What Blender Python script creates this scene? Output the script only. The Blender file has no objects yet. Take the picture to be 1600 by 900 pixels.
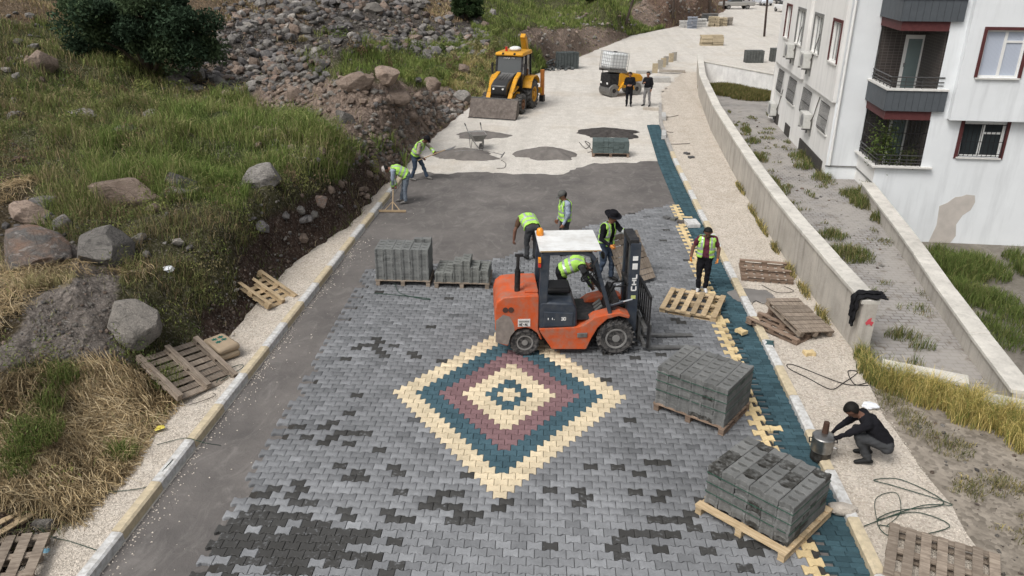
import bpy, bmesh, math, random
import numpy as np
from mathutils import Vector, Matrix, Euler, noise
R = math.radians
random.seed(11)
rng = np.random.default_rng(11)
S = bpy.context.scene
COL = S.collection

# ------------------------------------------------------------------ camera, sky, sun, exposure
CAM_H, PITCH, YAW, FPX = 7.3, R(23.5), R(4.57), 1206.0
cam = bpy.data.cameras.new('camera')
cam.sensor_width = 36; cam.lens = 36 * FPX / 1600
cam.clip_start = 0.1; cam.clip_end = 2000
cam_o = bpy.data.objects.new('camera', cam); COL.objects.link(cam_o)
cam_o.location = (0, 0, CAM_H); cam_o.rotation_euler = (R(90) - PITCH, 0, YAW)
S.camera = cam_o

SUN_EL, SUN_AZ = R(54), R(-138)      # azimuth measured from +Y towards +X
w = bpy.data.worlds.new('World'); S.world = w; w.use_nodes = True
nt = w.node_tree; bg = nt.nodes['Background']
sky = nt.nodes.new('ShaderNodeTexSky'); sky.sky_type = 'NISHITA'; sky.sun_disc = False
sky.sun_elevation = SUN_EL; sky.sun_rotation = SUN_AZ
sky.air_density = 1.0; sky.dust_density = 6.0; sky.ozone_density = 1.0
hs = nt.nodes.new('ShaderNodeHueSaturation'); hs.inputs['Saturation'].default_value = 0.22
nt.links.new(sky.outputs[0], hs.inputs['Color']); nt.links.new(hs.outputs[0], bg.inputs['Color'])
bg.inputs['Strength'].default_value = 0.135
sl = bpy.data.lights.new('sun', 'SUN'); sl.energy = 1.2; sl.angle = R(22); sl.color = (1, .965, .92)
so = bpy.data.objects.new('sun', sl); COL.objects.link(so)
sd = Vector((math.sin(SUN_AZ) * math.cos(SUN_EL), math.cos(SUN_AZ) * math.cos(SUN_EL), math.sin(SUN_EL)))
so.rotation_euler = sd.to_track_quat('Z', 'Y').to_euler(); so.location = sd * 60
S.view_settings.view_transform = 'Standard'; S.view_settings.look = 'None'
S.view_settings.exposure = 0.24; S.view_settings.gamma = 1; S.view_settings.use_curve_mapping = False

# ------------------------------------------------------------------ measuring: where the ground (or terrain) lies
_fw = Vector((-math.sin(YAW) * math.cos(PITCH), math.cos(YAW) * math.cos(PITCH), -math.sin(PITCH)))
_rt = Vector((math.cos(YAW), math.sin(YAW), 0)); _up = _rt.cross(_fw)
_C = Vector((0, 0, CAM_H))
def ray(px, py): return _fw + _rt * ((px - 800) / FPX) + _up * ((450 - py) / FPX)
def G(px, py, z=0.0):
    d = ray(px, py); return _C + d * ((z - CAM_H) / d.z)

# ------------------------------------------------------------------ object helpers
def link(o, parent=None):
    COL.objects.link(o)
    if parent is not None: o.parent = parent
    return o
def tag(o, label=None, cat=None, group=None, kind=None):
    if label: o['label'] = label
    if cat: o['category'] = cat
    if group: o['group'] = group
    if kind: o['kind'] = kind
    return o
def empty(name, label, cat, loc=(0, 0, 0), rotz=0.0, group=None, kind=None):
    o = bpy.data.objects.new(name, None); link(o); o.location = loc
    o.empty_display_size = .2
    o.rotation_euler = (0, 0, rotz) if not hasattr(rotz, '__len__') else rotz
    return tag(o, label, cat, group, kind)
def copy_tree(o, parent=None):
    c = o.copy(); COL.objects.link(c); c.parent = parent
    for ch in list(o.children): copy_tree(ch, c)
    return c
class MB:
    """collects shapes; build() links them as one mesh object"""
    def __init__(s): s.v = []; s.f = []; s.m = []; s.k = 0
    def mat(s, k): s.k = k; return s
    def add(s, vs, fs, k=None):
        b = len(s.v); s.v += [tuple(p) for p in vs]
        s.f += [tuple(b + i for i in f) for f in fs]; s.m += [s.k if k is None else k] * len(fs); return s
    def box(s, c, d, rot=None, k=None, taper=1.0):
        c = Vector(c); hx, hy, hz = d[0] / 2, d[1] / 2, d[2] / 2; t = taper
        P = [(-hx, -hy, -hz), (hx, -hy, -hz), (hx, hy, -hz), (-hx, hy, -hz), (-hx * t, -hy * t, hz), (hx * t, -hy * t, hz), (hx * t, hy * t, hz), (-hx * t, hy * t, hz)]
        if rot is not None: P = [rot @ Vector(p) for p in P]
        return s.add([c + Vector(p) for p in P], [(3, 2, 1, 0), (4, 5, 6, 7), (0, 1, 5, 4), (1, 2, 6, 5), (2, 3, 7, 6), (3, 0, 4, 7)], k)
    def bb(s, x0, x1, y0, y1, z0, z1, k=None): return s.box(((x0 + x1) / 2, (y0 + y1) / 2, (z0 + z1) / 2), (abs(x1 - x0), abs(y1 - y0), abs(z1 - z0)), None, k)
    def bar(s, p0, p1, w, h, up=(0, 0, 1), k=None):
        p0, p1 = Vector(p0), Vector(p1); d = p1 - p0; L = d.length; x = d / L
        y = Vector(up).cross(x)
        if y.length < 1e-4: y = Vector((0, 1, 0)).cross(x)
        y.normalize(); z = x.cross(y); M = Matrix((x, y, z)).transposed()
        return s.box((p0 + p1) / 2, (L, w, h), M, k)
    def cyl(s, p0, p1, r0, r1=None, n=12, k=None, cap=True):
        p0, p1 = Vector(p0), Vector(p1); r1 = r0 if r1 is None else r1
        z = (p1 - p0).normalized(); x = z.orthogonal().normalized(); y = z.cross(x)
        vs = []
        for p, r in ((p0, r0), (p1, r1)):
            vs += [p + x * (r * math.cos(2 * math.pi * i / n)) + y * (r * math.sin(2 * math.pi * i / n)) for i in range(n)]
        fs = [(i, (i + 1) % n, n + (i + 1) % n, n + i) for i in range(n)]
        if cap: fs += [tuple(range(n - 1, -1, -1)), tuple(range(n, 2 * n))]
        return s.add(vs, fs, k)
    def tube(s, pts, r, n=6, k=None):
        pts = [Vector(p) for p in pts]; vs = []; x = None
        rr = r if hasattr(r, '__len__') else [r] * len(pts)
        for i, p in enumerate(pts):
            d = (pts[min(i + 1, len(pts) - 1)] - pts[max(i - 1, 0)])
            d = d.normalized() if d.length > 1e-9 else Vector((0, 0, 1))
            if x is None: x = d.orthogonal().normalized()
            x = (x - d * x.dot(d))
            x = x.normalized() if x.length > 1e-6 else d.orthogonal().normalized()
            y = d.cross(x)
            vs += [p + x * (rr[i] * math.cos(2 * math.pi * j / n)) + y * (rr[i] * math.sin(2 * math.pi * j / n)) for j in range(n)]
        fs = []
        for i in range(len(pts) - 1):
            fs += [(i * n + j, i * n + (j + 1) % n, (i + 1) * n + (j + 1) % n, (i + 1) * n + j) for j in range(n)]
        fs += [tuple(range(n - 1, -1, -1)), tuple(range((len(pts) - 1) * n, len(pts) * n))]
        return s.add(vs, fs, k)
    def prism(s, poly, a0, a1, plane='xz', k=None):
        """extrude a 2-D outline; plane 'xz' extrudes along y, 'xy' along z, 'yz' along x"""
        n = len(poly); vs = []
        for a in (a0, a1):
            for (p, q) in poly: vs.append({'xz': (p, a, q), 'xy': (p, q, a), 'yz': (a, p, q)}[plane])
        fs = [(i, (i + 1) % n, n + (i + 1) % n, n + i) for i in range(n)] + [tuple(range(n - 1, -1, -1)), tuple(range(n, 2 * n))]
        return s.add(vs, fs, k)
    def lathe(s, prof, n=20, c=(0, 0, 0), axis=(0, 0, 1), k=None, cap=True):
        c = Vector(c); z = Vector(axis).normalized(); x = z.orthogonal().normalized(); y = z.cross(x); vs = []
        for (r, h) in prof:
            vs += [c + z * h + x * (r * math.cos(2 * math.pi * i / n)) + y * (r * math.sin(2 * math.pi * i / n)) for i in range(n)]
        fs = []
        for j in range(len(prof) - 1):
            fs += [(j * n + i, j * n + (i + 1) % n, (j + 1) * n + (i + 1) % n, (j + 1) * n + i) for i in range(n)]
        if cap: fs += [tuple(range(n - 1, -1, -1)), tuple(range((len(prof) - 1) * n, len(prof) * n))]
        return s.add(vs, fs, k)
    def ell(s, c, r, n=12, m=8, rot=None, k=None):
        c = Vector(c); vs = []
        for j in range(1, m):
            th = math.pi * j / m
            for i in range(n):
                p = Vector((r[0] * math.sin(th) * math.cos(2 * math.pi * i / n), r[1] * math.sin(th) * math.sin(2 * math.pi * i / n), r[2] * math.cos(th)))
                vs.append(c + (rot @ p if rot is not None else p))
        for zz in (r[2], -r[2]):
            p = Vector((0, 0, zz)); vs.append(c + (rot @ p if rot is not None else p))
        a = (m - 1) * n; fs = []
        for j in range(m - 2): fs += [(j * n + i, (j + 1) * n + i, (j + 1) * n + (i + 1) % n, j * n + (i + 1) % n) for i in range(n)]
        fs += [(a, i, (i + 1) % n) for i in range(n)] + [(a + 1, (m - 2) * n + (i + 1) % n, (m - 2) * n + i) for i in range(n)]
        return s.add(vs, fs, k)
    def mesh(s, name, mats, smooth=None):
        me = bpy.data.meshes.new(name); me.from_pydata(s.v, [], s.f)
        for m in (mats if isinstance(mats, (list, tuple)) else [mats]): me.materials.append(m)
        if len(me.materials) > 1: me.polygons.foreach_set('material_index', s.m)
        bm = bmesh.new(); bm.from_mesh(me); bmesh.ops.recalc_face_normals(bm, faces=bm.faces); bm.to_mesh(me); bm.free()
        if smooth is not None:
            me.polygons.foreach_set('use_smooth', [True] * len(me.polygons)); me.set_sharp_from_angle(angle=R(smooth))
        me.update(); return me
    def build(s, name, mats, parent=None, bevel=0, smooth=None, loc=None, rot=None):
        o = bpy.data.objects.new(name, s.mesh(name, mats, smooth)); link(o, parent)
        if loc is not None: o.location = loc
        if rot is not None: o.rotation_euler = rot
        if bevel:
            b = o.modifiers.new('bevel', 'BEVEL'); b.width = bevel; b.segments = 2; b.limit_method = 'ANGLE'; b.angle_limit = R(40)
        return o
def np_mesh(name, V, Fq, mats=None, col=None, smooth=False, mi=None):
    """mesh from numpy arrays: V (n,3), Fq (m,3 or 4); col per-vertex (n,3)"""
    me = bpy.data.meshes.new(name); n, m = len(V), len(Fq); k = Fq.shape[1]
    me.vertices.add(n); me.vertices.foreach_set('co', np.ascontiguousarray(V, dtype=np.float32).ravel())
    me.loops.add(m * k); me.loops.foreach_set('vertex_index', np.ascontiguousarray(Fq, dtype=np.int32).ravel())
    me.polygons.add(m); me.polygons.foreach_set('loop_start', np.arange(0, m * k, k, dtype=np.int32))
    try: me.polygons.foreach_set('loop_total', np.full(m, k, dtype=np.int32))
    except Exception: pass
    if mats:
        for x in (mats if isinstance(mats, (list, tuple)) else [mats]): me.materials.append(x)
    if mi is not None: me.polygons.foreach_set('material_index', np.ascontiguousarray(mi, dtype=np.int32))
    me.update(calc_edges=True)
    if smooth: me.polygons.foreach_set('use_smooth', np.ones(m, dtype=bool))
    if col is not None:
        a = me.color_attributes.new('Col', 'FLOAT_COLOR', 'POINT')
        c = np.ones((n, 4), dtype=np.float32); c[:, :3] = col; a.data.foreach_set('color', c.ravel())
    return me
def np_obj(name, me, parent=None): return link(bpy.data.objects.new(name, me), parent)

# ------------------------------------------------------------------ materials
def lin(r, g, b):
    f = lambda c: (c / 255) / 12.92 if c / 255 <= .04045 else ((c / 255 + .055) / 1.055) ** 2.4
    return (f(r), f(g), f(b))
class NT:
    def __init__(s, name):
        s.m = bpy.data.materials.new(name); s.m.use_nodes = True; s.t = s.m.node_tree
        s.b = s.t.nodes['Principled BSDF']
    def n(s, typ, **kw):
        nd = s.t.nodes.new('ShaderNode' + typ)
        for k, v in kw.items(): setattr(nd, k, v)
        return nd
    def l(s, a, b): s.t.links.new(a, b)
    def val(s, sock, v):
        if hasattr(v, 'is_output') or hasattr(v, 'links'): s.l(v, sock)
        else: sock.default_value = v
    def math(s, op, a, b=0.5, c=None, clamp=False):
        nd = s.n('Math', operation=op); nd.use_clamp = clamp; s.val(nd.inputs[0], a); s.val(nd.inputs[1], b)
        if c is not None: s.val(nd.inputs[2], c)
        return nd.outputs[0]
    def pos(s, obj=False):
        if obj: return s.n('TexCoord').outputs['Object']
        return s.n('NewGeometry').outputs['Position']
    def noise(s, vec, scale, detail=4, rough=.55, col=False, dist=0):
        nd = s.n('TexNoise'); nd.inputs['Scale'].default_value = scale; nd.inputs['Detail'].default_value = detail
        nd.inputs['Roughness'].default_value = rough; nd.inputs['Distortion'].default_value = dist
        if vec is not None: s.l(vec, nd.inputs['Vector'])
        return nd.outputs['Color' if col else 'Fac']
    def vor(s, vec, scale, feature='F1', out='Distance', rnd=1):
        nd = s.n('TexVoronoi', feature=feature); nd.inputs['Scale'].default_value = scale; nd.inputs['Randomness'].default_value = rnd
        if vec is not None: s.l(vec, nd.inputs['Vector'])
        return nd.outputs[out]
    def ramp(s, fac, stops):
        nd = s.n('ValToRGB'); e = nd.color_ramp.elements
        while len(e) < len(stops): e.new(.5)
        for i, (p, c) in enumerate(stops):
            e[i].position = p; e[i].color = (*c, 1) if hasattr(c, '__len__') else (c, c, c, 1)
        s.l(fac, nd.inputs[0]); return nd.outputs[0]
    def mix(s, fac, a, b, mode='MIX'):
        nd = s.n('Mix', data_type='RGBA', blend_type=mode); s.val(nd.inputs['Factor'], fac)
        for i, v in ((6, a), (7, b)):
            if hasattr(v, '__len__') and not hasattr(v, 'links'): nd.inputs[i].default_value = (*v, 1) if len(v) == 3 else v
            else: s.l(v, nd.inputs[i])
        return nd.outputs[2]
    def scale(s, vec, x, y, z):
        nd = s.n('Mapping'); nd.inputs['Scale'].default_value = (x, y, z); s.l(vec, nd.inputs['Vector']); return nd.outputs[0]
    def bump(s, h, strength=.3, dist=.02, prev=None):
        nd = s.n('Bump'); nd.inputs['Strength'].default_value = strength; nd.inputs['Distance'].default_value = dist
        s.l(h, nd.inputs['Height'])
        if prev is not None: s.l(prev, nd.inputs['Normal'])
        s.l(nd.outputs[0], s.b.inputs['Normal']); return nd.outputs[0]
    def out(s, col=None, rough=.7, metal=0, spec=None):
        if col is not None: s.val(s.b.inputs['Base Color'], (*col, 1) if hasattr(col, '__len__') and not hasattr(col, 'links') and len(col) == 3 else col)
        s.val(s.b.inputs['Roughness'], rough); s.val(s.b.inputs['Metallic'], metal)
        s.b.inputs['Specular IOR Level'].default_value = (spec if spec is not None else .5 if (not hasattr(rough, 'links') and rough < .45) else .16)
        return s.m
_mc = {}
def pm(name, col, rough=.7, metal=0, var=.2, scale=6, bump=0, bscale=60, dirt=None, dirt_amt=.0, spec=None, stretch=None):
    """plain procedural material: base colour with noise variation, optional dirt and fine relief"""
    if name in _mc: return _mc[name]
    t = NT(name); p = t.pos(True)
    if stretch: p = t.scale(p, *stretch)
    n1 = t.noise(p, scale, 5)
    c = t.mix(t.math('MULTIPLY', t.math('SUBTRACT', n1, .3), 1.6, clamp=True), tuple(x * (1 - var) for x in col), tuple(min(1, x * (1 + var)) for x in col))
    if dirt:
        n2 = t.noise(p, scale * 1.7, 6, .65)
        c = t.mix(t.math('MULTIPLY', t.ramp(n2, [(.42, 0), (.68, 1)]), dirt_amt), c, dirt)
    if bump: t.bump(t.noise(p, bscale, 4), bump, .01)
    _mc[name] = t.out(c, rough, metal, spec); return _mc[name]
# ------------------------------------------------------------------ noise and terrain
def _hash(ix, iy, s):
    h = (ix.astype(np.int64) * 374761393 + iy.astype(np.int64) * 668265263 + s * 982451653) & 0xffffffff
    h = ((h ^ (h >> 13)) * 1274126177) & 0xffffffff
    return ((h ^ (h >> 16)) & 0xffff) / 65535.0
def vnoise(x, y, s=0):
    x = np.asarray(x, float); y = np.asarray(y, float)
    ix = np.floor(x); iy = np.floor(y); fx = x - ix; fy = y - iy
    fx = fx * fx * (3 - 2 * fx); fy = fy * fy * (3 - 2 * fy)
    a = _hash(ix, iy, s); b = _hash(ix + 1, iy, s); c = _hash(ix, iy + 1, s); d = _hash(ix + 1, iy + 1, s)
    return (a * (1 - fx) + b * fx) * (1 - fy) + (c * (1 - fx) + d * fx) * fy
def fbm(x, y, o=4, s=0):
    r = 0; a = .5; t = 0
    for i in range(o): r = r + a * vnoise(x, y, s + i * 7); t += a; a *= .5; x = x * 2.03; y = y * 2.03
    return r / t
def sstep(a, b, x): t = np.clip((x - a) / (b - a), 0, 1); return t * t * (3 - 2 * t)
EDGE = [(-6.7, -30), (-6.7, 7.2), (-6.65, 9), (-6.75, 11), (-6.8, 13.5), (-6.95, 17.3), (-6.7, 19), (-6.32, 20.6), (-6.22, 25), (-6.15, 30.3), (-5.7, 37.6), (-4.9, 43.2), (-1.74, 55.2), (1.3, 65), (5.2, 78.4), (11, 89.5), (19.6, 112), (24, 131), (40, 190)]
_ey = [p[1] for p in EDGE]; _ex = [p[0] for p in EDGE]
def XL(y): return np.interp(y, _ey, _ex) + .16 * (fbm(np.asarray(y, float) * 1.6, np.asarray(y, float) * 0 + 3, 3, 5) - .5) * 2
_bk = [(-30, .6, 2.4), (7, .7, 2.2), (10, .85, 2.3), (13, 1.1, 1.5), (16, 1.6, 1.1), (20, 1.9, 1.05), (25, 1.9, 1.15), (28, 1.3, 1.5), (36, .6, 1.8), (45, .4, 2.5), (60, .8, 3), (120, 1.5, 4), (190, 1.5, 4)]
PILES = [(-9.3, 31.4, 2.4, 2.0, 2.6), (-7.6, 29.0, 1.4, 1.6, 1.6), (-12.2, 33.4, 2.3, 2.0, 1.7), (-6.9, 34.6, 1.3, 1.8, 1.3), (-3.6, 55.5, 2.6, 3.6, 2.4), (-1.2, 63.5, 2.2, 4, 1.5), (2.6, 77, 3.2, 5, 2.6), (8.5, 93, 4, 6, 3.6), (13.5, 106, 4, 7, 4), (-9.4, 11.9, 1.3, 1.6, .35)]
def terr(x, y):
    x = np.asarray(x, float); y = np.asarray(y, float)
    d = XL(y) - x
    B = np.interp(y, [b[0] for b in _bk], [b[1] for b in _bk]); W = np.interp(y, [b[0] for b in _bk], [b[2] for b in _bk])
    wob = 1 + .5 * (fbm(x * .35, y * .35, 3, 11) - .5)
    dd = np.maximum(d, 0)
    z = B * wob * sstep(0, 1, dd / W)
    z = z + .07 * np.maximum(dd - W, 0)
    D2 = np.interp(y, [0, 20, 30, 45, 60, 90, 150], [13, 12, 10, 9, 8, 7, 7])
    q = np.maximum(dd - D2, 0)
    z = z + .34 * q * q / (q + 3.0)
    for (cx, cy, sx, sy, h) in PILES:
        z = z + h * np.exp(-((x - cx) / sx) ** 2 - ((y - cy) / sy) ** 2) * sstep(0, .9, d) * (.75 + .5 * fbm(x * .9, y * .9, 3, 31))
    amp = sstep(0, 2.5, d); pk = 0
    for (cx, cy, sx, sy, h) in PILES: pk = pk + np.exp(-((x - cx) / (sx * 1.2)) ** 2 - ((y - cy) / (sy * 1.2)) ** 2)
    ban = np.exp(-((dd - W * .6) / (W * .55)) ** 2) * sstep(11, 15, y) * (1 - sstep(30, 38, y)); z = z + ban * sstep(0, .5, d) * (.55 * (fbm(x * 1.6, y * 1.3, 4, 71) - .5) + .5 * np.abs(fbm(x * 2.6, y * 2.2, 3, 73) - .5) - .05)
    z = z + np.clip(pk, 0, 1) * amp * 1.3 * np.abs(fbm(x * 1.1 + 5, y * 1.1, 4, 61) - .5)
    z = z + amp * (.75 * (fbm(x * .30, y * .30, 3, 3) - .5) + .34 * (fbm(x * 1.4, y * 1.4, 4, 9) - .5) + .13 * (fbm(x * 4.3, y * 4.3, 3, 19) - .5))
    return np.where(d > 0, z, 0) - .04
# coarse height field used for putting things down on the slope
_gx = np.arange(-110, 30, .25); _gy = np.arange(3, 180, .25)
_GX, _GY = np.meshgrid(_gx, _gy); _GZ = terr(_GX, _GY)
def hgt(x, y):
    x = np.asarray(x, float); y = np.asarray(y, float)
    u = np.clip((x + 110) / .25, 0, len(_gx) - 1.001); v = np.clip((y - 3) / .25, 0, len(_gy) - 1.001)
    i = u.astype(int); j = v.astype(int); fu = u - i; fv = v - j
    return (_GZ[j, i] * (1 - fu) + _GZ[j, i + 1] * fu) * (1 - fv) + (_GZ[j + 1, i] * (1 - fu) + _GZ[j + 1, i + 1] * fu) * fv
_TT = 4.0 * 1.004 ** np.arange(1045)
def T(px, py):
    """where the line of sight of a measured point meets the slope"""
    d = ray(px, py); q = hgt(d.x * _TT, d.y * _TT) - (CAM_H + d.z * _TT)
    i = int(np.argmax(q >= 0)) if (q >= 0).any() else len(_TT) - 1
    return _C + d * float(_TT[i])
def pixel(x, y, z):
    vx, vy, vz = x - _C.x, y - _C.y, z - _C.z
    k = vx * _fw.x + vy * _fw.y + vz * _fw.z
    return 800 + FPX * (vx * _rt.x + vy * _rt.y + vz * _rt.z) / k, 450 - FPX * (vx * _up.x + vy * _up.y + vz * _up.z) / k, k
def hill_material(name, base_attr=True):
    t = NT(name); p = t.pos()
    c = t.n('Attribute', attribute_name='Col').outputs['Color']
    n1 = t.noise(p, 2.2, 6, .65); n2 = t.noise(p, 17, 5, .7)
    v = t.vor(p, 9)
    c = t.mix(.75, c, t.ramp(n1, [(.3, .45), (.55, .95), (.75, 1.35)]), 'MULTIPLY')
    n3 = t.noise(p, 6.5, 6, .75, dist=.8); c = t.mix(.9, c, t.ramp(n3, [(.34, .38), (.5, .95), (.66, 1.55)]), 'MULTIPLY')
    c = t.mix(t.math('MULTIPLY', t.ramp(n2, [(.52, 0), (.66, 1)]), .5), c, (.30, .26, .22))
    c = t.mix(t.math('MULTIPLY', t.ramp(v, [(.12, 1), (.24, 0)]), .35), c, (.36, .33, .30))
    t.bump(t.math('ADD', t.math('ADD', t.math('MULTIPLY', n2, .5), n3), t.math('ADD', n1, t.math('MULTIPLY', v, .6))), 1.0, .12)
    return t.out(c, .97, 0, .05)
# zones seen from the road: (px, py, rx, ry, kind) of the ground cover on the slope
ZONES = [
 (470, 215, 200, 62, 'tall'), (250, 235, 200, 60, 'tall'), (80, 210, 190, 75, 'mix'), (150, 140, 170, 40, 'mix'), (30, 60, 110, 70, 'mix'),
 (340, 285, 130, 45, 'tall'), (300, 370, 100, 60, 'weed'), (330, 440, 95, 50, 'weed'), (250, 470, 70, 35, 'weed'), (430, 300, 70, 35, 'weed'), (240, 525, 80, 45, 'weed'),
 (130, 690, 150, 95, 'straw'), (8, 480, 30, 45, 'straw'), (10, 300, 35, 35, 'straw'), (250, 640, 60, 45, 'straw'), (60, 440, 80, 20, 'dry'), (90, 590, 60, 40, 'weed'), (40, 690, 45, 50, 'weed'),
 (110, 475, 75, 50, 'soil'), (110, 540, 90, 40, 'soil'), (395, 440, 48, 60, 'dark'), (505, 340, 75, 42, 'dark'), (455, 385, 55, 45, 'dark'), (348, 520, 38, 60, 'dark'), (570, 285, 30, 40, 'dark'), (600, 255, 30, 25, 'earth'), (420, 480, 40, 40, 'dark'),
 (540, 190, 150, 75, 'earth'), (650, 200, 70, 55, 'earth'), (430, 170, 40, 50, 'earth'), (690, 165, 50, 30, 'earth'),
 (560, 100, 150, 28, 'green'), (690, 95, 90, 42, 'green'), (620, 75, 120, 22, 'green'), (740, 110, 50, 45, 'drygreen'), (500, 55, 60, 18, 'green'),
 (600, 30, 190, 48, 'rubble'), (480, 60, 170, 45, 'rubble'), (390, 80, 80, 65, 'rubble'), (340, 125, 70, 25, 'rubble'), (450, 110, 60, 30, 'rubble'),
 (340, 15, 130, 26, 'brown'), (480, 20, 60, 40, 'brown'), (300, 60, 50, 50, 'brown'), (690, 20, 70, 30, 'brown'), (40, 25, 90, 30, 'brown'),
 (850, 25, 120, 40, 'green'), (780, 30, 60, 40, 'green'), (960, 20, 70, 30, 'green'), (800, 75, 40, 30, 'green'), (880, 60, 50, 28, 'earth'), (930, 55, 45, 18, 'earth'), (1000, 20, 40, 22, 'earth'), (1060, 15, 60, 22, 'red'), (840, 55, 40, 25, 'earth'), (20, 850, 90, 60, 'dark'), (10, 780, 60, 50, 'dark')]
ZCOL = {'tall': (.065, .08, .03), 'mix': (.085, .09, .04), 'weed': (.07, .068, .036), 'straw': (.085, .068, .042), 'dry': (.24, .20, .13), 'soil': (.21, .185, .165), 'dark': (.072, .05, .04), 'earth': (.235, .18, .145),
        'green': (.085, .09, .038), 'drygreen': (.15, .125, .065), 'rubble': (.085, .076, .068), 'brown': (.17, .125, .082), 'red': (.18, .12, .09)}
ZK = list(ZCOL)
def zone_at(px, py):
    """index of the ground-cover kind at each point (nearest zone, soft and wobbling borders)"""
    px = np.abs(px); py = np.where(py > 900, 1800 - py, np.abs(py)); px = np.where(px > 1500, 1500, px)
    best = np.full(np.shape(px), 1e9); idx = np.zeros(np.shape(px), int)
    wob = 1 + .55 * (fbm(px / 38., py / 30., 3, 77) - .5)
    for i, (cx, cy, rx, ry, k) in enumerate(ZONES):
        q = (((px - cx) / rx) ** 2 + ((py - cy) / ry) ** 2) * (wob if i % 2 else 2 - wob)
        m = q < best; best = np.where(m, q, best); idx = np.where(m, ZK.index(k), idx)
    return idx
def make_hill():
    ys = [4.0]
    while ys[-1] < 178: ys.append(ys[-1] + max(.09, ys[-1] * .0075))
    ds = [-.35]
    while ds[-1] < 95: ds.append(ds[-1] + max(.075, (ds[-1]) * .018))
    ys = np.array(ys); ds = np.array(ds)
    D, Y = np.meshgrid(ds, ys); X = XL(Y) - D; Z = terr(X, Y)
    Z = np.where(D < 0, -.10, Z)
    n, m = X.shape
    V = np.stack([X.ravel(), Y.ravel(), Z.ravel()], 1)
    i = np.arange(n * m).reshape(n, m)
    F = np.stack([i[:-1, :-1].ravel(), i[1:, :-1].ravel(), i[1:, 1:].ravel(), i[:-1, 1:].ravel()], 1)
    px, py, k = pixel(V[:, 0], V[:, 1], V[:, 2])
    px = np.where(k > .5, px, -400); py = np.where(k > .5, py, 700); z = zone_at(np.clip(px, -1500, 1100), np.clip(py, -200, 1700))
    C = np.array([ZCOL[q] for q in ZK])[z]
    o = np_obj('hillside', np_mesh('hillside', V, F[:, ::-1], hill_material('hill_soil'), C, smooth=True))
    tag(o, kind='structure')
make_hill()

# ------------------------------------------------------------------ ground sheets
def gravel_material(name, c0, c1, speck=.5, dirt=(.30, .25, .19), sc=26, dirty=.5):
    t = NT(name); p = t.pos()
    big = t.noise(p, .35, 5, .6); mid = t.noise(p, 2.1, 5, .65)
    v = t.vor(p, sc); vc = t.vor(p, sc, out='Color')
    bw = t.n('RGBToBW'); t.l(vc, bw.inputs[0])
    c = t.mix(t.ramp(mid, [(.3, 0), (.7, 1)]), c0, c1)
    c = t.mix(t.math('MULTIPLY', t.ramp(bw.outputs[0], [(.2, 1), (.6, 0)]), speck), c, tuple(x * .55 for x in c0))
    c = t.mix(t.math('MULTIPLY', t.ramp(big, [(.52, 0), (.72, 1)]), dirty), c, dirt)
    fine = t.noise(t.scale(p, 1, .25, 1), 3.0, 4, .6)
    c = t.mix(t.math('MULTIPLY', t.ramp(fine, [(.5, 0), (.7, 1)]), .22), c, tuple(x * .72 for x in c0))
    trk = t.noise(t.scale(p, 1.1, .05, 1), 1.0, 5, .7); c = t.mix(t.math('MULTIPLY', t.ramp(trk, [(.48, 0), (.6, 1)]), .22), c, tuple(x * .7 for x in c0))
    t.bump(t.math('ADD', t.math('MULTIPLY', v, -.7), mid), .55, .03)
    return t.out(c, .95, 0, .1)
M_GROUND = gravel_material('road_base_gravel', (.49, .46, .415), (.62, .59, .54), .34, (.43, .37, .29), 22, .5)
M_VERGE = gravel_material('verge_gravel', (.47, .415, .35), (.58, .53, .465), .62, (.34, .285, .22), 30, .4)
def sand_material():
    t = NT('bedding_sand'); p = t.pos()
    n1 = t.noise(p, .55, 6, .65); n2 = t.noise(p, 5, 6, .7, dist=.4); n3 = t.noise(t.scale(p, 1.5, .8, 1), 1.5, 6, .68, dist=1.6)
    c = t.mix(t.ramp(n1, [(.32, 0), (.68, 1)]), (.095, .089, .086), (.165, .152, .143))
    c = t.mix(t.math('MULTIPLY', t.ramp(n3, [(.5, 0), (.72, 1)]), .42), c, (.25, .235, .22))
    c = t.mix(t.math('MULTIPLY', t.ramp(n2, [(.55, 0), (.75, 1)]), .35), c, (.10, .094, .09))
    t.bump(t.math('ADD', n2, t.math('MULTIPLY', n3, .6)), .5, .04)
    return t.out(c, .95, 0, .1)
M_SAND = sand_material()
def sheet(name, poly, z, m, kind='structure', parent=None):
    me = bpy.data.meshes.new(name); me.from_pydata([(x, y, z) for x, y in poly], [], [tuple(range(len(poly)))])
    bm = bmesh.new(); bm.from_mesh(me); bmesh.ops.triangulate(bm, faces=bm.faces)
    for f in bm.faces:
        if f.normal.z < 0: f.normal_flip()
    bm.to_mesh(me); bm.free(); me.materials.append(m)
    o = link(bpy.data.objects.new(name, me), parent)
    if parent is None: tag(o, kind=kind)
    return o
LOWW = [(9.79, 25.35), (9.03, 19.68), (8.40, 15.61), (8.02, 12.6)]       # low wall, left face at ground level
sheet('ground', [(-420, -60), (14, -60), (14, 11.6), (8.2, 12.2), (8.35, 14), (9.2, 19.68), (9.96, 25.30), (11.0, 40), (420, 40), (420, 700), (-420, 700)], -.06, M_GROUND)
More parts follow.
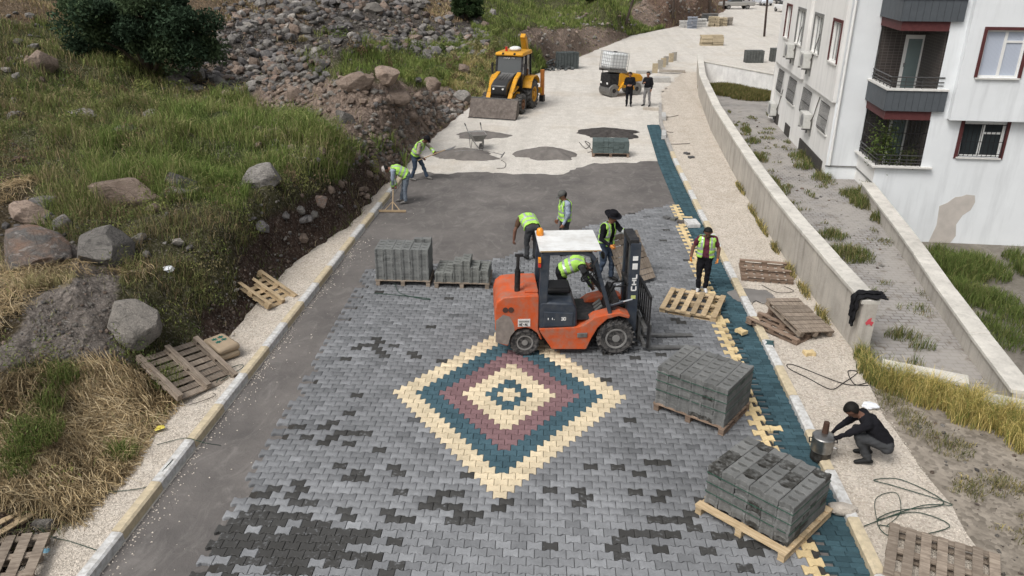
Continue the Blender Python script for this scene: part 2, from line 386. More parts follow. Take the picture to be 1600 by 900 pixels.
def wob_poly(pts, amp, step=.25, s=1, close=True):
    out = []; n = len(pts)
    for i in range(n if close else n - 1):
        a = Vector((*pts[i][:2], 0)); b = Vector((*pts[(i + 1) % n][:2], 0)); L = (b - a).length; k = max(1, int(L / step))
        am = pts[i][2] if len(pts[i]) > 2 else amp
        nn = Vector((-(b - a).y, (b - a).x, 0)).normalized()
        for j in range(k):
            p = a.lerp(b, j / k); q = p + nn * am * 2 * (float(fbm(p.x * 1.7, p.y * 1.7, 4, s)) - .5); out.append((q.x, q.y))
    return out
# bedding sand between the kerbs, ragged towards the far side
sheet('sand_bed', wob_poly([(-5.9, 4, 0), (3.94, 4, 0), (3.94, 29.7, .5), (2.6, 29.4, .5), (.86, 29, .4), (-.55, 27.2, .35), (-2.2, 27.0, .4), (-3.1, 27.4, .5), (-4.5, 26.9, .5), (-5.4, 27.3, .3), (-5.9, 26.5, 0)], .4, .2, 4), -.054, M_SAND)
# gravel verges outside both kerbs
sheet('gravel_verge', wob_poly([(-6.08, 4, 0), (-6.08, 25.6, .0), (-6.7, 25.2, .12), (-7.1, 17, .12), (-6.95, 11, .12), (-6.85, 4, 0)], .1, .25, 8), .02, M_VERGE)
sheet('gravel_verge', wob_poly([(4.12, 4, 0), (5.75, 6, .25), (5.63, 8.2, .2), (5.55, 10, .15), (5.48, 11.6, .15), (5.62, 13.3, .12), (5.75, 14.2, .0), (5.72, 22, 0), (5.9, 28, 0), (6.3, 35, 0), (7.0, 44, 0), (8.1, 53.5, .2), (7.2, 54, .4), (4.9, 45, .3), (4.35, 41, .0), (4.05, 36, 0), (3.92, 30, 0), (3.98, 24, 0)], .1, .3, 9), .02, M_VERGE)
# dirt beside the right verge
M_DIRT = gravel_material('trodden_dirt', (.19, .165, .135), (.34, .30, .25), .6, (.12, .10, .07), 14, .75)
sheet('dirt_ground', wob_poly([(5.3, 4, 0), (13.8, 4, 0), (13.8, 11.5, 0), (8.1, 12.0, 0), (5.7, 13.6, .05), (5.4, 11.4, .2)], .1, .3, 12), .0, M_DIRT)
M_YARD = NT('yard_paving')
def yard_mat():
    t = M_YARD; p = t.pos(); b = t.n('TexBrick'); b.offset = .5
    b.inputs['Scale'].default_value = 1; b.inputs['Brick Width'].default_value = .22; b.inputs['Row Height'].default_value = .15; b.inputs['Mortar Size'].default_value = .012
    b.inputs['Color1'].default_value = (.23, .22, .215, 1); b.inputs['Color2'].default_value = (.30, .29, .28, 1); b.inputs['Mortar'].default_value = (.12, .10, .08, 1)
    t.l(p, b.inputs['Vector']); n = t.noise(p, .9, 5, .6)
    c = t.mix(t.math('MULTIPLY', t.ramp(n, [(.36, 0), (.58, 1)]), .8), b.outputs['Color'], (.33, .31, .285))
    c = t.mix(t.math('MULTIPLY', t.ramp(t.noise(p, 3.1, 5, .65), [(.56, 0), (.68, 1)]), .6), c, (.13, .105, .075))
    t.bump(b.outputs['Fac'], .35, -.02); return t.out(c, .9)
yard_mat()
sheet('yard', [(5.7, 14), (6.2, 12.9), (8.02, 12.4), (9.79, 25.35), (9.9, 27.3), (9.0, 27.3), (9.6, 36.6), (11.5, 44), (8.9, 50), (6.95, 44), (6.25, 35), (5.85, 28), (5.65, 22)], -.02, M_YARD.m)
M_GARD = gravel_material('garden_soil', (.15, .135, .115), (.24, .22, .19), .3, (.09, .08, .05), 12, .6)
sheet('garden', [(8.0, 12.2), (60, 12.2), (60, 40), (10.5, 40), (9.9, 26), (9.0, 19.6), (8.3, 15.5)], -1.55, M_GARD)

# ------------------------------------------------------------------ kerbs: painted stones laid end to end
M_KW = pm('kerb_white_paint', (.60, .60, .59), .75, 0, .16, 7, .25, 90, (.30, .28, .25), .75)
M_KY = pm('kerb_yellow_paint', (.56, .475, .33), .75, 0, .16, 7, .25, 90, (.36, .31, .23), .75)
M_CONC = pm('grey_concrete', (.36, .345, .325), .9, 0, .2, 4, .35, 60, (.20, .19, .175), .6)
KLEN = 1.08
def kerb_mesh(name, m, flip=1):
    b = MB(); p = [(0, -.13), (0, .07), (.035, .095), (.15, .095), (.15, -.13)]
    b.prism([(x * flip, z) for x, z in p], .004, KLEN - .006, 'xz')
    return b.mesh(name, m)
KM = {(c, f): kerb_mesh('kerbstone', m, f) for c, m in (('w', M_KW), ('y', M_KY), ('g', M_CONC)) for f in (1, -1)}
def kerb(x, y0, n, first, flip, xs=None):
    root = empty('kerb', None, None, (0, 0, 0), kind='structure')
    for i in range(n):
        y = y0 + i * KLEN; c = 'wy'[(i + first) % 2]
        if flip == 1 and y > 30: c = 'g'
        o = link(bpy.data.objects.new('kerbstone', KM[(c, flip)]), root)
        xx = x if xs is None else float(np.interp(y, xs[0], xs[1]))
        x2 = x if xs is None else float(np.interp(y + KLEN, xs[0], xs[1]))
        o.location = (xx + random.uniform(-.006, .006), y, random.uniform(-.006, .006)); o.rotation_euler = (0, 0, -math.atan2(x2 - xx, KLEN) + random.uniform(-.004, .004))
kerb(-5.93, 10.0 - 6 * KLEN, 21, 1, -1)
kerb(3.95, 11.1 - 6 * KLEN, 34, 0, 1, ([0, 13.4, 15, 17, 23, 29, 36, 41, 46], [3.98, 3.97, 3.95, 3.92, 3.85, 3.80, 3.93, 4.35, 4.9]))

# ------------------------------------------------------------------ interlocking pavers
PL, PP = .21, .148; PCX, PCY = -1.01, 11.95
PROT = R(2.1)
def prot(x, y):
    dx, dy = x - PCX, y - PCY; return PCX + dx * math.cos(PROT) - dy * math.sin(PROT), PCY + dx * math.sin(PROT) + dy * math.cos(PROT)
def paver_material():
    t = NT('paver_concrete'); p = t.pos(); oi = t.n('ObjectInfo'); at = t.n('Attribute', attribute_name='Col')
    c = t.mix(1, at.outputs['Color'], oi.outputs['Color'], 'MULTIPLY')
    dk = t.math('MINIMUM', at.outputs['Alpha'], oi.outputs['Alpha'])           # 1 = dry, 0 = wet
    n = t.noise(p, 9, 5, .7); n2 = t.noise(p, 60, 3, .6); n3 = t.noise(p, 1.3, 4, .6)
    c = t.mix(.55, c, t.ramp(n, [(.28, .68), (.6, 1.06), (.75, 1.3)]), 'MULTIPLY')
    c = t.mix(.4, c, t.ramp(n3, [(.3, .72), (.7, 1.25)]), 'MULTIPLY')
    c = t.mix(.35, c, t.ramp(n2, [(.3, .7), (.7, 1.25)]), 'MULTIPLY')
    wet = t.math('GREATER_THAN', t.math('ADD', t.math('SUBTRACT', 1, dk), t.math('MULTIPLY', t.math('SUBTRACT', t.noise(p, 15, 4, .7), .5), 1.1)), .5)
    sm = t.n('MapRange'); sm.inputs[1].default_value = .38; sm.inputs[2].default_value = .72
    t.l(t.math('ADD', t.math('SUBTRACT', 1, dk), t.math('MULTIPLY', t.math('SUBTRACT', t.noise(p, 15, 4, .7), .5), 1.7)), sm.inputs[0])
    c = t.mix(t.math('MULTIPLY', sm.outputs[0], .84), c, (.026, .024, .020))
    t.bump(n2, .35, .006)
    return t.out(c, t.math('SUBTRACT', .86, t.math('MULTIPLY', sm.outputs[0], .3)), 0, .10)
M_PAV = paver_material()
def paver_outline(g=.0034, we=.0865, wn=.0615):
    h = PL / 2 - g; a, b = .026, .062
    up = [(-h, we - g), (-h + a, we - g), (-h + b, wn - g), (h - b, wn - g), (h - a, we - g), (h, we - g)]
    return [(x, y) for x, y in up] + [(x, -y) for x, y in reversed(up)]
def brick_outline(g=.0025, lx=.2, ly=.1):
    return [(-lx / 2 + g, ly / 2 - g), (lx / 2 - g, ly / 2 - g), (lx / 2 - g, -ly / 2 + g), (-lx / 2 + g, -ly / 2 + g)]
def paver_vf(outl, depth=.062, ch=.007):
    n = len(outl); o = np.array(outl); cin = o - np.sign(o) * ch
    V = np.concatenate([np.c_[cin, np.zeros(n)], np.c_[o, np.full(n, -ch * .8)], np.c_[o, np.full(n, -depth)]])
    F = [tuple(range(n - 1, -1, -1))]
    for r in (0, 1): F += [(r * n + i, r * n + (i + 1) % n, (r + 1) * n + (i + 1) % n, (r + 1) * n + i) for i in range(n)]
    return V, F
def white_attr(me):
    a = me.color_attributes.new('Col', 'FLOAT_COLOR', 'POINT'); a.data.foreach_set('color', np.ones(len(me.vertices) * 4, dtype=np.float32))
def lay(parent, items, outl, name='paver', keep=300, stuff='laid_pavers'):
    """items: (x, y, z, rot, rgb, dry): nearest `keep` as objects, the rest one joined part"""
    V0, F0 = paver_vf(outl)
    me = bpy.data.meshes.new(name); me.from_pydata(V0.tolist(), [], F0)
    bm = bmesh.new(); bm.from_mesh(me); bmesh.ops.recalc_face_normals(bm, faces=bm.faces)
    for f in bm.faces:
        if abs(f.normal.z) > .9 and f.normal.z < 0: f.normal_flip()
    bm.to_mesh(me); bm.free()
    me.materials.append(M_PAV); white_attr(me)
    def key(it):
        px, py, k = pixel(it[0], it[1], 0); ins = -20 < px < 1620 and -20 < py < 915
        return (0 if ins else 1, k)
    items = sorted(items, key=key)
    for (x, y, z, r, c, dry) in items[:keep]:
        o = link(bpy.data.objects.new(name, me), parent); o.location = (x, y, z); o.rotation_euler = (random.uniform(-.006, .006), random.uniform(-.006, .006), r); o.color = (*c, dry)
    rest = items[keep:]
    if not rest: return
    n = len(V0); P = np.array([(a[0], a[1], a[2]) for a in rest]); rr = np.array([a[3] for a in rest])
    tx = rng.normal(0, .006, len(rest)); ty = rng.normal(0, .006, len(rest))
    ca, sa = np.cos(rr), np.sin(rr)
    X = V0[None, :, 0] * ca[:, None] - V0[None, :, 1] * sa[:, None] + P[:, None, 0]
    Y = V0[None, :, 0] * sa[:, None] + V0[None, :, 1] * ca[:, None] + P[:, None, 1]
    Z = V0[None, :, 2] + P[:, None, 2] + V0[None, :, 0] * tx[:, None] + V0[None, :, 1] * ty[:, None]
    V = np.stack([X, Y, Z], 2).reshape(-1, 3)
    tris = []
    me.calc_loop_triangles()
    T0 = np.array([t.vertices[:] for t in me.loop_triangles])
    F = (T0[None] + (np.arange(len(rest)) * n)[:, None, None]).reshape(-1, 3)
    m2 = np_mesh(stuff, V, F, M_PAV)
    a = m2.color_attributes.new('Col', 'FLOAT_COLOR', 'POINT')
    C = np.repeat(np.array([(*q[4], q[5]) for q in rest], dtype=np.float32), n, 0); a.data.foreach_set('color', C.ravel())
    tag(np_obj(stuff, m2, parent), kind='stuff')
CREAM, TEAL, MAROON, YEL = (.62, .525, .37), (.058, .105, .128), (.20, .122, .128), (.60, .47, .265)
WET = [(-3.9, 7.9, 1.3, .55, 1.2), (-4.3, 8.4, .8, .5, 1.1), (-2.7, 8.5, .9, .28, .8), (-2.9, 7.6, .8, .25, .55), (-1.6, 8.9, .6, .45, .75), (-3.8, 13.6, .55, .5, .7), (-3.2, 13.2, .35, .3, .8), (-3.0, 9.5, .5, .4, .45), (-1.5, 9.4, .25, .3, .7), (-.3, 8.9, .3, .15, .5), (.3, 9.2, .5, .18, .6), (1.2, 9.6, .6, .35, .45), (1.5, 8.6, .9, .4, .75), (2.3, 8.4, .6, .4, .75), (1.0, 8.3, .5, .3, .5), (.2, 8.1, .35, .25, .4), (-2.4, 12.9, .4, .3, .4), (-3.8, 10.4, .7, .4, .35), (1.9, 10.2, .5, .25, .4)]
def wetness(x, y):
    q = max((w if w > .9 else w * .72) * math.exp(-((x - a) / sx) ** 2 - ((y - b) / sy) ** 2) for a, b, sx, sy, w in WET)
    return q * .9 + .02
def grey(x, y):
    g = .182 + random.gauss(0, .022); 
    if y < 10.3: g += .03 * (1 - max(0, (y - 8.5) / 1.8)) * (1 if x < 1.2 else .35)
    f = .85 + .3 * float(fbm(x * .6, y * .6, 2, 8)); g *= f
    return (g * .97, g * 1.0, g * 1.04)
def lay_road():
    field = empty('paved_road', None, None, kind='structure')
    dia = empty('paved_diamond', None, None, kind='structure')
    yel = empty('paver_border', None, None, kind='structure')
    A, D, Y = [], [], []
    tops = [(-4.9, 17.6), (-2.0, 18.5), (-.7, 19.9), (1.5, 22.5), (3.2, 23.8), (4, 24)]
    for j in range(-40, 82):
        y = PCY + j * PP; odd = j % 2
        ragged = -4.74 - (.12 if odd else 0) + random.choice((0, 0, .1, -.1))
        for i in range(-24, 30):
            x = PCX + (i + (0 if odd else .5)) * PL; y = PCY + j * PP
            if x < ragged or x > 4.0: continue
            x0, y0 = x, y; x, y = prot(x, y)
            if y > np.interp(x, [t[0] for t in tops], [t[1] for t in tops]) + (.12 if random.random() < .3 else 0) and x < 3.2: continue
            if y > 23.9: continue
            z = random.gauss(0, .0022)
            q = abs(x0 - PCX) / PL; m = q + abs(j) / 2
            wet = wetness(x, y); dry = 1.0 if random.random() > wet else random.uniform(.0, .25)
            if dry == 1.0: dry = random.choice((1, 1, 1, 1, .92, .84))
            if m < 9.9:
                k = int(m); c = [CREAM, TEAL, CREAM, CREAM, MAROON, MAROON, TEAL, TEAL, CREAM, CREAM][k]
                s = random.uniform(.86, 1.12); D.append((x, y, z, PROT, tuple(v * s for v in c), 1.0)); continue
            if x > 3.15:
                if x < 3.15 + PL * 1.0 + (PL if random.random() < .05 else 0):
                    s = random.uniform(.85, 1.12); Y.append((x, y, z + .004, PROT + random.uniform(-.02, .02), tuple(v * s for v in YEL), 1.0))
                continue
            A.append((x, y, z, PROT, grey(x, y), dry))
    o = paver_outline()
    lay(field, A, o); lay(dia, D, o); lay(yel, Y, o)
    # joint sand just under the surface
    sheet('joint_sand', [(-4.5, 5.9), (3.5, 5.9), (3.1, 23.3), (1.5, 22.1), (-.7, 19.5), (-2, 18.1), (-4.8, 17.1)], -.020, pm('joint_sand', (.05, .047, .043), .95, 0, .3, 8), parent=field)
    st = empty('teal_strip', None, None, kind='structure'); Bk = []
    n = int((36.2 - 6) / .1)
    for k in range(n):
        y = 6 + k * .1
        xr = float(np.interp(y, [0, 13.4, 15, 17, 23, 29, 36, 41], [3.98, 3.97, 3.95, 3.92, 3.85, 3.80, 3.93, 4.35])) - .012
        x = xr - .1 if k % 2 else xr - .05
        while x > xr - .56:
            s = random.uniform(.75, 1.2); 
            if x - .1 > 3.41 - .02 + (xr - 3.95): Bk.append((x, y, random.gauss(-.004, .003), random.gauss(0, .012), tuple(v * s for v in (.045, .085, .102)), random.choice((1, 1, 1, .75))))
            x -= .2
    lay(st, Bk, brick_outline(), 'brick', 300, 'laid_bricks')
lay_road()

# ------------------------------------------------------------------ loose white chippings (too many to count)
def chips(name, pts, size, mat, label=None):
    n = len(pts); V0 = np.array([(1, 0, -.2), (-.5, .86, -.2), (-.5, -.86, -.2), (0, .1, .75)]); F0 = np.array([(0, 1, 3), (1, 2, 3), (2, 0, 3)])
    s = size * rng.uniform(.5, 1.5, (n, 1)); a = rng.uniform(0, 6.28, n); V = V0[None] * s[:, :, None] * rng.uniform(.6, 1.3, (n, 1, 3))
    X = V[..., 0] * np.cos(a)[:, None] - V[..., 1] * np.sin(a)[:, None]; Y = V[..., 0] * np.sin(a)[:, None] + V[..., 1] * np.cos(a)[:, None]
    V = np.stack([X, Y, V[..., 2]], 2) + pts[:, None, :]
    F = (F0[None] + (np.arange(n) * 4)[:, None, None]).reshape(-1, 3)
    c = np.repeat(rng.uniform(.55, 1.1, (n, 1)) * np.array([[1, .95, .88]]), 4, 0)
    o = np_obj(name, np_mesh(name, V.reshape(-1, 3), F, mat, c)); tag(o, label, kind='stuff'); return o
def chip_mat():
    t = NT('limestone_chips'); a = t.n('Attribute', attribute_name='Col').outputs['Color']
    return t.out(t.mix(1, (.60, .57, .53), a, 'MULTIPLY'), .9)
M_CHIP = chip_mat()
def scatter_chips():
    P = []
    n = 15000; y = 5.5 + 20 * rng.random(n) ** 1.6; x = -6.1 - rng.random(n) * .75; P.append(np.c_[x, y, np.full(n, .024)])
    n = 16000; y = 5.5 + 18 * rng.random(n) ** 1.5; x = 4.12 + rng.random(n) * 1.4; P.append(np.c_[x, y, np.full(n, .024)])
    n = 900; y = 6 + 14 * rng.random(n) ** 1.3; x = -5.92 + np.abs(rng.normal(0, .10, n)) * np.clip(2.2 * fbm(y * .6, y * 0, 2, 4), .3, 2); P.append(np.c_[x, y, np.full(n, -.05)])
    n = 120; y = 6 + 18 * rng.random(n); x = -5.9 + 1.1 * rng.random(n); P.append(np.c_[x, y, np.full(n, -.05)])
    chips('limestone_chippings', np.concatenate(P), .012, M_CHIP, 'small white limestone chippings scattered along both kerbs')
scatter_chips()
# ------------------------------------------------------------------ concrete walls
def wallmat(name, c0, streak=.6):
    t = NT(name); p = t.pos(); n = t.noise(p, 1.2, 6, .65); st = t.noise(t.scale(p, 3.5, 3.5, .35), 1.6, 5, .65); f = t.noise(p, 26, 4, .6)
    c = t.mix(t.ramp(n, [(.3, 0), (.7, 1)]), tuple(x * .78 for x in c0), tuple(min(1, x * 1.15) for x in c0))
    c = t.mix(t.math('MULTIPLY', t.ramp(st, [(.5, 0), (.7, 1)]), streak), c, tuple(x * .42 for x in c0))
    c = t.mix(.25, c, t.ramp(f, [(.3, .7), (.7, 1.2)]), 'MULTIPLY'); t.bump(t.math('ADD', f, n), .35, .02)
    return t.out(c, .92, 0, .25)
M_WALL = wallmat('weathered_render', (.44, .41, .365))
M_COPE = wallmat('pale_coping', (.56, .535, .485), .4)
M_WHITE_W = wallmat('whitewashed_block', (.74, .73, .71), .2)
def wall_run(name, label, pts, z0, z1, th, cope_h, cope_w, mw, mc, seg=2.2, group=None, z1b=None):
    """a wall along a polyline (left face), built in lengths with its own coping slabs"""
    root = empty(name, label, 'wall', (pts[0][0], pts[0][1], z0), group=group); ox, oy, oz = root.location
    P = [Vector((x, y, 0)) for x, y in pts]; s = [0]
    for a, b in zip(P, P[1:]): s.append(s[-1] + (b - a).length)
    def at(d):
        for i in range(len(P) - 1):
            if d <= s[i + 1] + 1e-6: return P[i].lerp(P[i + 1], (d - s[i]) / (s[i + 1] - s[i]))
        return P[-1]
    n = max(1, round(s[-1] / seg)); q = [at(s[-1] * i / n) for i in range(n + 1)]
    def nrm(i):
        a = q[max(0, i - 1)]; b = q[min(n, i + 1)]; d = (b - a).normalized(); return Vector((d.y, -d.x, 0))
    for i in range(n):
        zt = z1 if z1b is None else z1 + (z1b - z1) * i / n; zt2 = z1 if z1b is None else z1 + (z1b - z1) * (i + 1) / n
        for nm, m, w0, w1, za, zb, zb2, gap in (('wall_length', mw, 0, th, z0, zt - cope_h, zt2 - cope_h, 0), ('coping_slab', mc, -(cope_w - th) / 2, th + (cope_w - th) / 2, zt - cope_h, zt, zt2, .004)):
            a, b = q[i], q[i + 1]; d = (b - a).normalized() * gap; na, nb = nrm(i), nrm(i + 1); dz = random.uniform(-.006, .006) if gap else 0
            lo = za if nm == 'wall_length' else None
            vs = []
            for (p, nn, top_) in ((a + d, na, zb), (b - d, nb, zb2)):
                for w_ in (w0, w1):
                    zl = z0 if nm == 'wall_length' else top_ - cope_h + .001 + dz
                    vs += [p + nn * w_ + Vector((-ox, -oy, zl - oz)), p + nn * w_ + Vector((-ox, -oy, top_ + dz - oz))]
            b_ = MB(); b_.add([(vs[k].x - 0, vs[k].y, vs[k].z) for k in range(8)], [(0, 1, 3, 2), (4, 6, 7, 5), (0, 4, 5, 1), (2, 3, 7, 6), (1, 5, 7, 3), (0, 2, 6, 4)])
            b_.build(nm, m, root, bevel=.012 if nm == 'coping_slab' else 0)
    return root
wall_run('retaining_wall', 'long curving rendered wall with pale coping between gravel verge and yard', [(5.70, 14.05), (5.58, 18), (5.58, 22), (5.74, 27), (6.1, 35), (6.8, 44), (8.0, 53.5)], -.1, 1.15, .27, .09, .36, M_WALL, M_COPE, 2.3)
wall_run('low_wall', 'low wall with wide pale coping from house corner towards the camera', [(9.72, 25.2), (9.03, 19.68), (8.40, 15.61), (7.96, 12.02)], -1.6, .45, .30, .08, .40, M_WALL, M_COPE, 2.4)
wall_run('garden_wall', 'short low wall closing the yard behind tall dry grass', [(7.15, 12.50), (5.82, 13.02)], -.1, .30, .26, .09, .34, M_WALL, M_COPE, 1.4)
wall_run('garden_wall', 'low wall piece at right edge of photo behind tall grass', [(9.4, 11.1), (7.10, 11.95)], -.1, .30, .26, .09, .34, M_WALL, M_COPE, 1.3)
wall_run('boundary_wall', 'whitewashed wall across the far end of the yard', [(11.6, 44.4), (7.75, 51.0)], -.1, 1.08, .2, .07, .26, M_WHITE_W, M_COPE, 2.6)
# red paint mark on the wall's near end
b = MB(); b.prism([(0, 0), (.05, .03), (.10, -.02), (.13, .07), (.07, .09), (.08, .17), (.02, .13), (-.03, .05)], 0, .002, 'xz')
b.build('red_paint_mark', pm('red_spray_paint', (.55, .08, .10), .8), bpy.data.objects['retaining_wall'], loc=(.12, -.006, .72))

# ------------------------------------------------------------------ the apartment house
BA = R(3.2)
HB = empty('apartment_building', 'white rendered apartment block with grey panelled balconies and brown window trim', 'building', (9.79, 25.35, 0), -BA)
def stucco(name, c0):
    t = NT(name); p = t.pos(); n = t.noise(p, .8, 5, .6); st = t.noise(t.scale(p, 2.2, 2.2, .25), 1.4, 5, .6); f = t.noise(p, 55, 3, .6)
    c = t.mix(t.ramp(n, [(.3, 0), (.7, 1)]), tuple(x * .9 for x in c0), c0)
    c = t.mix(t.math('MULTIPLY', t.ramp(st, [(.50, 0), (.75, 1)]), .55), c, tuple(x * .66 for x in c0)); t.bump(f, .3, .006)
    return t.out(c, .9, 0, .3)
M_STUC = stucco('white_stucco', (.74, .765, .78)); M_STUC2 = stucco('cream_stucco', (.76, .75, .725))
M_BROWN = pm('maroon_trim', (.10, .035, .035), .6, 0, .2, 9); M_PVC = pm('white_pvc', (.72, .72, .70), .35, 0, .06, 4)
M_GREYP = pm('anthracite_panel', (.085, .095, .105), .55, 0, .12, 5, .1, 60); M_RAIL = pm('grey_steel_rail', (.10, .10, .10), .4, .7, .15, 8)
M_GREYT = pm('grey_trim', (.19, .19, .185), .7, 0, .15, 6); M_SILL = pm('marble_sill', (.62, .61, .58), .45, 0, .1, 12)
M_PATCH = pm('bare_plaster_patch', (.50, .46, .42), .95, 0, .15, 3, .3, 40)
def glassmat(name, c, r=.08):
    t = NT(name); n = t.noise(t.pos(), 1.1, 3); return t.out(t.mix(n, tuple(x * .6 for x in c), tuple(x * 1.4 for x in c)), r, 0, .8)
M_GLASS = glassmat('dark_window_glass', (.035, .042, .045)); M_FROST = glassmat('frosted_door_glass', (.16, .21, .21), .25)
def curtain():
    t = NT('net_curtain'); wv = t.n('TexWave'); wv.inputs['Scale'].default_value = 9; wv.inputs['Distortion'].default_value = 2
    t.l(t.pos(True), wv.inputs['Vector']); return t.out(t.mix(wv.outputs['Fac'], (.34, .38, .45), (.48, .52, .60)), .55, 0, .4)
M_CURT = curtain()
def tilemat():
    t = NT('dark_brown_wall_tile'); b_ = t.n('TexBrick'); b_.offset = 0
    for k, v in (('Scale', 1), ('Brick Width', .17), ('Row Height', .09), ('Mortar Size', .006)): b_.inputs[k].default_value = v
    b_.inputs['Color1'].default_value = (.035, .028, .026, 1); b_.inputs['Color2'].default_value = (.05, .04, .036, 1); b_.inputs['Mortar'].default_value = (.12, .11, .10, 1)
    sx = t.n('SeparateXYZ'); t.l(t.pos(True), sx.inputs[0]); cb = t.n('CombineXYZ'); t.l(t.math('ADD', sx.outputs[0], sx.outputs[1]), cb.inputs[0]); t.l(sx.outputs[2], cb.inputs[1])
    t.l(cb.outputs[0], b_.inputs['Vector']); return t.out(b_.outputs['Color'], .4)
M_TILE = tilemat()
class Face:
    """a facade plane: point(a, out, z) in house coordinates"""
    def __init__(s, kind, off): s.k = kind; s.o = off
    def p(s, a, out, z): return (a, s.o - out, z) if s.k == 'front' else (s.o - out, a, z)
    def box(s, b, a0, a1, o0, o1, z0, z1, k=None):
        p, q = s.p(a0, o0, z0), s.p(a1, o1, z1); b.bb(min(p[0], q[0]), max(p[0], q[0]), min(p[1], q[1]), max(p[1], q[1]), min(p[2], q[2]), max(p[2], q[2]), k)
def facade(name, F, a0, a1, z0, z1, holes, m, reveal=.17):
    b = MB(); A = sorted({a0, a1, *[h[0] for h in holes], *[h[1] for h in holes]}); Z = sorted({z0, z1, *[h[2] for h in holes], *[h[3] for h in holes]})
    for i in range(len(A) - 1):
        for j in range(len(Z) - 1):
            ca, cz = (A[i] + A[i + 1]) / 2, (Z[j] + Z[j + 1]) / 2
            if any(h[0] < ca < h[1] and h[2] < cz < h[3] for h in holes): continue
            b.add([F.p(A[i], 0, Z[j]), F.p(A[i + 1], 0, Z[j]), F.p(A[i + 1], 0, Z[j + 1]), F.p(A[i], 0, Z[j + 1])], [(0, 1, 2, 3)])
    for h in holes:
        if len(h) > 4: continue
        for (x0, y0, x1, y1) in ((h[0], h[2], h[1], h[2]), (h[1], h[2], h[1], h[3]), (h[1], h[3], h[0], h[3]), (h[0], h[3], h[0], h[2])):
            b.add([F.p(x0, 0, y0), F.p(x1, 0, y1), F.p(x1, -reveal, y1), F.p(x0, -reveal, y0)], [(0, 1, 2, 3)])
    me = bpy.data.meshes.new(name); me.from_pydata(b.v, [], b.f); me.materials.append(m)
    return link(bpy.data.objects.new(name, me), HB)
def window(F, a0, a1, z0, z1, trim, mull=(.55,), bars=False, pane=None, trim_w=.09, transom=False, rv=.12):
    root = empty('window', None, None); root.parent = HB
    fr = MB(); t = .055
    for (x0, x1, y0, y1) in ((a0, a1, z0, z0 + t), (a0, a1, z1 - t, z1), (a0, a0 + t, z0 + t, z1 - t), (a1 - t, a1, z0 + t, z1 - t)): F.box(fr, x0, x1, -rv, -rv + .05, y0, y1)
    for m_ in mull: x = a0 + (a1 - a0) * m_; F.box(fr, x - .04, x + .04, -rv, -rv + .052, z0 + t, z1 - t)
    if transom: x = a0 + (a1 - a0) * mull[-1]; F.box(fr, x + .04, a1 - t, -rv, -rv + .048, z1 - .36, z1 - .30)
    fr.build('frame', M_PVC, root)
    pn = MB(); F.box(pn, a0 + t * .5, a1 - t * .5, -rv - .02, -rv + .02, z0 + t * .5, z1 - t * .5); pn.build('pane', pane or M_GLASS, root)
    if trim:
        tr = MB(); w_ = trim_w
        F.box(tr, a0 - w_, a0, -.02, .035, z0, z1 + w_); F.box(tr, a1, a1 + w_, -.02, .035, z0, z1 + w_); F.box(tr, a0, a1, -.02, .034, z1, z1 + w_); tr.build('surround', trim, root)
    sl_ = MB(); F.box(sl_, a0 - .05, a1 + .05, -.1, .07, z0 - .05, z0 - .002); sl_.build('sill', M_SILL, root)
    if bars:
        g = MB(); n = max(4, int((a1 - a0) / .13))
        for i in range(n + 1):
            x = a0 + (a1 - a0) * i / n
            g.tube([F.p(x, .04, z1 - .03), F.p(x, .07, z0 + .45), F.p(x, .09, z0 + .22), F.p(x, .09, z0 + .08), F.p(x, .05, z0 + .03)], .011, 4)
        for z_, o_ in ((z1 - .05, .04), (z0 + .5, .07), (z0 + .12, .09), (z0 + .04, .06)): g.tube([F.p(a0, o_, z_), F.p(a1, o_, z_)], .012, 4)
        g.build('grille', pm('black_iron', (.025, .025, .027), .5, .5), root)
    return root
FR = Face('front', 0.0); FRU = Face('front', -.25); LF = Face('side', -1.03); LFU = Face('side', -1.15); BAYS = Face('side', 0.0); PIPE = Face('front', 2.0)
ZB, ZT = -1.7, 9.0
# front wall with two loggia openings and one window; upper right volume stands proud
facade('front_wall', FR, 0, 14, ZB, ZT, [(-.01, 1.36, .94, 2.47, 1), (-.01, 1.36, 2.8, 5.13, 1), (-.01, 1.36, 5.5, 7.8, 1), (2.39, 3.62, 1.35, 2.43)], M_STUC)
facade('upper_front_wall', FRU, 1.83, 14, 2.55, ZT, [(2.32, 3.46, 3.84, 5.2), (5.2, 6.4, 3.84, 5.2)], M_STUC)
b = MB(); b.bb(1.83, 14, -.249, 0, 2.53, 2.549); b.add([(1.83, -.25, 2.53), (1.83, .01, 2.53), (1.83, .01, ZT), (1.83, -.25, ZT)], [(0, 1, 2, 3)]); b.build('overhang_soffit', M_STUC, HB)
for z_, z2_ in ((ZB, .94), (2.47, 2.8), (5.13, 5.5), (7.8, ZT)): facade('bay_side_wall', BAYS, 0, 2.0, z_, z2_, [], M_STUC2)
facade('recessed_wall', PIPE, -1.03, 0, ZB, ZT, [], M_STUC)
facade('side_wall', LF, 2.0, 13, ZB, ZT, [(2.55, 3.8, 1.38, 2.42), (5.4, 6.9, 1.38, 2.42), (8.3, 9.8, 1.38, 2.42), (11.1, 12.3, 1.38, 2.42)], M_STUC2)
facade('upper_side_wall', LFU, 2.0, 6.72, 2.62, ZT, [(2.3, 3.4, 3.84, 5.15), (5.0, 6.25, 3.84, 5.15)], M_STUC2)
facade('upper_side_wall', LFU, 7.3, 13, 2.62, ZT, [(8.05, 9.35, 3.84, 5.15), (10.85, 11.85, 3.84, 5.15)], M_STUC2)
b = MB()
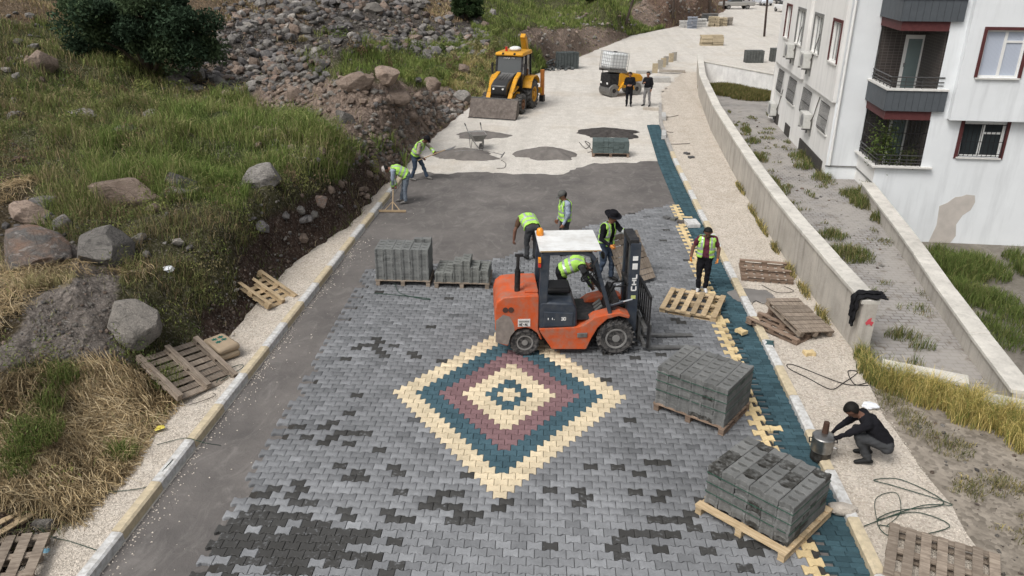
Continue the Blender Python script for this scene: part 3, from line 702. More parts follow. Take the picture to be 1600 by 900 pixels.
for v0, v1 in ((2.0, 6.72), (7.3, 13)):
    b.bb(-1.149, -1.0, v0, v1, 2.60, 2.619)
    for v in (v0, v1): b.add([(-1.15, v, 2.6), (-.9, v, 2.6), (-.9, v, ZT), (-1.15, v, ZT)], [(0, 1, 2, 3)])
b.build('side_overhang', M_STUC2, HB)
b = MB(); b.bb(-1.149, 14, 12.95, 13.1, ZB, ZT); b.bb(13.9, 14, 0, 13, ZB, ZT); b.bb(-1.1, 14, .05, 13, ZT, ZT + .2); b.bb(-1.0, 13.9, 2.3, 12.9, ZB, ZT - .05); b.bb(1.9, 13.9, .3, 2.3, ZB, ZT - .05); b.build('rear_wall_and_roof', M_STUC2, HB)
# windows
window(FR, 2.39, 3.62, 1.35, 2.43, None, (.5,), bars=True, trim_w=.1, transom=True)
for x_ in (2.28, 3.62): b = MB(); FR.box(b, x_, x_ + .11, -.02, .03, 1.30, 2.52); b.build('window_surround', M_BROWN, HB)
window(FRU, 2.32, 3.46, 3.84, 5.2, M_BROWN, (.52,), pane=M_CURT, transom=True); window(FRU, 5.2, 6.4, 3.84, 5.2, M_BROWN, (.52,), pane=M_CURT, transom=True)
for (F_, a, c, z0, z1, tr, br) in ((LF, 2.55, 3.8, 1.38, 2.42, None, 1), (LF, 5.4, 6.9, 1.38, 2.42, None, 1), (LF, 8.3, 9.8, 1.38, 2.42, None, 1), (LF, 11.1, 12.3, 1.38, 2.42, None, 1),
        (LFU, 2.3, 3.4, 3.84, 5.15, M_BROWN, 0), (LFU, 5.0, 6.25, 3.84, 5.15, M_GREYT, 0), (LFU, 8.05, 9.35, 3.84, 5.15, M_GREYT, 0), (LFU, 10.85, 11.85, 3.84, 5.15, M_BROWN, 0)):
    window(F_, a, c, z0, z1, tr, (.35, .68), bars=bool(br), pane=M_GLASS if br else glassmat('pale_window_glass', (.16, .17, .17), .12))
# cellar vents in the side wall
for v0, v1 in ((2.45, 6.3), (8.45, 9.4), (11.1, 11.9)):
    vn = MB(); n = max(2, int((v1 - v0) / .5))
    for i in range(n): LF.box(vn, v0 + (v1 - v0) * i / n + .01, v0 + (v1 - v0) * (i + 1) / n - .01, .004, .05, .0, .46)
    vn.build('cellar_vent', pm('dark_vent_mesh', (.07, .065, .06), .8, 0, .3, 20), HB)
b = MB(); b.tube([(-.93, 1.94, .45), (-.93, 1.94, 9)], .045, 8); b.build('downpipe', M_PVC, HB, smooth=40)
b = MB(); b.bb(-1.05, 0, 1.965, 1.998, .40, .44); b.bb(-.035, -.002, .0, 1.96, .38, .42); b.build('plinth_ledge', M_GREYT, HB)
b = MB(); b.prism([(2.10, -1.66), (2.25, -.95), (2.20, -.30), (2.42, -.18), (2.62, .02), (2.80, .05), (2.95, .12), (3.2, .10), (3.26, -.12), (3.18, -.40), (2.98, -.58), (2.85, -.9), (2.92, -1.3), (2.75, -1.66)], -.004, .004, 'xz'); b.build('plaster_patch', M_PATCH, HB)
# loggias: dark tiled inside, panelled parapet, railing
def loggia(zf, ztop, par_lo, par_hi, barred):
    root = empty('balcony', None, None); root.parent = HB
    b = MB(); b.bb(.06, 1.36, 1.9, 2.02, zf, ztop); b.bb(1.36, 1.5, .16, 2.02, zf, ztop); b.build('tiled_wall', M_TILE, root)
    b = MB(); b.bb(.06, 1.5, .06, 2.0, zf - .12, zf); b.build('floor_slab', M_CONC, root); b = MB(); b.bb(.06, 1.5, .06, 2.0, ztop + .02, ztop + .1); b.build('ceiling_slab', M_CONC, root)
    b = MB(); b.bb(.78, .87, 1.84, 1.9, zf, zf + 1.95); b.bb(1.30, 1.355, 1.84, 1.9, zf, zf + 1.95); b.bb(.87, 1.30, 1.84, 1.9, zf + 1.83, zf + 1.95); b.bb(.87, 1.30, 1.84, 1.9, zf, zf + .1); d = b.build('door', M_PVC, root)
    b = MB(); b.bb(.87, 1.30, 1.85, 1.88, zf + .1, zf + 1.83); b.build('pane', M_FROST, d)
    b = MB(); b.bar((.84, 1.80, zf + .95), (.84, 1.80, zf + 1.07), .02, .02); b.bar((.84, 1.80, zf + 1.05), (.92, 1.80, zf + 1.05), .02, .02); b.build('handle', M_GREYT, d)
    # maroon lintel under the slab above
    b = MB(); b.bb(-.03, 1.33, -.04, .05, ztop, ztop + .28); b.bb(-.04, .05, -.035, 1.98, ztop + .001, ztop + .279); b.build('lintel', M_BROWN, root)
    if par_hi - par_lo > .3:
        n = 9
        for i in range(n):
            p = MB(); x0 = -.1 + (1.66 + .1) * i / n; x1 = -.1 + (1.66 + .1) * (i + 1) / n
            p.bb(x0 + .004, x1 - .004, -.115, -.06, par_lo, par_hi); p.build('panel', M_GREYP, root)
        n = 7
        for i in range(n):
            p = MB(); y0 = -.06 + 2.16 * i / n; y1 = -.06 + 2.16 * (i + 1) / n
            p.bb(-.115, -.06, y0 + .004, y1 - .004, par_lo, par_hi); p.build('panel', M_GREYP, root)
        b = MB(); b.bb(-.06, 1.62, -.06, .06, par_lo + .02, par_hi - .01); b.bb(-.06, .06, .06, 2.0, par_lo + .02, par_hi - .01); b.build('parapet', M_STUC2, root)
    b = MB(); b.bb(-.15, 1.68, -.15, .10, par_hi, par_hi + .05); b.bb(-.15, .10, .101, 2.12, par_hi, par_hi + .049); b.build('parapet_coping', M_SILL, root)
    b = MB(); zr = par_hi + .05; e = -.02
    for h in (.10, .20, .34): b.tube([(e, 1.98, zr + h), (e, e, zr + h), (1.52 if not barred else 1.34, e, zr + h)], .014 if h < .3 else .02, 6)
    for y in (1.9, 1.5, 1.1, .7, .35, 0): b.tube([(e, y, zr), (e, y, zr + .34)], .012, 5)
    for x in (.4, .9, 1.33): b.tube([(x, e, zr), (x, e, zr + .34)], .012, 5)
    b.build('railing', M_RAIL, root, smooth=50)
    if barred:
        b = MB()
        for i in range(12): x = .05 + 1.28 * i / 11; b.tube([(x, .02, zr), (x, .02, ztop)], .009, 4)
        for i in range(15): y = .05 + 1.9 * i / 14; b.tube([(.02, y, zr), (.02, y, ztop)], .009, 4)
        for z_ in (zr + .62, zr + 1.05): b.tube([(.02, 1.97, z_), (.02, .02, z_), (1.34, .02, z_)], .012, 4)
        b.build('security_bars', pm('black_iron', (.025, .025, .027), .5, .5), root)
    return root
loggia(.6, 2.47, .9, .94, True); loggia(2.9, 5.13, 2.75, 3.38, False); loggia(5.56, 7.8, 5.41, 6.04, False)
# air conditioners hung on the side wall
def aircon(v, z, off, label):
    r_ = empty('air_conditioner', label, 'air conditioner', HB.matrix_basis @ Vector((off, v, z)), -BA, 'air conditioners on the side of the house')
    b = MB(); b.bb(-.34, -.06, -.42, .42, 0, .55); b.build('casing', pm('aircon_white', (.55, .55, .52), .5, 0, .1, 6, 0, 50, (.35, .33, .3), .4), r_, bevel=.02)
    b = MB(); b.cyl((-.341, -.1, .28), (-.352, -.1, .28), .22, n=20); b.build('fan_grille', pm('aircon_grille', (.25, .25, .25), .6), r_)
    b = MB(); b.bb(-.36, 0, -.34, -.30, -.06, -.002); b.bb(-.36, 0, .30, .34, -.06, -.002); b.bb(-.05, 0, -.34, -.30, -.3, -.06); b.bb(-.05, 0, .30, .34, -.3, -.06); b.build('bracket', M_GREYT, r_)
    b = MB(); b.tube([(-.1, -.44, .3), (-.06, -.6, .5), (-.03, -.75, .95), (-.03, -1.0, 1.3)], .018, 5); b.build('pipe', pm('pipe_lagging', (.16, .15, .14), .8), r_, smooth=50)
aircon(6.1, 3.24, -1.15, 'boxy white air conditioner beside grey framed window nearest the camera, upper floor')
aircon(9.3, 3.24, -1.15, 'white air conditioner below the farther grey framed upper window')
aircon(5.15, 1.14, -1.03, 'white air conditioner between barred ground floor windows')
aircon(11.9, .34, -1.03, 'white air conditioner low on the wall by the yard far end')
# ------------------------------------------------------------------ boulders and rubble
def rockmat(name, c0, c1, c2):
    t = NT(name); p = t.pos(True); oi = t.n('ObjectInfo'); pv = t.n('VectorMath', operation='ADD'); t.l(p, pv.inputs[0])
    cb = t.n('CombineXYZ'); t.l(t.math('MULTIPLY', oi.outputs['Random'], 37), cb.inputs[0]); t.l(cb.outputs[0], pv.inputs[1]); q = pv.outputs[0]
    n = t.noise(q, 1.6, 6, .65, dist=.6); n2 = t.noise(q, 9, 5, .7); n3 = t.noise(t.scale(q, 1, 1, 3), 2.2, 4, .6, dist=1.2)
    c = t.mix(t.ramp(n, [(.35, 0), (.62, 1)]), c0, c1)
    c = t.mix(t.math('MULTIPLY', t.ramp(n3, [(.54, 0), (.66, 1)]), .7), c, c2)
    c = t.mix(.5, c, t.ramp(n2, [(.3, .6), (.7, 1.3)]), 'MULTIPLY')
    c = t.mix(1, c, t.ramp(oi.outputs['Random'], [(0, .68), (.8, 1.15), (1, 1.6)]), 'MULTIPLY')
    vc = t.n('TexVoronoi', feature='DISTANCE_TO_EDGE'); vc.inputs['Scale'].default_value = 1.3; t.l(q, vc.inputs['Vector']); crack = t.ramp(vc.outputs['Distance'], [(.0, 1), (.02, 0)])
    c = t.mix(t.math('MULTIPLY', crack, .55), c, tuple(x * .3 for x in c0)); n4 = t.noise(q, 24, 4, .7); c = t.mix(.45, c, t.ramp(n4, [(.3, .55), (.7, 1.35)]), 'MULTIPLY')
    t.bump(t.math('ADD', t.math('ADD', n2, n), t.math('MULTIPLY', n4, .4)), .8, .06); return t.out(c, .95, 0, .15)
RM = [rockmat('grey_basalt', (.165, .155, .145), (.26, .245, .225), (.08, .077, .073)), rockmat('rusty_basalt', (.24, .16, .12), (.12, .115, .11), (.30, .28, .26)),
      rockmat('pale_stone', (.31, .285, .255), (.21, .195, .175), (.10, .095, .09)), rockmat('brown_stone', (.19, .145, .115), (.28, .22, .18), (.12, .095, .08)), rockmat('dark_basalt', (.105, .10, .10), (.175, .165, .16), (.25, .235, .22))]
def rock_mesh(seed, sub=2, cuts=5, rough=.16, m=None, smooth=False):
    rr = random.Random(seed); bm = bmesh.new(); bmesh.ops.create_icosphere(bm, subdivisions=sub, radius=1)
    cp = [(Vector((rr.gauss(0, 1), rr.gauss(0, 1), rr.gauss(0, .8))).normalized(), rr.uniform(.55, .85)) for _ in range(cuts)]
    o = Vector((rr.uniform(0, 90), rr.uniform(0, 90), 0))
    for v in bm.verts:
        p = v.co.copy(); p *= 1 + rough * (noise.noise(p * 1.3 + o) + .5 * noise.noise(p * 3.1 + o) + .25 * noise.noise(p * 7 + o))
        for n_, d in cp:
            k = p.dot(n_) - d
            if k > 0: p -= n_ * k * .97
        v.co = p
    me = bpy.data.meshes.new('rock'); bm.to_mesh(me); bm.free()
    if m: me.materials.append(m)
    if smooth: me.polygons.foreach_set('use_smooth', [True] * len(me.polygons)); me.set_sharp_from_angle(angle=R(28))
    return me
BOULD = [  # px, py of the foot, width px, height ratio, depth ratio, material, label
 (45, 418, 118, .55, .8, 1, 'broad boulder with rust and dark streaks at left edge beside round grey boulder'), (153, 412, 104, .66, .9, 0, 'big round grey boulder with a crack across it'),
 (40, 350, 66, .5, .8, 3, 'flat reddish brown boulder lying above the streaked boulder'), (62, 330, 48, .6, .8, 4, 'dark grey rock behind the flat reddish boulder'), (93, 364, 42, .7, .9, 0, 'small grey rock in the gap above the round boulder'),
 (190, 322, 104, .48, .55, 3, 'long brown slab boulder with sloping top in the grass'), (277, 303, 46, .8, .8, 4, 'dark angular rock right of the brown slab'), (268, 312, 46, .4, .7, 2, 'pale low rock in front of the dark angular rock'),
 (408, 293, 68, .58, .8, 0, 'rounded grey boulder alone in green grass near the bank'), (190, 216, 42, .5, .8, 0, 'small bluish grey rock in the middle of the grass'), (58, 112, 46, .85, .8, 3, 'tall grey and brown rock left of the big bush'),
 (125, 190, 48, .4, .7, 2, 'long low pale rock sunk in grass below the bush'), (233, 186, 26, .6, .8, 2, 'small round pale rock in grass below the bush'), (205, 538, 96, .85, .75, 2, 'pale block shaped boulder with dark lichen above the bank'),
 (305, 306, 20, .8, .8, 4, 'small dark stone right of the dark angular rock'), (268, 138, 48, .38, .7, 2, 'flat pale stone at the right foot of the bush'), (306, 130, 26, .85, .7, 2, 'upright pale stone at the right foot of the bush'), (340, 142, 36, .7, .8, 0, 'grey pointed stone right of the bush among rubble'),
 (612, 166, 52, .55, .8, 3, 'large brown rock standing on the earth heap'), (537, 196, 36, .8, .8, 0, 'round grey rock on the face of the earth heap'), (600, 140, 46, .8, .8, 3, 'broad brown rock on top of the earth heap'), (672, 146, 34, .85, .8, 3, 'dark brown pointed rock beside the grass above the heap'),
 (555, 150, 55, .5, .7, 3, 'slanted brown slab on the crest of the earth heap'), (722, 165, 26, .9, .8, 0, 'grey rock left of the backhoe loader'), (665, 196, 18, .8, .9, 3, 'small dark red stone at the foot of the earth heap'), (640, 190, 26, .6, .8, 3, 'brown stone low on the right end of the earth heap'),
 (498, 330, 24, .8, .8, 1, 'reddish stone on the dark soil bank'), (470, 345, 18, .7, .8, 0, 'grey stone in the dark soil bank'), (215, 385, 26, .8, .8, 2, 'broken pale stone right of the round boulder'), (70, 835, 34, .8, .6, 2, 'triangular grey stone beside pallet in the lower left corner'), (84, 850, 18, .5, .8, 0, 'small grey stone on the gravel edge, lower left corner'),
 (20, 190, 36, .5, .8, 2, 'pale rock in grass near the left edge'), (300, 150, 40, .4, .8, 0, 'low grey stone under the bush edge'), (460, 160, 30, .7, .8, 3, 'brown stone on the left flank of the earth heap'), (430, 200, 24, .7, .8, 0, 'grey stone at the left foot of the earth heap'),
 (580, 25, 32, .5, .8, 2, 'large flat pale stone on top of the rubble slope')]
for i, (px, py, wpx, hr, dr, mi, lab) in enumerate(BOULD):
    p = T(px, py - 3); sc = (p - _C).dot(_fw) / FPX; wd = wpx * sc / 2
    o = bpy.data.objects.new('boulder', rock_mesh(100 + i, 4 if wpx > 40 else 3, 13, .22, RM[mi], True)); link(o)
    hz = wd * 2 * hr * .62
    o.location = (p.x, p.y + wd * dr * .5, float(hgt(p.x, p.y + wd * dr * .5)) + hz * .28); o.scale = (wd * 1.15, wd * dr, hz); o.rotation_euler = (random.uniform(-.15, .15), random.uniform(-.15, .15), random.uniform(-.4, .4))
    tag(o, lab, 'boulder', 'boulders on the slope')
RUB = [rock_mesh(500 + i, 1, 8, .4, RM[i % 5]) for i in range(15)]
def rubble(name, label, blobs, n, keep=300, smin=4, smax=14, kind_w=(4, 1.5, 2.2, 2, 3)):
    root = empty(name, label, 'rubble' if 'rubble' in name else 'stones')
    mids = []
    pts = []
    while len(pts) < n:
        cx, cy, rx, ry, wgt = random.choice(blobs)
        if random.random() > wgt: continue
        a = random.uniform(0, 6.28); r_ = math.sqrt(random.random())
        px, py = cx + rx * r_ * math.cos(a), cy + ry * r_ * math.sin(a)
        if py < -25: continue
        s = smin + (smax - smin) * random.random() ** 3.6; pts.append((px, py, s))
    pts.sort(key=lambda q: -q[2]); first = None; B = {}
    for i, (px, py, s) in enumerate(pts):
        p = T(px, py)
        if p.y > 175 or float(XL(p.y)) - p.x < .12: continue
        sc = (p - _C).dot(_fw) / FPX; wd = s * sc / 2
        mi = random.choices(range(15), weights=[kind_w[k % 5] for k in range(15)])[0]
        S_ = Vector((wd * random.uniform(.85, 1.3), wd * random.uniform(.7, 1.2), wd * random.uniform(.5, .85)))
        loc = Vector((p.x, p.y, float(hgt(p.x, p.y)) + S_.z * .3)); rot = Euler((random.uniform(-.4, .4), random.uniform(-.4, .4), random.uniform(0, 6.28)))
        if first is None: root.location = loc; first = loc.copy()
        if i < keep:
            o = link(bpy.data.objects.new('stone', RUB[mi]), root); o.location = loc - first; o.rotation_euler = rot; o.scale = S_
        else:
            Mx = Matrix.LocRotScale(loc - first, rot, S_); B.setdefault(mi % 5, []).append((mi, Mx))
    if B:
        V, F, MI = [], [], []; off = 0; cache = {}
        for mk, lst in B.items():
            for mi, Mx in lst:
                if mi not in cache:
                    me = RUB[mi]; cache[mi] = (np.array([v.co[:] for v in me.vertices]), np.array([q.vertices[:] for q in me.polygons]))
                v0, f0 = cache[mi]; m4 = np.array(Mx); V.append(v0 @ m4[:3, :3].T + m4[:3, 3]); F.append(f0 + off); MI.append(np.full(len(f0), mk)); off += len(v0)
        o = np_obj('small_stones', np_mesh('small_stones', np.concatenate(V), np.concatenate(F), RM, mi=np.concatenate(MI)), root); tag(o, kind='stuff')
    return root
rubble('rubble_slope', 'grey rubble of broken rock spilling down the hillside behind the earth heap', [(600, 30, 175, 40, 1), (490, 55, 150, 45, 1), (395, 75, 75, 60, 1), (335, 125, 80, 28, .8), (450, 110, 70, 35, 1), (660, 65, 110, 22, .9), (560, 10, 110, 18, .8), (420, 20, 80, 25, .5), (700, 80, 60, 18, .5)], 3300, 300, 3.5, 24, (3.5, 1.6, 1.5, 1.8, 4))
rubble('stones_on_earth_heap', 'clods and stones strewn over the bare earth heap left of the road', [(540, 190, 145, 70, 1), (640, 205, 75, 60, 1), (600, 240, 60, 25, .35), (690, 170, 40, 25, 1), (560, 300, 45, 35, .1), (450, 170, 40, 45, .9)], 3600, 300, 2.0, 18, (1.0, 1, 1.8, 6, .4))
rubble('stones_in_soil', 'small pale stones in the bare soil patch left of the kerb', [(100, 480, 80, 45, 1), (120, 540, 85, 45, 1), (150, 580, 60, 40, 1), (380, 480, 55, 60, .6), (470, 420, 50, 60, .6), (30, 860, 50, 40, 1), (330, 560, 60, 40, .5), (200, 640, 100, 60, .1), (60, 520, 60, 50, 1)], 1500, 260, 2.5, 9, (2, .6, 4, 1.6, .8))
rubble('stones_on_far_bank', 'stones and clods on the earth banks behind the backhoe loader', [(870, 70, 50, 25, 1), (930, 55, 50, 20, 1), (840, 60, 35, 22, 1), (1000, 25, 40, 20, 1), (1070, 20, 50, 20, 1), (890, 30, 30, 10, .6), (730, 130, 40, 40, .5), (700, 160, 30, 20, 1)], 700, 200, 2.2, 9, (2, .7, 3, 4, 1))

rubble('stones_in_grass', 'rocks of mixed size half hidden in the grass and weeds left of the road', [(60, 150, 70, 60, 1), (60, 370, 70, 45, 1), (240, 300, 90, 40, .7), (330, 260, 120, 60, .4), (150, 240, 140, 50, .4), (30, 60, 40, 50, .8), (300, 150, 60, 25, 1), (250, 410, 60, 40, .5), (450, 350, 60, 40, .7), (700, 120, 50, 40, .5)], 170, 170, 6, 30, (4, 1, 2, 2, 2))
def ground_stones(name, label, n, fx, fy, z, s0, s1):
    r = empty(name, label, 'stones', (fx(), fy(), z)); o0 = r.location.copy()
    for i in range(n):
        o = link(bpy.data.objects.new('stone', RUB[random.randrange(15)]), r); s = s0 + (s1 - s0) * random.random() ** 3; o.location = Vector((fx(), fy(), z + s * .25)) - o0; o.scale = (s, s * random.uniform(.7, 1.1), s * .6); o.rotation_euler = (0, 0, random.uniform(0, 6.28))
ground_stones('stones_on_dirt', 'small stones strewn over the trodden dirt right of the gravel verge', 240, lambda: random.uniform(5.6, 8.3), lambda: random.uniform(7.3, 11.6), 0, .012, .055)
ground_stones('stones_in_yard', 'bits of rubble lying about in the weedy yard beside the house', 160, lambda: random.uniform(6.6, 8.9), lambda: random.uniform(17, 38), -.02, .02, .09)
# ------------------------------------------------------------------ grass, weeds, straw
def leafmat(name, rough=.75, trans=.25):
    t = NT(name); a = t.n('Attribute', attribute_name='Col').outputs['Color']; t.out(a, rough, 0, .1)
    tr = t.n('BsdfTranslucent'); t.l(a, tr.inputs['Color']); mx = t.n('MixShader'); mx.inputs[0].default_value = trans
    t.l(t.b.outputs[0], mx.inputs[1]); t.l(tr.outputs[0], mx.inputs[2]); t.l(mx.outputs[0], t.t.nodes['Material Output'].inputs['Surface']); return t.m
M_LEAF = leafmat('grass_blades')
def blades(name, P, h, w_, lean, C, label=None, tipcol=None, bend=None):
    """P roots (n,3), h height, w_ width, lean horizontal reach (fraction of h), C colour (n,3)"""
    n = len(P); a = rng.uniform(0, 6.283, n); b = rng.uniform(0, 6.283, n)
    dirx = np.stack([np.cos(a), np.sin(a), np.zeros(n)], 1); sid = np.stack([np.cos(b), np.sin(b), np.zeros(n)], 1) * (w_ / 2)[:, None]
    up = np.array([0, 0, 1.0])
    ln = lean * rng.uniform(.3, 1.3, n)
    mid = P + dirx * (h * ln * .35)[:, None] + up * (h * .6)[:, None]
    tip = P + dirx * (h * ln)[:, None] + up * (h * np.maximum(.15, 1 - .45 * ln))[:, None]
    V = np.stack([P - sid, P + sid, mid - sid * .7, mid + sid * .7, tip], 1).reshape(-1, 3)
    F0 = np.array([(0, 1, 3), (0, 3, 2), (2, 3, 4)]); F = (F0[None] + (np.arange(n) * 5)[:, None, None]).reshape(-1, 3)
    tc = C if tipcol is None else tipcol
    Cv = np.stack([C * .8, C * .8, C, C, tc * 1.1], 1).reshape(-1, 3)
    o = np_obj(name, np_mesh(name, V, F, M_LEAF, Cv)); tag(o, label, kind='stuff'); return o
GK = {  # kind: density, height, width, lean, colours
 'tall': (1.6, .54, .014, .6, [(0.122, 0.177, 0.044), (0.152, 0.201, 0.055), (0.195, 0.213, 0.079), (0.104, 0.146, 0.040), (0.305, 0.275, 0.134), (0.171, 0.207, 0.061)]),
 'mix': (1.3, .36, .014, .65, [(0.134, 0.171, 0.051), (0.183, 0.201, 0.073), (0.256, 0.232, 0.116), (0.281, 0.220, 0.128), (0.122, 0.152, 0.049), (0.159, 0.183, 0.061)]),
 'weed': (1.15, .28, .013, .7, [(0.122, 0.140, 0.051), (0.159, 0.165, 0.067), (0.110, 0.128, 0.044), (0.220, 0.183, 0.098), (0.183, 0.134, 0.079), (0.146, 0.159, 0.061)]),
 'straw': (.10, .28, .009, 1.2, [(0.512, 0.403, 0.232), (0.390, 0.293, 0.159), (0.134, 0.165, 0.055)]),
 'dry': (.8, .28, .011, 1.0, [(0.561, 0.464, 0.293), (0.464, 0.366, 0.220), (0.244, 0.220, 0.110)]),
 'soil': (.08, .2, .011, .9, [(0.403, 0.342, 0.207), (0.171, 0.183, 0.073)]), 'dark': (.13, .2, .011, 1.0, [(0.232, 0.189, 0.122), (0.110, 0.128, 0.049)]), 'earth': (.05, .2, .013, .9, [(0.268, 0.232, 0.122), (0.134, 0.159, 0.055)]),
 'green': (1.4, .38, .018, .55, [(0.134, 0.183, 0.049), (0.171, 0.213, 0.061), (0.220, 0.238, 0.085), (0.110, 0.152, 0.043)]), 'drygreen': (1.3, .42, .017, .55, [(0.390, 0.317, 0.146), (0.256, 0.244, 0.098), (0.183, 0.207, 0.073), (0.464, 0.378, 0.195)]),
 'rubble': (.05, .25, .017, .7, [(0.159, 0.183, 0.067), (0.293, 0.244, 0.134)]), 'brown': (1.0, .24, .017, .7, [(0.366, 0.262, 0.159), (0.281, 0.201, 0.122), (0.207, 0.195, 0.085), (0.439, 0.342, 0.201)]), 'red': (.06, .3, .02, .6, [(0.220, 0.183, 0.098)])}
def grow():
    n = 880000
    u = rng.random(n); y = 5 * (150 / 5) ** (u ** 1.0)                       # denser near the camera
    d = 42 * rng.random(n) ** 1.5 * np.minimum(1, y / 14 + .35); x = XL(y) - d - .05
    z = hgt(x, y); px, py, k = pixel(x, y, z)
    ok = (k > .5) & (px > -420) & (px < 1130) & (py > -40) & (py < 1050) & ((px > -60) | (rng.random(n) < .45)); x, y, z, px, py, k, d = [q[ok] for q in (x, y, z, px, py, k, d)]
    zi = zone_at(px, py); r_ = rng.random(len(x)); cl = fbm(x * 1.3, y * 1.3, 3, 41); patch = .5 * fbm(x * .45, y * .45, 2, 55) + .5 * fbm(x * 2.1, y * 2.1, 2, 57); tuft = fbm(x * .8, y * .8, 2, 59)
    for kind, (dens, h, w_, lean, cols) in GK.items():
        m = (zi == ZK.index(kind)) & (r_ < dens * .62 * np.clip((cl - .27) * 3.4, .06, 1.5))
        q = np.nonzero(m)[0]
        if not len(q): continue
        c = np.array(cols); ci = np.clip((patch[q] * 2.0 - .5 + rng.normal(0, .24, len(q))) * len(c), 0, len(c) - 1).astype(int)
        C = c[ci] * rng.uniform(.75, 1.35, (len(q), 1)) * 1.08
        dist = k[q]; hh = h * rng.uniform(.5, 1.35, len(q)) * (.25 + 1.5 * tuft[q] ** 1.3 + .3 * cl[q]); ww = np.maximum(w_ * .8, dist * .00072) * rng.uniform(.7, 1.3, len(q))
        nm = {'straw': 'dry_stalks', 'dry': 'dry_grass', 'brown': 'brown_hill_grass', 'weed': 'bank_weeds', 'tall': 'tall_green_grass', 'mix': 'mixed_meadow_grass', 'green': 'hill_grass', 'drygreen': 'yellow_green_grass'}.get(kind, 'sparse_weeds')
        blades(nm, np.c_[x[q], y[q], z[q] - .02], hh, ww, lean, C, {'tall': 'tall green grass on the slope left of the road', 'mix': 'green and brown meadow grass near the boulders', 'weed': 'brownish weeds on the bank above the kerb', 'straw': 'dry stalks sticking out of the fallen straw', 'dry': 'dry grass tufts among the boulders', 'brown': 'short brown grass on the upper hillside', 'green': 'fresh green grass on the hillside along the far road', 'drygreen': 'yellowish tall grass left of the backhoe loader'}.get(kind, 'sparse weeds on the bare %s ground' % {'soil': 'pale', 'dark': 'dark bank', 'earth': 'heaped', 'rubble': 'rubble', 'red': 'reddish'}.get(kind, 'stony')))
grow()
def straw():
    """fallen straw: long thin stalks lying over one another"""
    n = 26000; blobs = [(130, 690, 150, 90), (215, 650, 80, 50), (60, 740, 80, 60), (150, 770, 70, 45), (8, 480, 28, 50), (10, 300, 30, 25), (60, 432, 70, 12), (205, 428, 30, 14)]; wts = [8, 3, 3, 2, .8, .4, .3, .15]
    P = []; L = []
    for (cx, cy, rx, ry), wt in zip(blobs, wts):
        m = int(n * wt / sum(wts)); c = T(cx, cy); e = T(cx + rx, cy); f = T(cx, cy - ry); ax = abs(e.x - c.x) + .1; ay = abs(f.y - c.y) + .1
        a = rng.uniform(0, 6.28, m); r_ = np.sqrt(rng.random(m)) * 1.05; x = c.x + ax * r_ * np.cos(a); y = c.y + ay * r_ * np.sin(a)
        P.append(np.c_[x, y])
    P = np.concatenate(P); P = P[P[:, 0] < XL(P[:, 1]) - .05]; n = len(P)
    sw = fbm(P[:, 0] * .7, P[:, 1] * .7, 2, 66) * 9; a = sw + rng.normal(0, 1.1, n); L = rng.uniform(.18, .62, n); w_ = rng.uniform(.005, .010, n)
    lift = rng.uniform(0.0, .20, n) ** 1.2 * (.4 + 1.2 * fbm(P[:, 0] * 1.8, P[:, 1] * 1.8, 2, 88)); nseg = 4; Vs = []
    cur = rng.normal(0, .5, n)
    for k in range(nseg + 1):
        s = k / nseg - .5; aa = a + cur * s; x = P[:, 0] + np.cos(aa) * L * s; y = P[:, 1] + np.sin(aa) * L * s
        x = np.minimum(x, XL(y) + .12); z = hgt(x, y) + .03 + lift * (1 - 2.2 * s * s) + .08 * np.sin(np.arange(n) * 1.7) * s
        z = np.maximum(z, .03)
        sx, sy = -np.sin(aa) * w_ / 2, np.cos(aa) * w_ / 2
        Vs += [np.stack([x - sx, y - sy, z], 1), np.stack([x + sx, y + sy, z + .004], 1)]
    V = np.stack(Vs, 1).reshape(-1, 3); F0 = np.array([(2 * k, 2 * k + 1, 2 * k + 3, 2 * k + 2) for k in range(nseg)])
    F = (F0[None] + (np.arange(n) * 2 * (nseg + 1))[:, None, None]).reshape(-1, 4)
    c = np.array([(.46, .36, .21), (.38, .29, .165), (.30, .22, .12), (.54, .44, .28), (.20, .15, .085)])[rng.integers(0, 5, n)] * rng.uniform(.55, 1.2, (n, 1)) * np.clip(.35 + 1.3 * fbm(P[:, 0] * 1.5, P[:, 1] * 1.5, 3, 91), .4, 1.15)[:, None]
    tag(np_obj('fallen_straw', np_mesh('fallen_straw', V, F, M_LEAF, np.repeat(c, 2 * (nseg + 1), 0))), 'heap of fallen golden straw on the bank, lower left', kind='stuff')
straw()
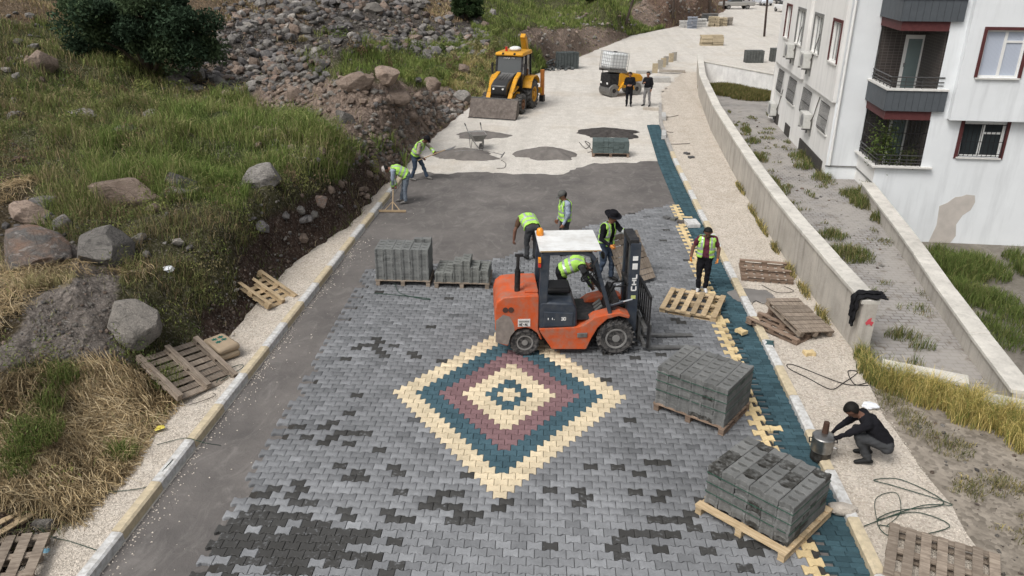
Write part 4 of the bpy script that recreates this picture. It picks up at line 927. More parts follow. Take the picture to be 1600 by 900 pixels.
def leafy_weeds():
    n = 900; u = rng.random(n); y = 7 * (60 / 7) ** u; d = .3 + 14 * rng.random(n) ** 1.2; x = XL(y) - d; z = hgt(x, y); px, py, k = pixel(x, y, z); ok = (px > -40) & (px < 800) & (py < 930); x, y, z, px, py, k = [q[ok] for q in (x, y, z, px, py, k)]
    zi = zone_at(px, py); keep = np.isin(zi, [ZK.index(q) for q in ('tall', 'mix', 'weed', 'green', 'drygreen')]) | (np.isin(zi, [ZK.index(q) for q in ('dark', 'soil', 'straw', 'brown', 'rubble')]) & (rng.random(len(x)) < .12)); x, y, z, k = x[keep], y[keep], z[keep], k[keep]
    P, C, Sz = [], [], []; cols = np.array([(.12, .16, .05), (.16, .19, .06), (.10, .13, .045), (.19, .19, .08), (.17, .125, .075), (.23, .20, .10), (.20, .22, .07)])
    for i in range(len(x)):
        m = 130; r_ = rng.uniform(.16, .46); h_ = rng.uniform(.25, .8); a = rng.uniform(0, 6.28, m); q = np.sqrt(rng.random(m)) * r_; zz = h_ * rng.random(m) ** .8 * (1.15 - .7 * (q / r_) ** 2)
        P.append(np.c_[x[i] + q * np.cos(a), y[i] + q * np.sin(a), z[i] + zz]); C.append(cols[rng.integers(0, 7)] * rng.uniform(.65, 1.35, (m, 1))); Sz.append(np.full(m, max(.022, k[i] * .0014)))
    P = np.concatenate(P); C = np.concatenate(C); Sz = np.concatenate(Sz)[:, None] * rng.uniform(.6, 1.5, (len(P), 1)); n = len(P)
    a = rng.normal(0, 1, (n, 3)); a[:, 2] = np.abs(a[:, 2]) + .3; a /= np.linalg.norm(a, axis=1)[:, None]; q = rng.normal(0, 1, (n, 3)); q -= a * (q * a).sum(1)[:, None]; q /= np.linalg.norm(q, axis=1)[:, None]
    V = np.stack([P - a * Sz, P + q * Sz * .35, P + a * Sz * 1.3, P - q * Sz * .35], 1).reshape(-1, 3); F = (np.array([(0, 1, 2, 3)])[None] + (np.arange(n) * 4)[:, None, None]).reshape(-1, 4)
    tag(np_obj('leafy_weeds', np_mesh('leafy_weeds', V, F, M_LEAF, np.repeat(C, 4, 0))), 'leafy weeds and small shrubs mixed through the grass on the slope', kind='stuff')
leafy_weeds()
def patch_grass(name, spots, dens, h, w_, lean, cols, label, z=0.0):
    P = []; H = []
    for s in spots:
        x, y, rx, ry = s[:4]; zz = s[4] if len(s) > 4 else z; n = int(dens * rx * ry * 3.14) + 6; a = rng.uniform(0, 6.28, n); r_ = rng.random(n) ** .6
        P.append(np.c_[x + rx * r_ * np.cos(a), y + ry * r_ * np.sin(a), np.full(n, zz)]); H.append((1.15 - .6 * r_) * (s[5] if len(s) > 5 else 1))
    P = np.concatenate(P); H = np.concatenate(H); n = len(P); c = np.array(cols); C = c[rng.integers(0, len(c), n)] * rng.uniform(.75, 1.2, (n, 1))
    dist = pixel(P[:, 0], P[:, 1], P[:, 2])[2]
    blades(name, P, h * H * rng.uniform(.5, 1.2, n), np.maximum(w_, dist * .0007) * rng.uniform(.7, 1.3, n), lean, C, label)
def gp(px, py, rpx, ry, z=0.0, hs=1.0):
    p = G(px, py, z); sc = (p - _C).dot(_fw) / FPX; return (p.x, p.y, rpx * sc, ry, z, hs)
GOLD = [(0.562, 0.450, 0.160), (0.450, 0.375, 0.131), (0.319, 0.309, 0.104), (0.675, 0.544, 0.225), (0.225, 0.254, 0.075)]
GRN = [(0.112, 0.158, 0.042), (0.150, 0.188, 0.054), (0.090, 0.128, 0.036), (0.210, 0.210, 0.083)]
OLV = [(0.165, 0.165, 0.068), (0.225, 0.203, 0.090), (0.120, 0.135, 0.053), (0.300, 0.247, 0.128)]
patch_grass('tall_dry_grass', [(6.1, 12.7, .45, .35), (6.5, 12.35, .5, .4), (7.0, 12.0, .5, .4), (7.4, 11.6, .5, .45), (7.9, 11.2, .6, .45), (8.5, 10.8, .6, .5), (6.9, 11.7, .4, .3), (7.6, 11.0, .5, .4), (8.2, 10.4, .6, .5)], 1900, .60, .011, .55, GOLD, 'tall golden green grass in front of the low walls, right')
patch_grass('tall_dry_grass', [(5.75, 13.7, .16, .35), (5.68, 13.2, .2, .3), (5.85, 12.9, .35, .3)], 2200, .5, .011, .5, GOLD + GRN, 'yellow green grass at the near end of the long wall')
_t = [T(40, 690), T(90, 600), T(255, 600), T(70, 640), T(190, 720), T(20, 740)]
for _q, _r in zip(_t, (.55, .35, .35, .3, .25, .3)): patch_grass('green_tuft', [(_q.x, _q.y, _r, _r, float(hgt(_q.x, _q.y)) + .02)], 1300, .42, .011, .7, GRN, 'green grass tufts growing through the fallen straw')
patch_grass('dirt_weeds', [(5.75, 12.2, .3, .5), (5.9, 11.5, .3, .5), (6.2, 10.9, .35, .4), (6.0, 9.8, .2, .3), (6.5, 9.9, .4, .3), (6.4, 8.7, .3, .3), (6.8, 9.2, .4, .2)], 700, .16, .010, .9, OLV, 'low grey green weeds on the dirt right of the gravel')
patch_grass('dirt_weeds', [(rng.uniform(5.8, 8.5), rng.uniform(7.4, 11), rng.uniform(.08, .3), rng.uniform(.06, .2)) for _ in range(26)], 520, .10, .009, 1.0, OLV + GOLD[:2], 'thin dry weeds scattered over the trodden dirt, lower right')
patch_grass('wall_foot_grass', [(5.5, 15.6, .09, .5), (5.47, 17.0, .09, .5), (5.45, 18.2, .10, .5), (5.45, 19.8, .08, .4), (5.47, 21.5, .06, .8), (5.5, 23, .05, .7), (5.6, 25.5, .05, .8)], 1500, .30, .010, .6, OLV + GOLD[:2], 'weeds along the foot of the long wall', .02)
patch_grass('yard_weeds', [gp(1325, 400, 40, .6, 0, 1.1), gp(1300, 370, 20, .4), gp(1410, 527, 30, .22, 0, 1), gp(1440, 545, 22, .15), gp(1430, 572, 14, .15), gp(1360, 560, 14, .12), gp(1385, 575, 18, .1), gp(1330, 245 + 60, 18, .5), gp(1345, 320, 16, .6, 0, 1.3), *[gp(random.uniform(1200, 1420), 0, 1, 1) for _ in range(0)], gp(1355, 300, 12, .5, 0, 1.3), gp(1372, 345, 13, .4, 0, 1.2)], 750, .34, .010, .5, OLV + GRN, 'weed tufts growing through the yard paving')
patch_grass('yard_weeds', [gp(1180, 247, 14, .5, 0, 1), gp(1176, 222, 12, .4), gp(1190, 250, 10, .5), gp(1205, 285, 14, .6), gp(1222, 300, 12, .5), gp(1255, 245, 24, .5), gp(1270, 255, 18, .5), gp(1285, 280, 20, .4), gp(1255, 262, 16, .4), gp(1137, 200, 7, .4), gp(1165, 205, 8, .5), gp(1290, 272, 15, .35, 0, 1.3), gp(1205, 180, 8, .4), gp(1150, 215, 6, .4)], 420, .34, .013, .5, OLV + GRN, 'scattered weeds in the far yard beside the house')
patch_grass('yard_weeds', [(rng.uniform(6.5, 9.0), rng.uniform(14.5, 40), rng.uniform(.05, .35), rng.uniform(.05, .4)) for _ in range(70)], 260, .16, .012, .8, OLV + GRN[:2], 'small sparse weeds all over the yard paving')
patch_grass('yard_lawn', [(8.6, 46.5, 1.5, 1.6), (9.6, 45.2, 1.4, 1.3), (10.4, 44.3, 1.0, 1.0), (9.9, 43.6, 1.4, .9), (8.5, 45, .8, 1)], 620, .4, .03, .4, [(.12, .125, .04), (.17, .15, .055), (.10, .11, .035), (.21, .17, .08)], 'strip of olive grass below the whitewashed far wall')
patch_grass('garden_grass', [gp(1490, 425, 42, 1.1, -1.5, 1.3), gp(1530, 420, 40, 1.2, -1.5, 1.1), gp(1500, 460, 40, 1.0, -1.5, 1.0), gp(1550, 470, 40, 1.0, -1.5, .8), gp(1590, 500, 40, 1.0, -1.5, .7), gp(1570, 530, 40, .8, -1.5, .7), gp(1595, 425, 14, .6, -1.5, 1.1), gp(1470, 400, 20, .6, -1.5, 1), gp(1585, 405, 18, .5, -1.5, 1), gp(1540, 505, 20, .5, -1.5, .7)], 560, .5, .012, .55, GRN + GRN[:2], 'bright green garden grass below the house wall', -1.55)

# ------------------------------------------------------------------ bushes: trunk, limbs and leaf clumps
def bush(name, label, px, py, wpx, hpx, n, cols, leaf):
    p = T(px, py); sc = (p - _C).dot(_fw) / FPX; wd, ht = wpx * sc / 2, hpx * sc
    base = Vector((p.x, p.y + wd * .35, float(hgt(p.x, p.y + wd * .35)))); root = empty(name, label, 'bush', base)
    b = MB(); lobes = []
    for i in range(60):
        a = random.uniform(0, 6.28); r_ = math.sqrt(random.random()) * .84; e = random.uniform(.18, .88) * (1 - .35 * r_ * r_)
        c = Vector((wd * r_ * math.cos(a), wd * .75 * r_ * math.sin(a), ht * e)); lobes.append((c, random.uniform(.10, .25) * wd))
        if i < 12: b.tube([(0, 0, -.2), c * .35 + Vector((0, 0, ht * .05)), c * .7, c], [.09, .06, .04, .02], 5)
    b.build('trunk', pm('bark', (.09, .07, .05), .9, 0, .3, 8, .5, 30), root, smooth=60)
    li = rng.integers(0, len(lobes), n); c = np.array([l[0][:] for l in lobes])[li]; rad = np.array([l[1] for l in lobes])[li]
    v = rng.normal(0, 1, (n, 3)); v /= np.linalg.norm(v, axis=1)[:, None]; rr = rad * rng.uniform(.25, 1.25, n) ** .7
    P = c + v * rr[:, None] * np.array([1, 1, .8]); ok = P[:, 2] > -.05; P = P[ok]; li = li[ok]; n = len(P)
    a = rng.normal(0, 1, (n, 3)); a /= np.linalg.norm(a, axis=1)[:, None]; q = rng.normal(0, 1, (n, 3)); q -= a * (q * a).sum(1)[:, None]; q /= np.linalg.norm(q, axis=1)[:, None]
    s = leaf * rng.uniform(.6, 1.4, (n, 1)); V = np.stack([P - a * s, P + q * s * .45, P + a * s, P - q * s * .45], 1).reshape(-1, 3)
    F = (np.array([(0, 1, 2, 3)])[None] + (np.arange(n) * 4)[:, None, None]).reshape(-1, 4)
    cc = np.array(cols); lobe_c = rng.integers(0, len(cc), len(lobes)); C = cc[lobe_c[li]] * rng.uniform(.7, 1.35, (n, 1)); np_obj('crown', np_mesh('crown', V, F, M_LEAF, np.repeat(C, 4, 0)), root)
    return root
bush('bush', 'big dark green rounded bush on the slope, upper left', 210, 116, 262, 150, 56000, [(.045, .075, .043), (.06, .095, .05), (.035, .058, .034), (.075, .11, .055)], .085)
bush('bush', 'smaller dark bush at top of the photo above the rubble', 727, 34, 58, 46, 9000, [(.028, .05, .02), (.038, .06, .024)], .11)
bush('bush', 'low leafy shrub in the grass by the far bank top edge', 925, 8, 40, 24, 5000, [(.04, .06, .024), (.05, .07, .03)], .13)
# ------------------------------------------------------------------ shared vehicle materials and wheels
M_ORANGE = pm('worn_orange_paint', (.52, .095, .030), .5, 0, .2, 3, .12, 30, (.25, .17, .13), .75)
M_NAVY = pm('navy_blue_paint', (.028, .038, .055), .42, 0, .2, 4, .05, 30, (.09, .095, .10), .45)
M_BLACKM = pm('black_painted_steel', (.022, .022, .024), .5, .2, .25, 6, .1, 40, (.09, .085, .08), .5)
M_STEEL = pm('worn_steel', (.26, .26, .255), .45, .7, .25, 8, .15, 40, (.12, .10, .085), .5)
M_RUBBER = pm('tyre_rubber', (.03, .03, .031), .9, 0, .25, 7, .2, 40, (.17, .16, .15), .75)
M_RIM = pm('dusty_grey_rim', (.27, .265, .255), .6, .2, .2, 8, .1, 40, (.13, .12, .11), .5)
M_SEAT = pm('black_vinyl', (.018, .018, .019), .5, 0, .2, 6)
M_DUSTY = pm('scuffed_grey_patch', (.24, .21, .19), .8, 0, .3, 9, .2, 40)
M_YELLOW = pm('construction_yellow', (.62, .30, .018), .45, 0, .14, 3, .05, 30, (.33, .20, .08), .45)
M_BUCKET = pm('worn_bucket_steel', (.105, .088, .078), .6, .4, .3, 4, .3, 25, (.19, .165, .145), .6)
M_AMBER = pm('amber_plastic', (.75, .26, .02), .25, 0, .1, 5); M_REDL = pm('red_lens', (.5, .03, .02), .25); M_WHITEP = pm('white_sheet', (.70, .71, .70), .5, 0, .1, 2, 0, 50, (.42, .40, .36), .55)
M_WOODE = pm('raw_plywood_edge', (.42, .30, .16), .8, 0, .2, 12); M_CHROME = pm('chrome_rod', (.7, .7, .7), .18, 1, .05, 4); M_DGLASS = glassmat('cab_glass', (.03, .035, .035), .06)
def lug_tyre(r, w_, n=22, lug=.03, rr=.6):
    """tyre around the y axis, centred: lathed carcass with lugs"""
    b = MB(); h = w_ / 2
    b.lathe([(r * rr, -h * .8), (r * .86, -h), (r * .96, -h * .86), (r, -h * .5), (r, h * .5), (r * .96, h * .86), (r * .86, h), (r * rr, h * .8), (r * rr * .97, 0)], 28, (0, 0, 0), (0, 1, 0))
    for i in range(n):
        for sgn in (-1, 1):
            a = 2 * math.pi * (i + (.5 if sgn > 0 else 0)) / n; c, s_ = math.cos(a), math.sin(a)
            M = Matrix(((c, 0, -s_), (0, 1, 0), (s_, 0, c))) @ Matrix.Rotation(sgn * .5, 3, 'X').to_3x3()
            p = Vector((c * r, sgn * h * .5, s_ * r)); b.box(p, (lug * 1.6, h * 1.0, lug * 1.1), M)
    return b
def wheel(parent, loc, r, w_, rim_m, tyre_m, near=-1, n=22, lug=.03, rr=.6, hub=True, holes=6):
    root = empty('wheel', None, None, loc); root.parent = parent
    lug_tyre(r, w_, n, lug, rr).build('tyre', tyre_m, root, smooth=35)
    b = MB(); f = near * w_ / 2
    b.lathe([(r * rr, -f * .86), (r * rr, f * .86), (r * rr * .95, f * .86), (r * rr * .95, -f * .86)], 24, (0, 0, 0), (0, 1, 0), cap=False)
    b.lathe([(r * rr * 1.04, f * .86), (r * rr * 1.04, f * .95), (r * rr * .88, f * .93), (r * rr * .82, f * .45), (r * rr * .4, f * .55), (r * rr * .36, f * .9), (.001, f * .92)], 24, (0, 0, 0), (0, 1, 0), cap=False)
    b.build('rim', rim_m, root, smooth=35)
    if hub:
        b = MB()
        for i in range(holes):
            a = 2 * math.pi * i / holes; b.cyl((r * rr * .58 * math.cos(a), f * .46, r * rr * .58 * math.sin(a)), (r * rr * .58 * math.cos(a), f * .66, r * rr * .58 * math.sin(a)), r * .045, n=6)
        b.build('wheel_bolts', M_BLACKM, root)
    return root
def stroke_text(b, txt, w_, h_, t, place):
    """block lettering from strokes; place(x, y) -> 3-D point pair builder"""
    L = {'C': [(1, 1, 0, 1), (0, 1, 0, 0), (0, 0, 1, 0)], 'H': [(0, 0, 0, 1), (1, 0, 1, 1), (0, .5, 1, .5)], 'L': [(0, 1, 0, 0), (0, 0, 1, 0)], '3': [(0, 1, 1, 1), (1, 1, 1, 0), (0, 0, 1, 0), (.2, .5, 1, .5)], '0': [(0, 0, 0, 1), (0, 1, 1, 1), (1, 1, 1, 0), (1, 0, 0, 0)],
         'K': [(0, 0, 0, 1), (0, .45, 1, 1), (.25, .55, 1, 0)], 'A': [(0, 0, .5, 1), (.5, 1, 1, 0), (.2, .4, .8, .4)], 'S': [(1, 1, 0, 1), (0, 1, 0, .5), (0, .5, 1, .5), (1, .5, 1, 0), (1, 0, 0, 0)], 'U': [(0, 1, 0, 0), (0, 0, 1, 0), (1, 0, 1, 1)], 'R': [(0, 0, 0, 1), (0, 1, 1, 1), (1, 1, 1, .5), (1, .5, 0, .5), (.3, .5, 1, 0)], 'I': [(.5, 0, .5, 1)], 'T': [(0, 1, 1, 1), (.5, 1, .5, 0)], 'E': [(1, 1, 0, 1), (0, 1, 0, 0), (0, 0, 1, 0), (0, .5, .8, .5)], 'M': [(0, 0, 0, 1), (0, 1, .5, .4), (.5, .4, 1, 1), (1, 1, 1, 0)], 'N': [(0, 0, 0, 1), (0, 1, 1, 0), (1, 0, 1, 1)], 'Y': [(0, 1, .5, .5), (1, 1, .5, .5), (.5, .5, .5, 0)], '-': [(0, .5, 1, .5)], ' ': []}
    x = 0
    for ch in txt:
        for (x0, y0, x1, y1) in L.get(ch, []):
            b.bar(place(x + x0 * w_, y0 * h_), place(x + x1 * w_, y1 * h_), t, .006, up=place.up)
        x += w_ * 1.45
def placer(o, ax, ay, up):
    o, ax, ay = Vector(o), Vector(ax), Vector(ay)
    f = lambda x, y: o + ax * x + ay * y
    class P:
        def __call__(s, x, y): return f(x, y)
    p = P(); p.up = up; return p

# ------------------------------------------------------------------ forklift truck (x forward, near side y = 0)
def forklift():
    o = G(820, 557); r = empty('forklift', 'orange and navy forklift truck with white roof board parked over the diamond', 'forklift', (o.x, o.y, 0), R(7.5))
    W = 1.16
    # counterweight: rounded rear block with wheel arch
    b = MB(); prof = [(-.36, .24), (-.52, .30), (-.575, .60), (-.585, 1.0), (-.54, 1.18), (-.42, 1.275), (-.1, 1.30), (.26, 1.30), (.26, .60), (.34, .36), (.30, .36), (.24, .50), (.12, .60), (0, .63), (-.14, .60), (-.26, .50), (-.31, .36), (-.32, .24)]
    b.prism(prof, .0, W, 'xz'); cw = b.build('counterweight', M_ORANGE, r, bevel=.05, smooth=40)
    b = MB(); b.prism([(-.575, .34), (-.50, .31), (-.33, .27), (-.28, .46), (-.20, .56), (-.22, .72), (-.30, .88), (-.42, .92), (-.56, .80)], -.006, .004, 'xz'); b.build('scraped_patch', M_DUSTY, r)
    b = MB()
    for x in (-.38, -.27): b.cyl((x, .02, 1.02), (x, -.012, 1.02), .055, n=14)
    b.build('tail_light', pm('dark_lamp', (.06, .03, .025), .35), r)
    b = MB(); b.bb(-.14, .10, -.008, .0, .66, .82); b.build('number_plate', pm('white_plate', (.62, .62, .60), .5, 0, .1, 10), r)
    b = MB(); pl = placer((-.115, -.010, .68), (1, 0, 0), (0, 0, 1), (0, 1, 0)); stroke_text(b, 'HE-AL', .026, .05, .009, pl); b.bb(-.12, .08, -.012, -.009, .775, .785); b.bb(-.12, .08, -.012, -.009, .755, .762); b.build('plate_lettering', M_BLACKM, r)
    # engine lid and side body
    b = MB(); b.bb(.0, .26, .16, W - .16, 1.302, 1.33); b.build('engine_lid', M_ORANGE, r, bevel=.012)
    b = MB(); b.prism([(.27, .58), (.95, .58), (1.02, .64), (1.0, 1.0), (.92, 1.12), (.3, 1.16), (.27, 1.1)], .02, W - .02, 'xz'); b.build('engine_hood', M_NAVY, r, bevel=.04, smooth=40)
    b = MB(); b.prism([(.36, .64), (.92, .64), (.94, .92), (.36, .96)], .0, .025, 'xz'); b.build('side_panel', M_NAVY, r, bevel=.015)
    b = MB(); pl = placer((.70, -.008, .78), (1, 0, 0), (0, 0, 1), (0, 1, 0)); stroke_text(b, '30', .035, .055, .014, pl); b.bb(.44, .455, -.01, 0, .79, .83); b.bb(.52, .535, -.01, 0, .79, .83); b.bb(.555, .57, -.01, 0, .79, .80); b.build('model_lettering', pm('white_decal', (.75, .75, .73), .5), r)
    # orange sill under the hood and front fender
    b = MB(); b.prism([(.27, .60), (.30, .52), (.53, .15), (1.21, .13), (1.30, .36), (1.42, .60), (1.60, .78), (1.82, .84), (2.02, .78), (2.04, .84), (1.86, .915), (1.60, .88), (1.36, .82), (1.15, .66), (1.0, .62)], -.01, .30, 'xz')
    b.prism([(.27, .60), (.30, .52), (.53, .15), (1.21, .13), (1.30, .36), (1.42, .60), (1.60, .78), (1.82, .84), (2.02, .78), (2.04, .84), (1.86, .915), (1.60, .88), (1.36, .82), (1.15, .66), (1.0, .62)], W - .30, W + .01, 'xz'); b.build('side_sill_and_fender', M_ORANGE, r, bevel=.015)
    b = MB(); b.bb(1.02, 1.22, -.03, .05, .40, .50); b.build('step', M_STEEL, r, bevel=.01)
    b = MB(); b.bb(.55, 1.95, .31, W - .31, .2, .72); b.bb(-.3, .5, .25, W - .25, .25, .6); b.build('chassis', M_BLACKM, r)
    b = MB(); b.bb(1.0, 1.66, .10, W - .10, .725, .75); b.prism([(1.60, .75), (1.72, .75), (1.84, 1.12), (1.74, 1.14)], .14, W - .14, 'xz'); b.build('floor_plate', M_BLACKM, r)
    b = MB()
    for y in (.42, .56, .70): b.bar((1.42, y, .76), (1.56, y, .88), .09, .02)
    b.build('pedals', M_STEEL, r)
    for y in (.18, .30, .98):
        b = MB(); b.tube([(1.60, y, 1.0), (1.52, y, 1.22), (1.50, y, 1.30)], .012, 6); b.ell((1.50, y, 1.31), (.022, .022, .022), 8, 6); b.build('lever', M_BLACKM, r)
    # seat
    s = empty('seat', None, None, (.66, W / 2, 1.17)); s.parent = r
    b = MB(); b.bb(-.22, .26, -.25, .25, 0, .13); b.build('seat_cushion', M_SEAT, s, bevel=.05, smooth=40)
    b = MB(); b.prism([(-.30, .08), (-.19, .10), (-.27, .50), (-.36, .52)], -.23, .23, 'xz'); b.build('seat_back', M_SEAT, s, bevel=.04, smooth=40)
    b = MB(); b.tube([(-.30, -.18, .40), (-.32, -.17, .66), (-.32, .0, .74), (-.32, .17, .66), (-.30, .18, .40)], .03, 7); b.build('head_restraint', M_SEAT, s, smooth=50)
    # steering wheel
    st = empty('steering_wheel', None, None, (1.30, W / 2, 1.48), (0, R(-38), 0)); st.parent = r
    b = MB(); b.tube([(.19 * math.cos(a), .19 * math.sin(a), 0) for a in np.linspace(0, 2 * math.pi, 21)], .016, 6); b.bar((-.18, 0, 0), (.18, 0, 0), .03, .012); b.bar((0, -.18, 0), (0, .18, 0), .03, .012); b.build('rim', M_SEAT, st, smooth=50)
    b = MB(); b.cyl((0, 0, -.02), (.0, 0, -.45), .035, .05, 10); b.build('column', M_BLACKM, st)
    # overhead guard
    yn, yf = .06, W - .06
    for y in (yn, yf):
        b = MB(); b.bar((.34, y, 1.10), (.38, y, 2.14), .07, .17, (1, 0, 0))
        b.bar((.36, y, .62), (.34, y, 1.11), .07, .17, (1, 0, 0))
        b.build('rear_guard_post', M_NAVY, r, bevel=.015)
    for y in (yn, yf):
        b = MB(); pts = [(1.68, y, .80), (1.56, y, 1.2), (1.42, y, 1.66), (1.33, y, 1.98), (1.24, y, 2.10), (1.08, y, 2.15), (.36, y, 2.15)]
        for p, q in zip(pts, pts[1:]):
            d = (Vector(q) - Vector(p)).normalized() * .02; b.bar(Vector(p) - d, Vector(q) + d, .075, .09, (0, 1, 0))
        b.build('front_guard_post', M_NAVY, r, bevel=.012)
    b = MB(); b.bb(.32, .42, yn, yf, 2.10, 2.19); b.bb(1.0, 1.08, yn, yf, 2.12, 2.19); b.build('guard_crossbar', M_NAVY, r)
    b = MB(); b.bb(.26, 1.42, -.02, W - .04, 2.20, 2.222); b.build('roof_board', M_WHITEP, r)
    b = MB(); b.bb(.262, 1.418, -.018, W - .042, 2.194, 2.1995); b.bb(.27, 1.41, -.022, -.0201, 2.198, 2.22); b.build('roof_board_edge', M_WOODE, r)
    b = MB(); b.lathe([(.07, 0), (.075, .03), (.07, .10), (.045, .14), (.01, .15)], 14, (.34, W - .3, 2.222)); b.build('beacon', M_AMBER, r, smooth=50)
    for z in (2.02, 1.93):
        b = MB(); b.bb(.24, .29, -.02, .09, z - .04, z + .04); b.build('rear_light', M_REDL if z < 2 else M_AMBER, r)
    b = MB(); b.bb(1.44, 1.50, .98, 1.12, 1.80, 1.92); b.build('indicator', M_REDL, r)
    # exhaust stack
    b = MB(); b.cyl((-.14, .28, 1.22), (-.13, .28, 1.74), .055, n=14); b.cyl((-.13, .28, 1.74), (-.12, .28, 2.02), .032, n=12); b.bar((-.18, .28, 2.03), (-.02, .28, 2.03), .06, .05); b.build('exhaust_stack', M_BLACKM, r, smooth=40)
    # mirror
    for (p_, q_) in (((1.66, .5, .95), (2.02, .5, 1.25)), ((1.66, .66, .95), (2.02, .66, 1.3)), ((1.5, .3, .8), (2.0, .3, .95))): b = MB(); b.tube([p_, Vector(p_).lerp(Vector(q_), .4) + Vector((0, 0, .18)), q_], .018, 6); b.build('hydraulic_hose', M_SEAT, r, smooth=50)
    b = MB(); b.tube([(1.36, .02, 2.05), (1.28, -.05, 1.95), (1.28, -.06, 1.72), (1.38, -.02, 1.66)], .012, 6); b.build('mirror_bracket', M_BLACKM, r, smooth=50)
    b = MB(); b.lathe([(.001, -.02), (.07, -.018), (.085, 0), (.07, .015), (.001, .018)], 14, (1.62, .95, 1.74), (1, .3, 0)); b.build('headlight', M_BLACKM, r, smooth=50)
    # wheels
    wheel(r, (0, .12, .285), .285, .20, M_RIM, M_RUBBER, -1, 20, .012, .55); wheel(r, (0, W - .12, .285), .285, .20, M_RIM, M_RUBBER, 1, 20, .012, .55)
    wheel(r, (1.79, .10, .355), .355, .26, M_RIM, M_RUBBER, -1, 20, .03, .58); wheel(r, (1.79, W - .10, .355), .355, .26, M_RIM, M_RUBBER, 1, 20, .03, .58)
    # mast
    m = empty('mast', None, None, (2.12, 0, 0)); m.parent = r
    for y in (.22, W - .34):
        b = MB(); b.bb(-.10, .10, y, y + .12, .12, 2.24); b.build('outer_rail', M_NAVY, m, bevel=.008)
        yi = y + .14 if y < .5 else y - .08
        b = MB(); b.bb(-.07, .08, yi, yi + .07, .15, 2.30); b.build('inner_rail', M_BLACKM, m)
    for (x1_, z0_, z1_) in ((.06, 2.20, 2.31), (-.04, 1.35, 1.43), (-.04, .55, .65)): b = MB(); b.bb(-.12, x1_, .24, W - .24, z0_, z1_); b.build('mast_crossbar', M_BLACKM, m, bevel=.01)
    b = MB(); b.cyl((.0, .42, .2), (.0, .42, 2.1), .03, n=10); b.cyl((.0, W - .42, .2), (.0, W - .42, 2.1), .03, n=10); b.build('lift_cylinder', M_STEEL, m, smooth=40)
    b = MB(); b.bb(.04, .06, .50, .56, .4, 2.25); b.bb(.04, .06, .62, .68, .4, 2.25); b.build('lift_chain', M_BLACKM, m)
    b = MB(); b.tube([(-.04, .58, 2.25), (.02, .56, 1.7), (.05, .55, 1.1), (.03, .57, .7)], .018, 6); b.tube([(-.02, .70, 2.25), (.03, .72, 1.7), (.05, .70, 1.0)], .015, 6); b.build('hydraulic_hose', M_SEAT, m, smooth=50)
    b = MB(); pl = placer((.045, .216, 1.28), (0, 0, 1), (-1, 0, 0), (0, 1, 0)); stroke_text(b, 'CHL', .085, .085, .026, pl); b.build('maker_lettering', pm('white_decal', (.75, .75, .73), .5), m)
    for z0, z1 in ((1.72, 1.84), (1.90, 1.99)):
        b = MB(); b.bb(-.05, .05, .212, .219, z0, z1); b.build('decal', pm('white_decal', (.75, .75, .73), .5), m)
    b = MB(); b.bb(-.04, .05, .212, .219, 1.10, 1.17); b.build('yellow_decal', pm('lime_decal', (.5, .55, .2), .5), m)
    for y in (.16, W - .2):
        b = MB(); b.cyl((-.48, y, .98), (-.20, y, 1.07), .035, n=10, k=0); b.cyl((-.20, y, 1.07), (-.02, y, 1.12), .018, n=8, k=1); b.build('tilt_cylinder', [M_NAVY, M_CHROME], m, smooth=40)
    # carriage, load backrest, forks
    c = empty('carriage', None, None, (2.36, 0, 0)); c.parent = r
    b = MB(); b.bb(-.02, .05, .06, W - .06, .44, .54); b.bb(-.02, .05, .06, W - .06, .10, .19); b.bb(-.06, 0, .40, .48, .1, .62); b.bb(-.06, 0, W - .48, W - .40, .1, .62); b.build('carriage_plate', M_STEEL, c, bevel=.008)
    b = MB(); b.bb(.055, .095, .02, W - .02, 1.15, 1.22); b.bb(.055, .095, .02, W - .02, .55, .61)
    for i in range(7): y = .04 + (W - .08) * i / 6; b.bb(.06, .09, y - .018, y + .018, .61, 1.15)
    b.bb(.055, .095, .02, .07, .1, .55); b.bb(.055, .095, W - .07, W - .02, .1, .55); b.build('load_backrest', M_BLACKM, c)
    for y in (.10, .64):
        b = MB(); b.prism([(.10, .03), (1.17, .025), (1.17, .035), (.16, .085), (.145, .11), (.145, .58), (.10, .58)], y - .0, y + .11, 'xz'); b.build('fork', M_STEEL, c)
forklift()

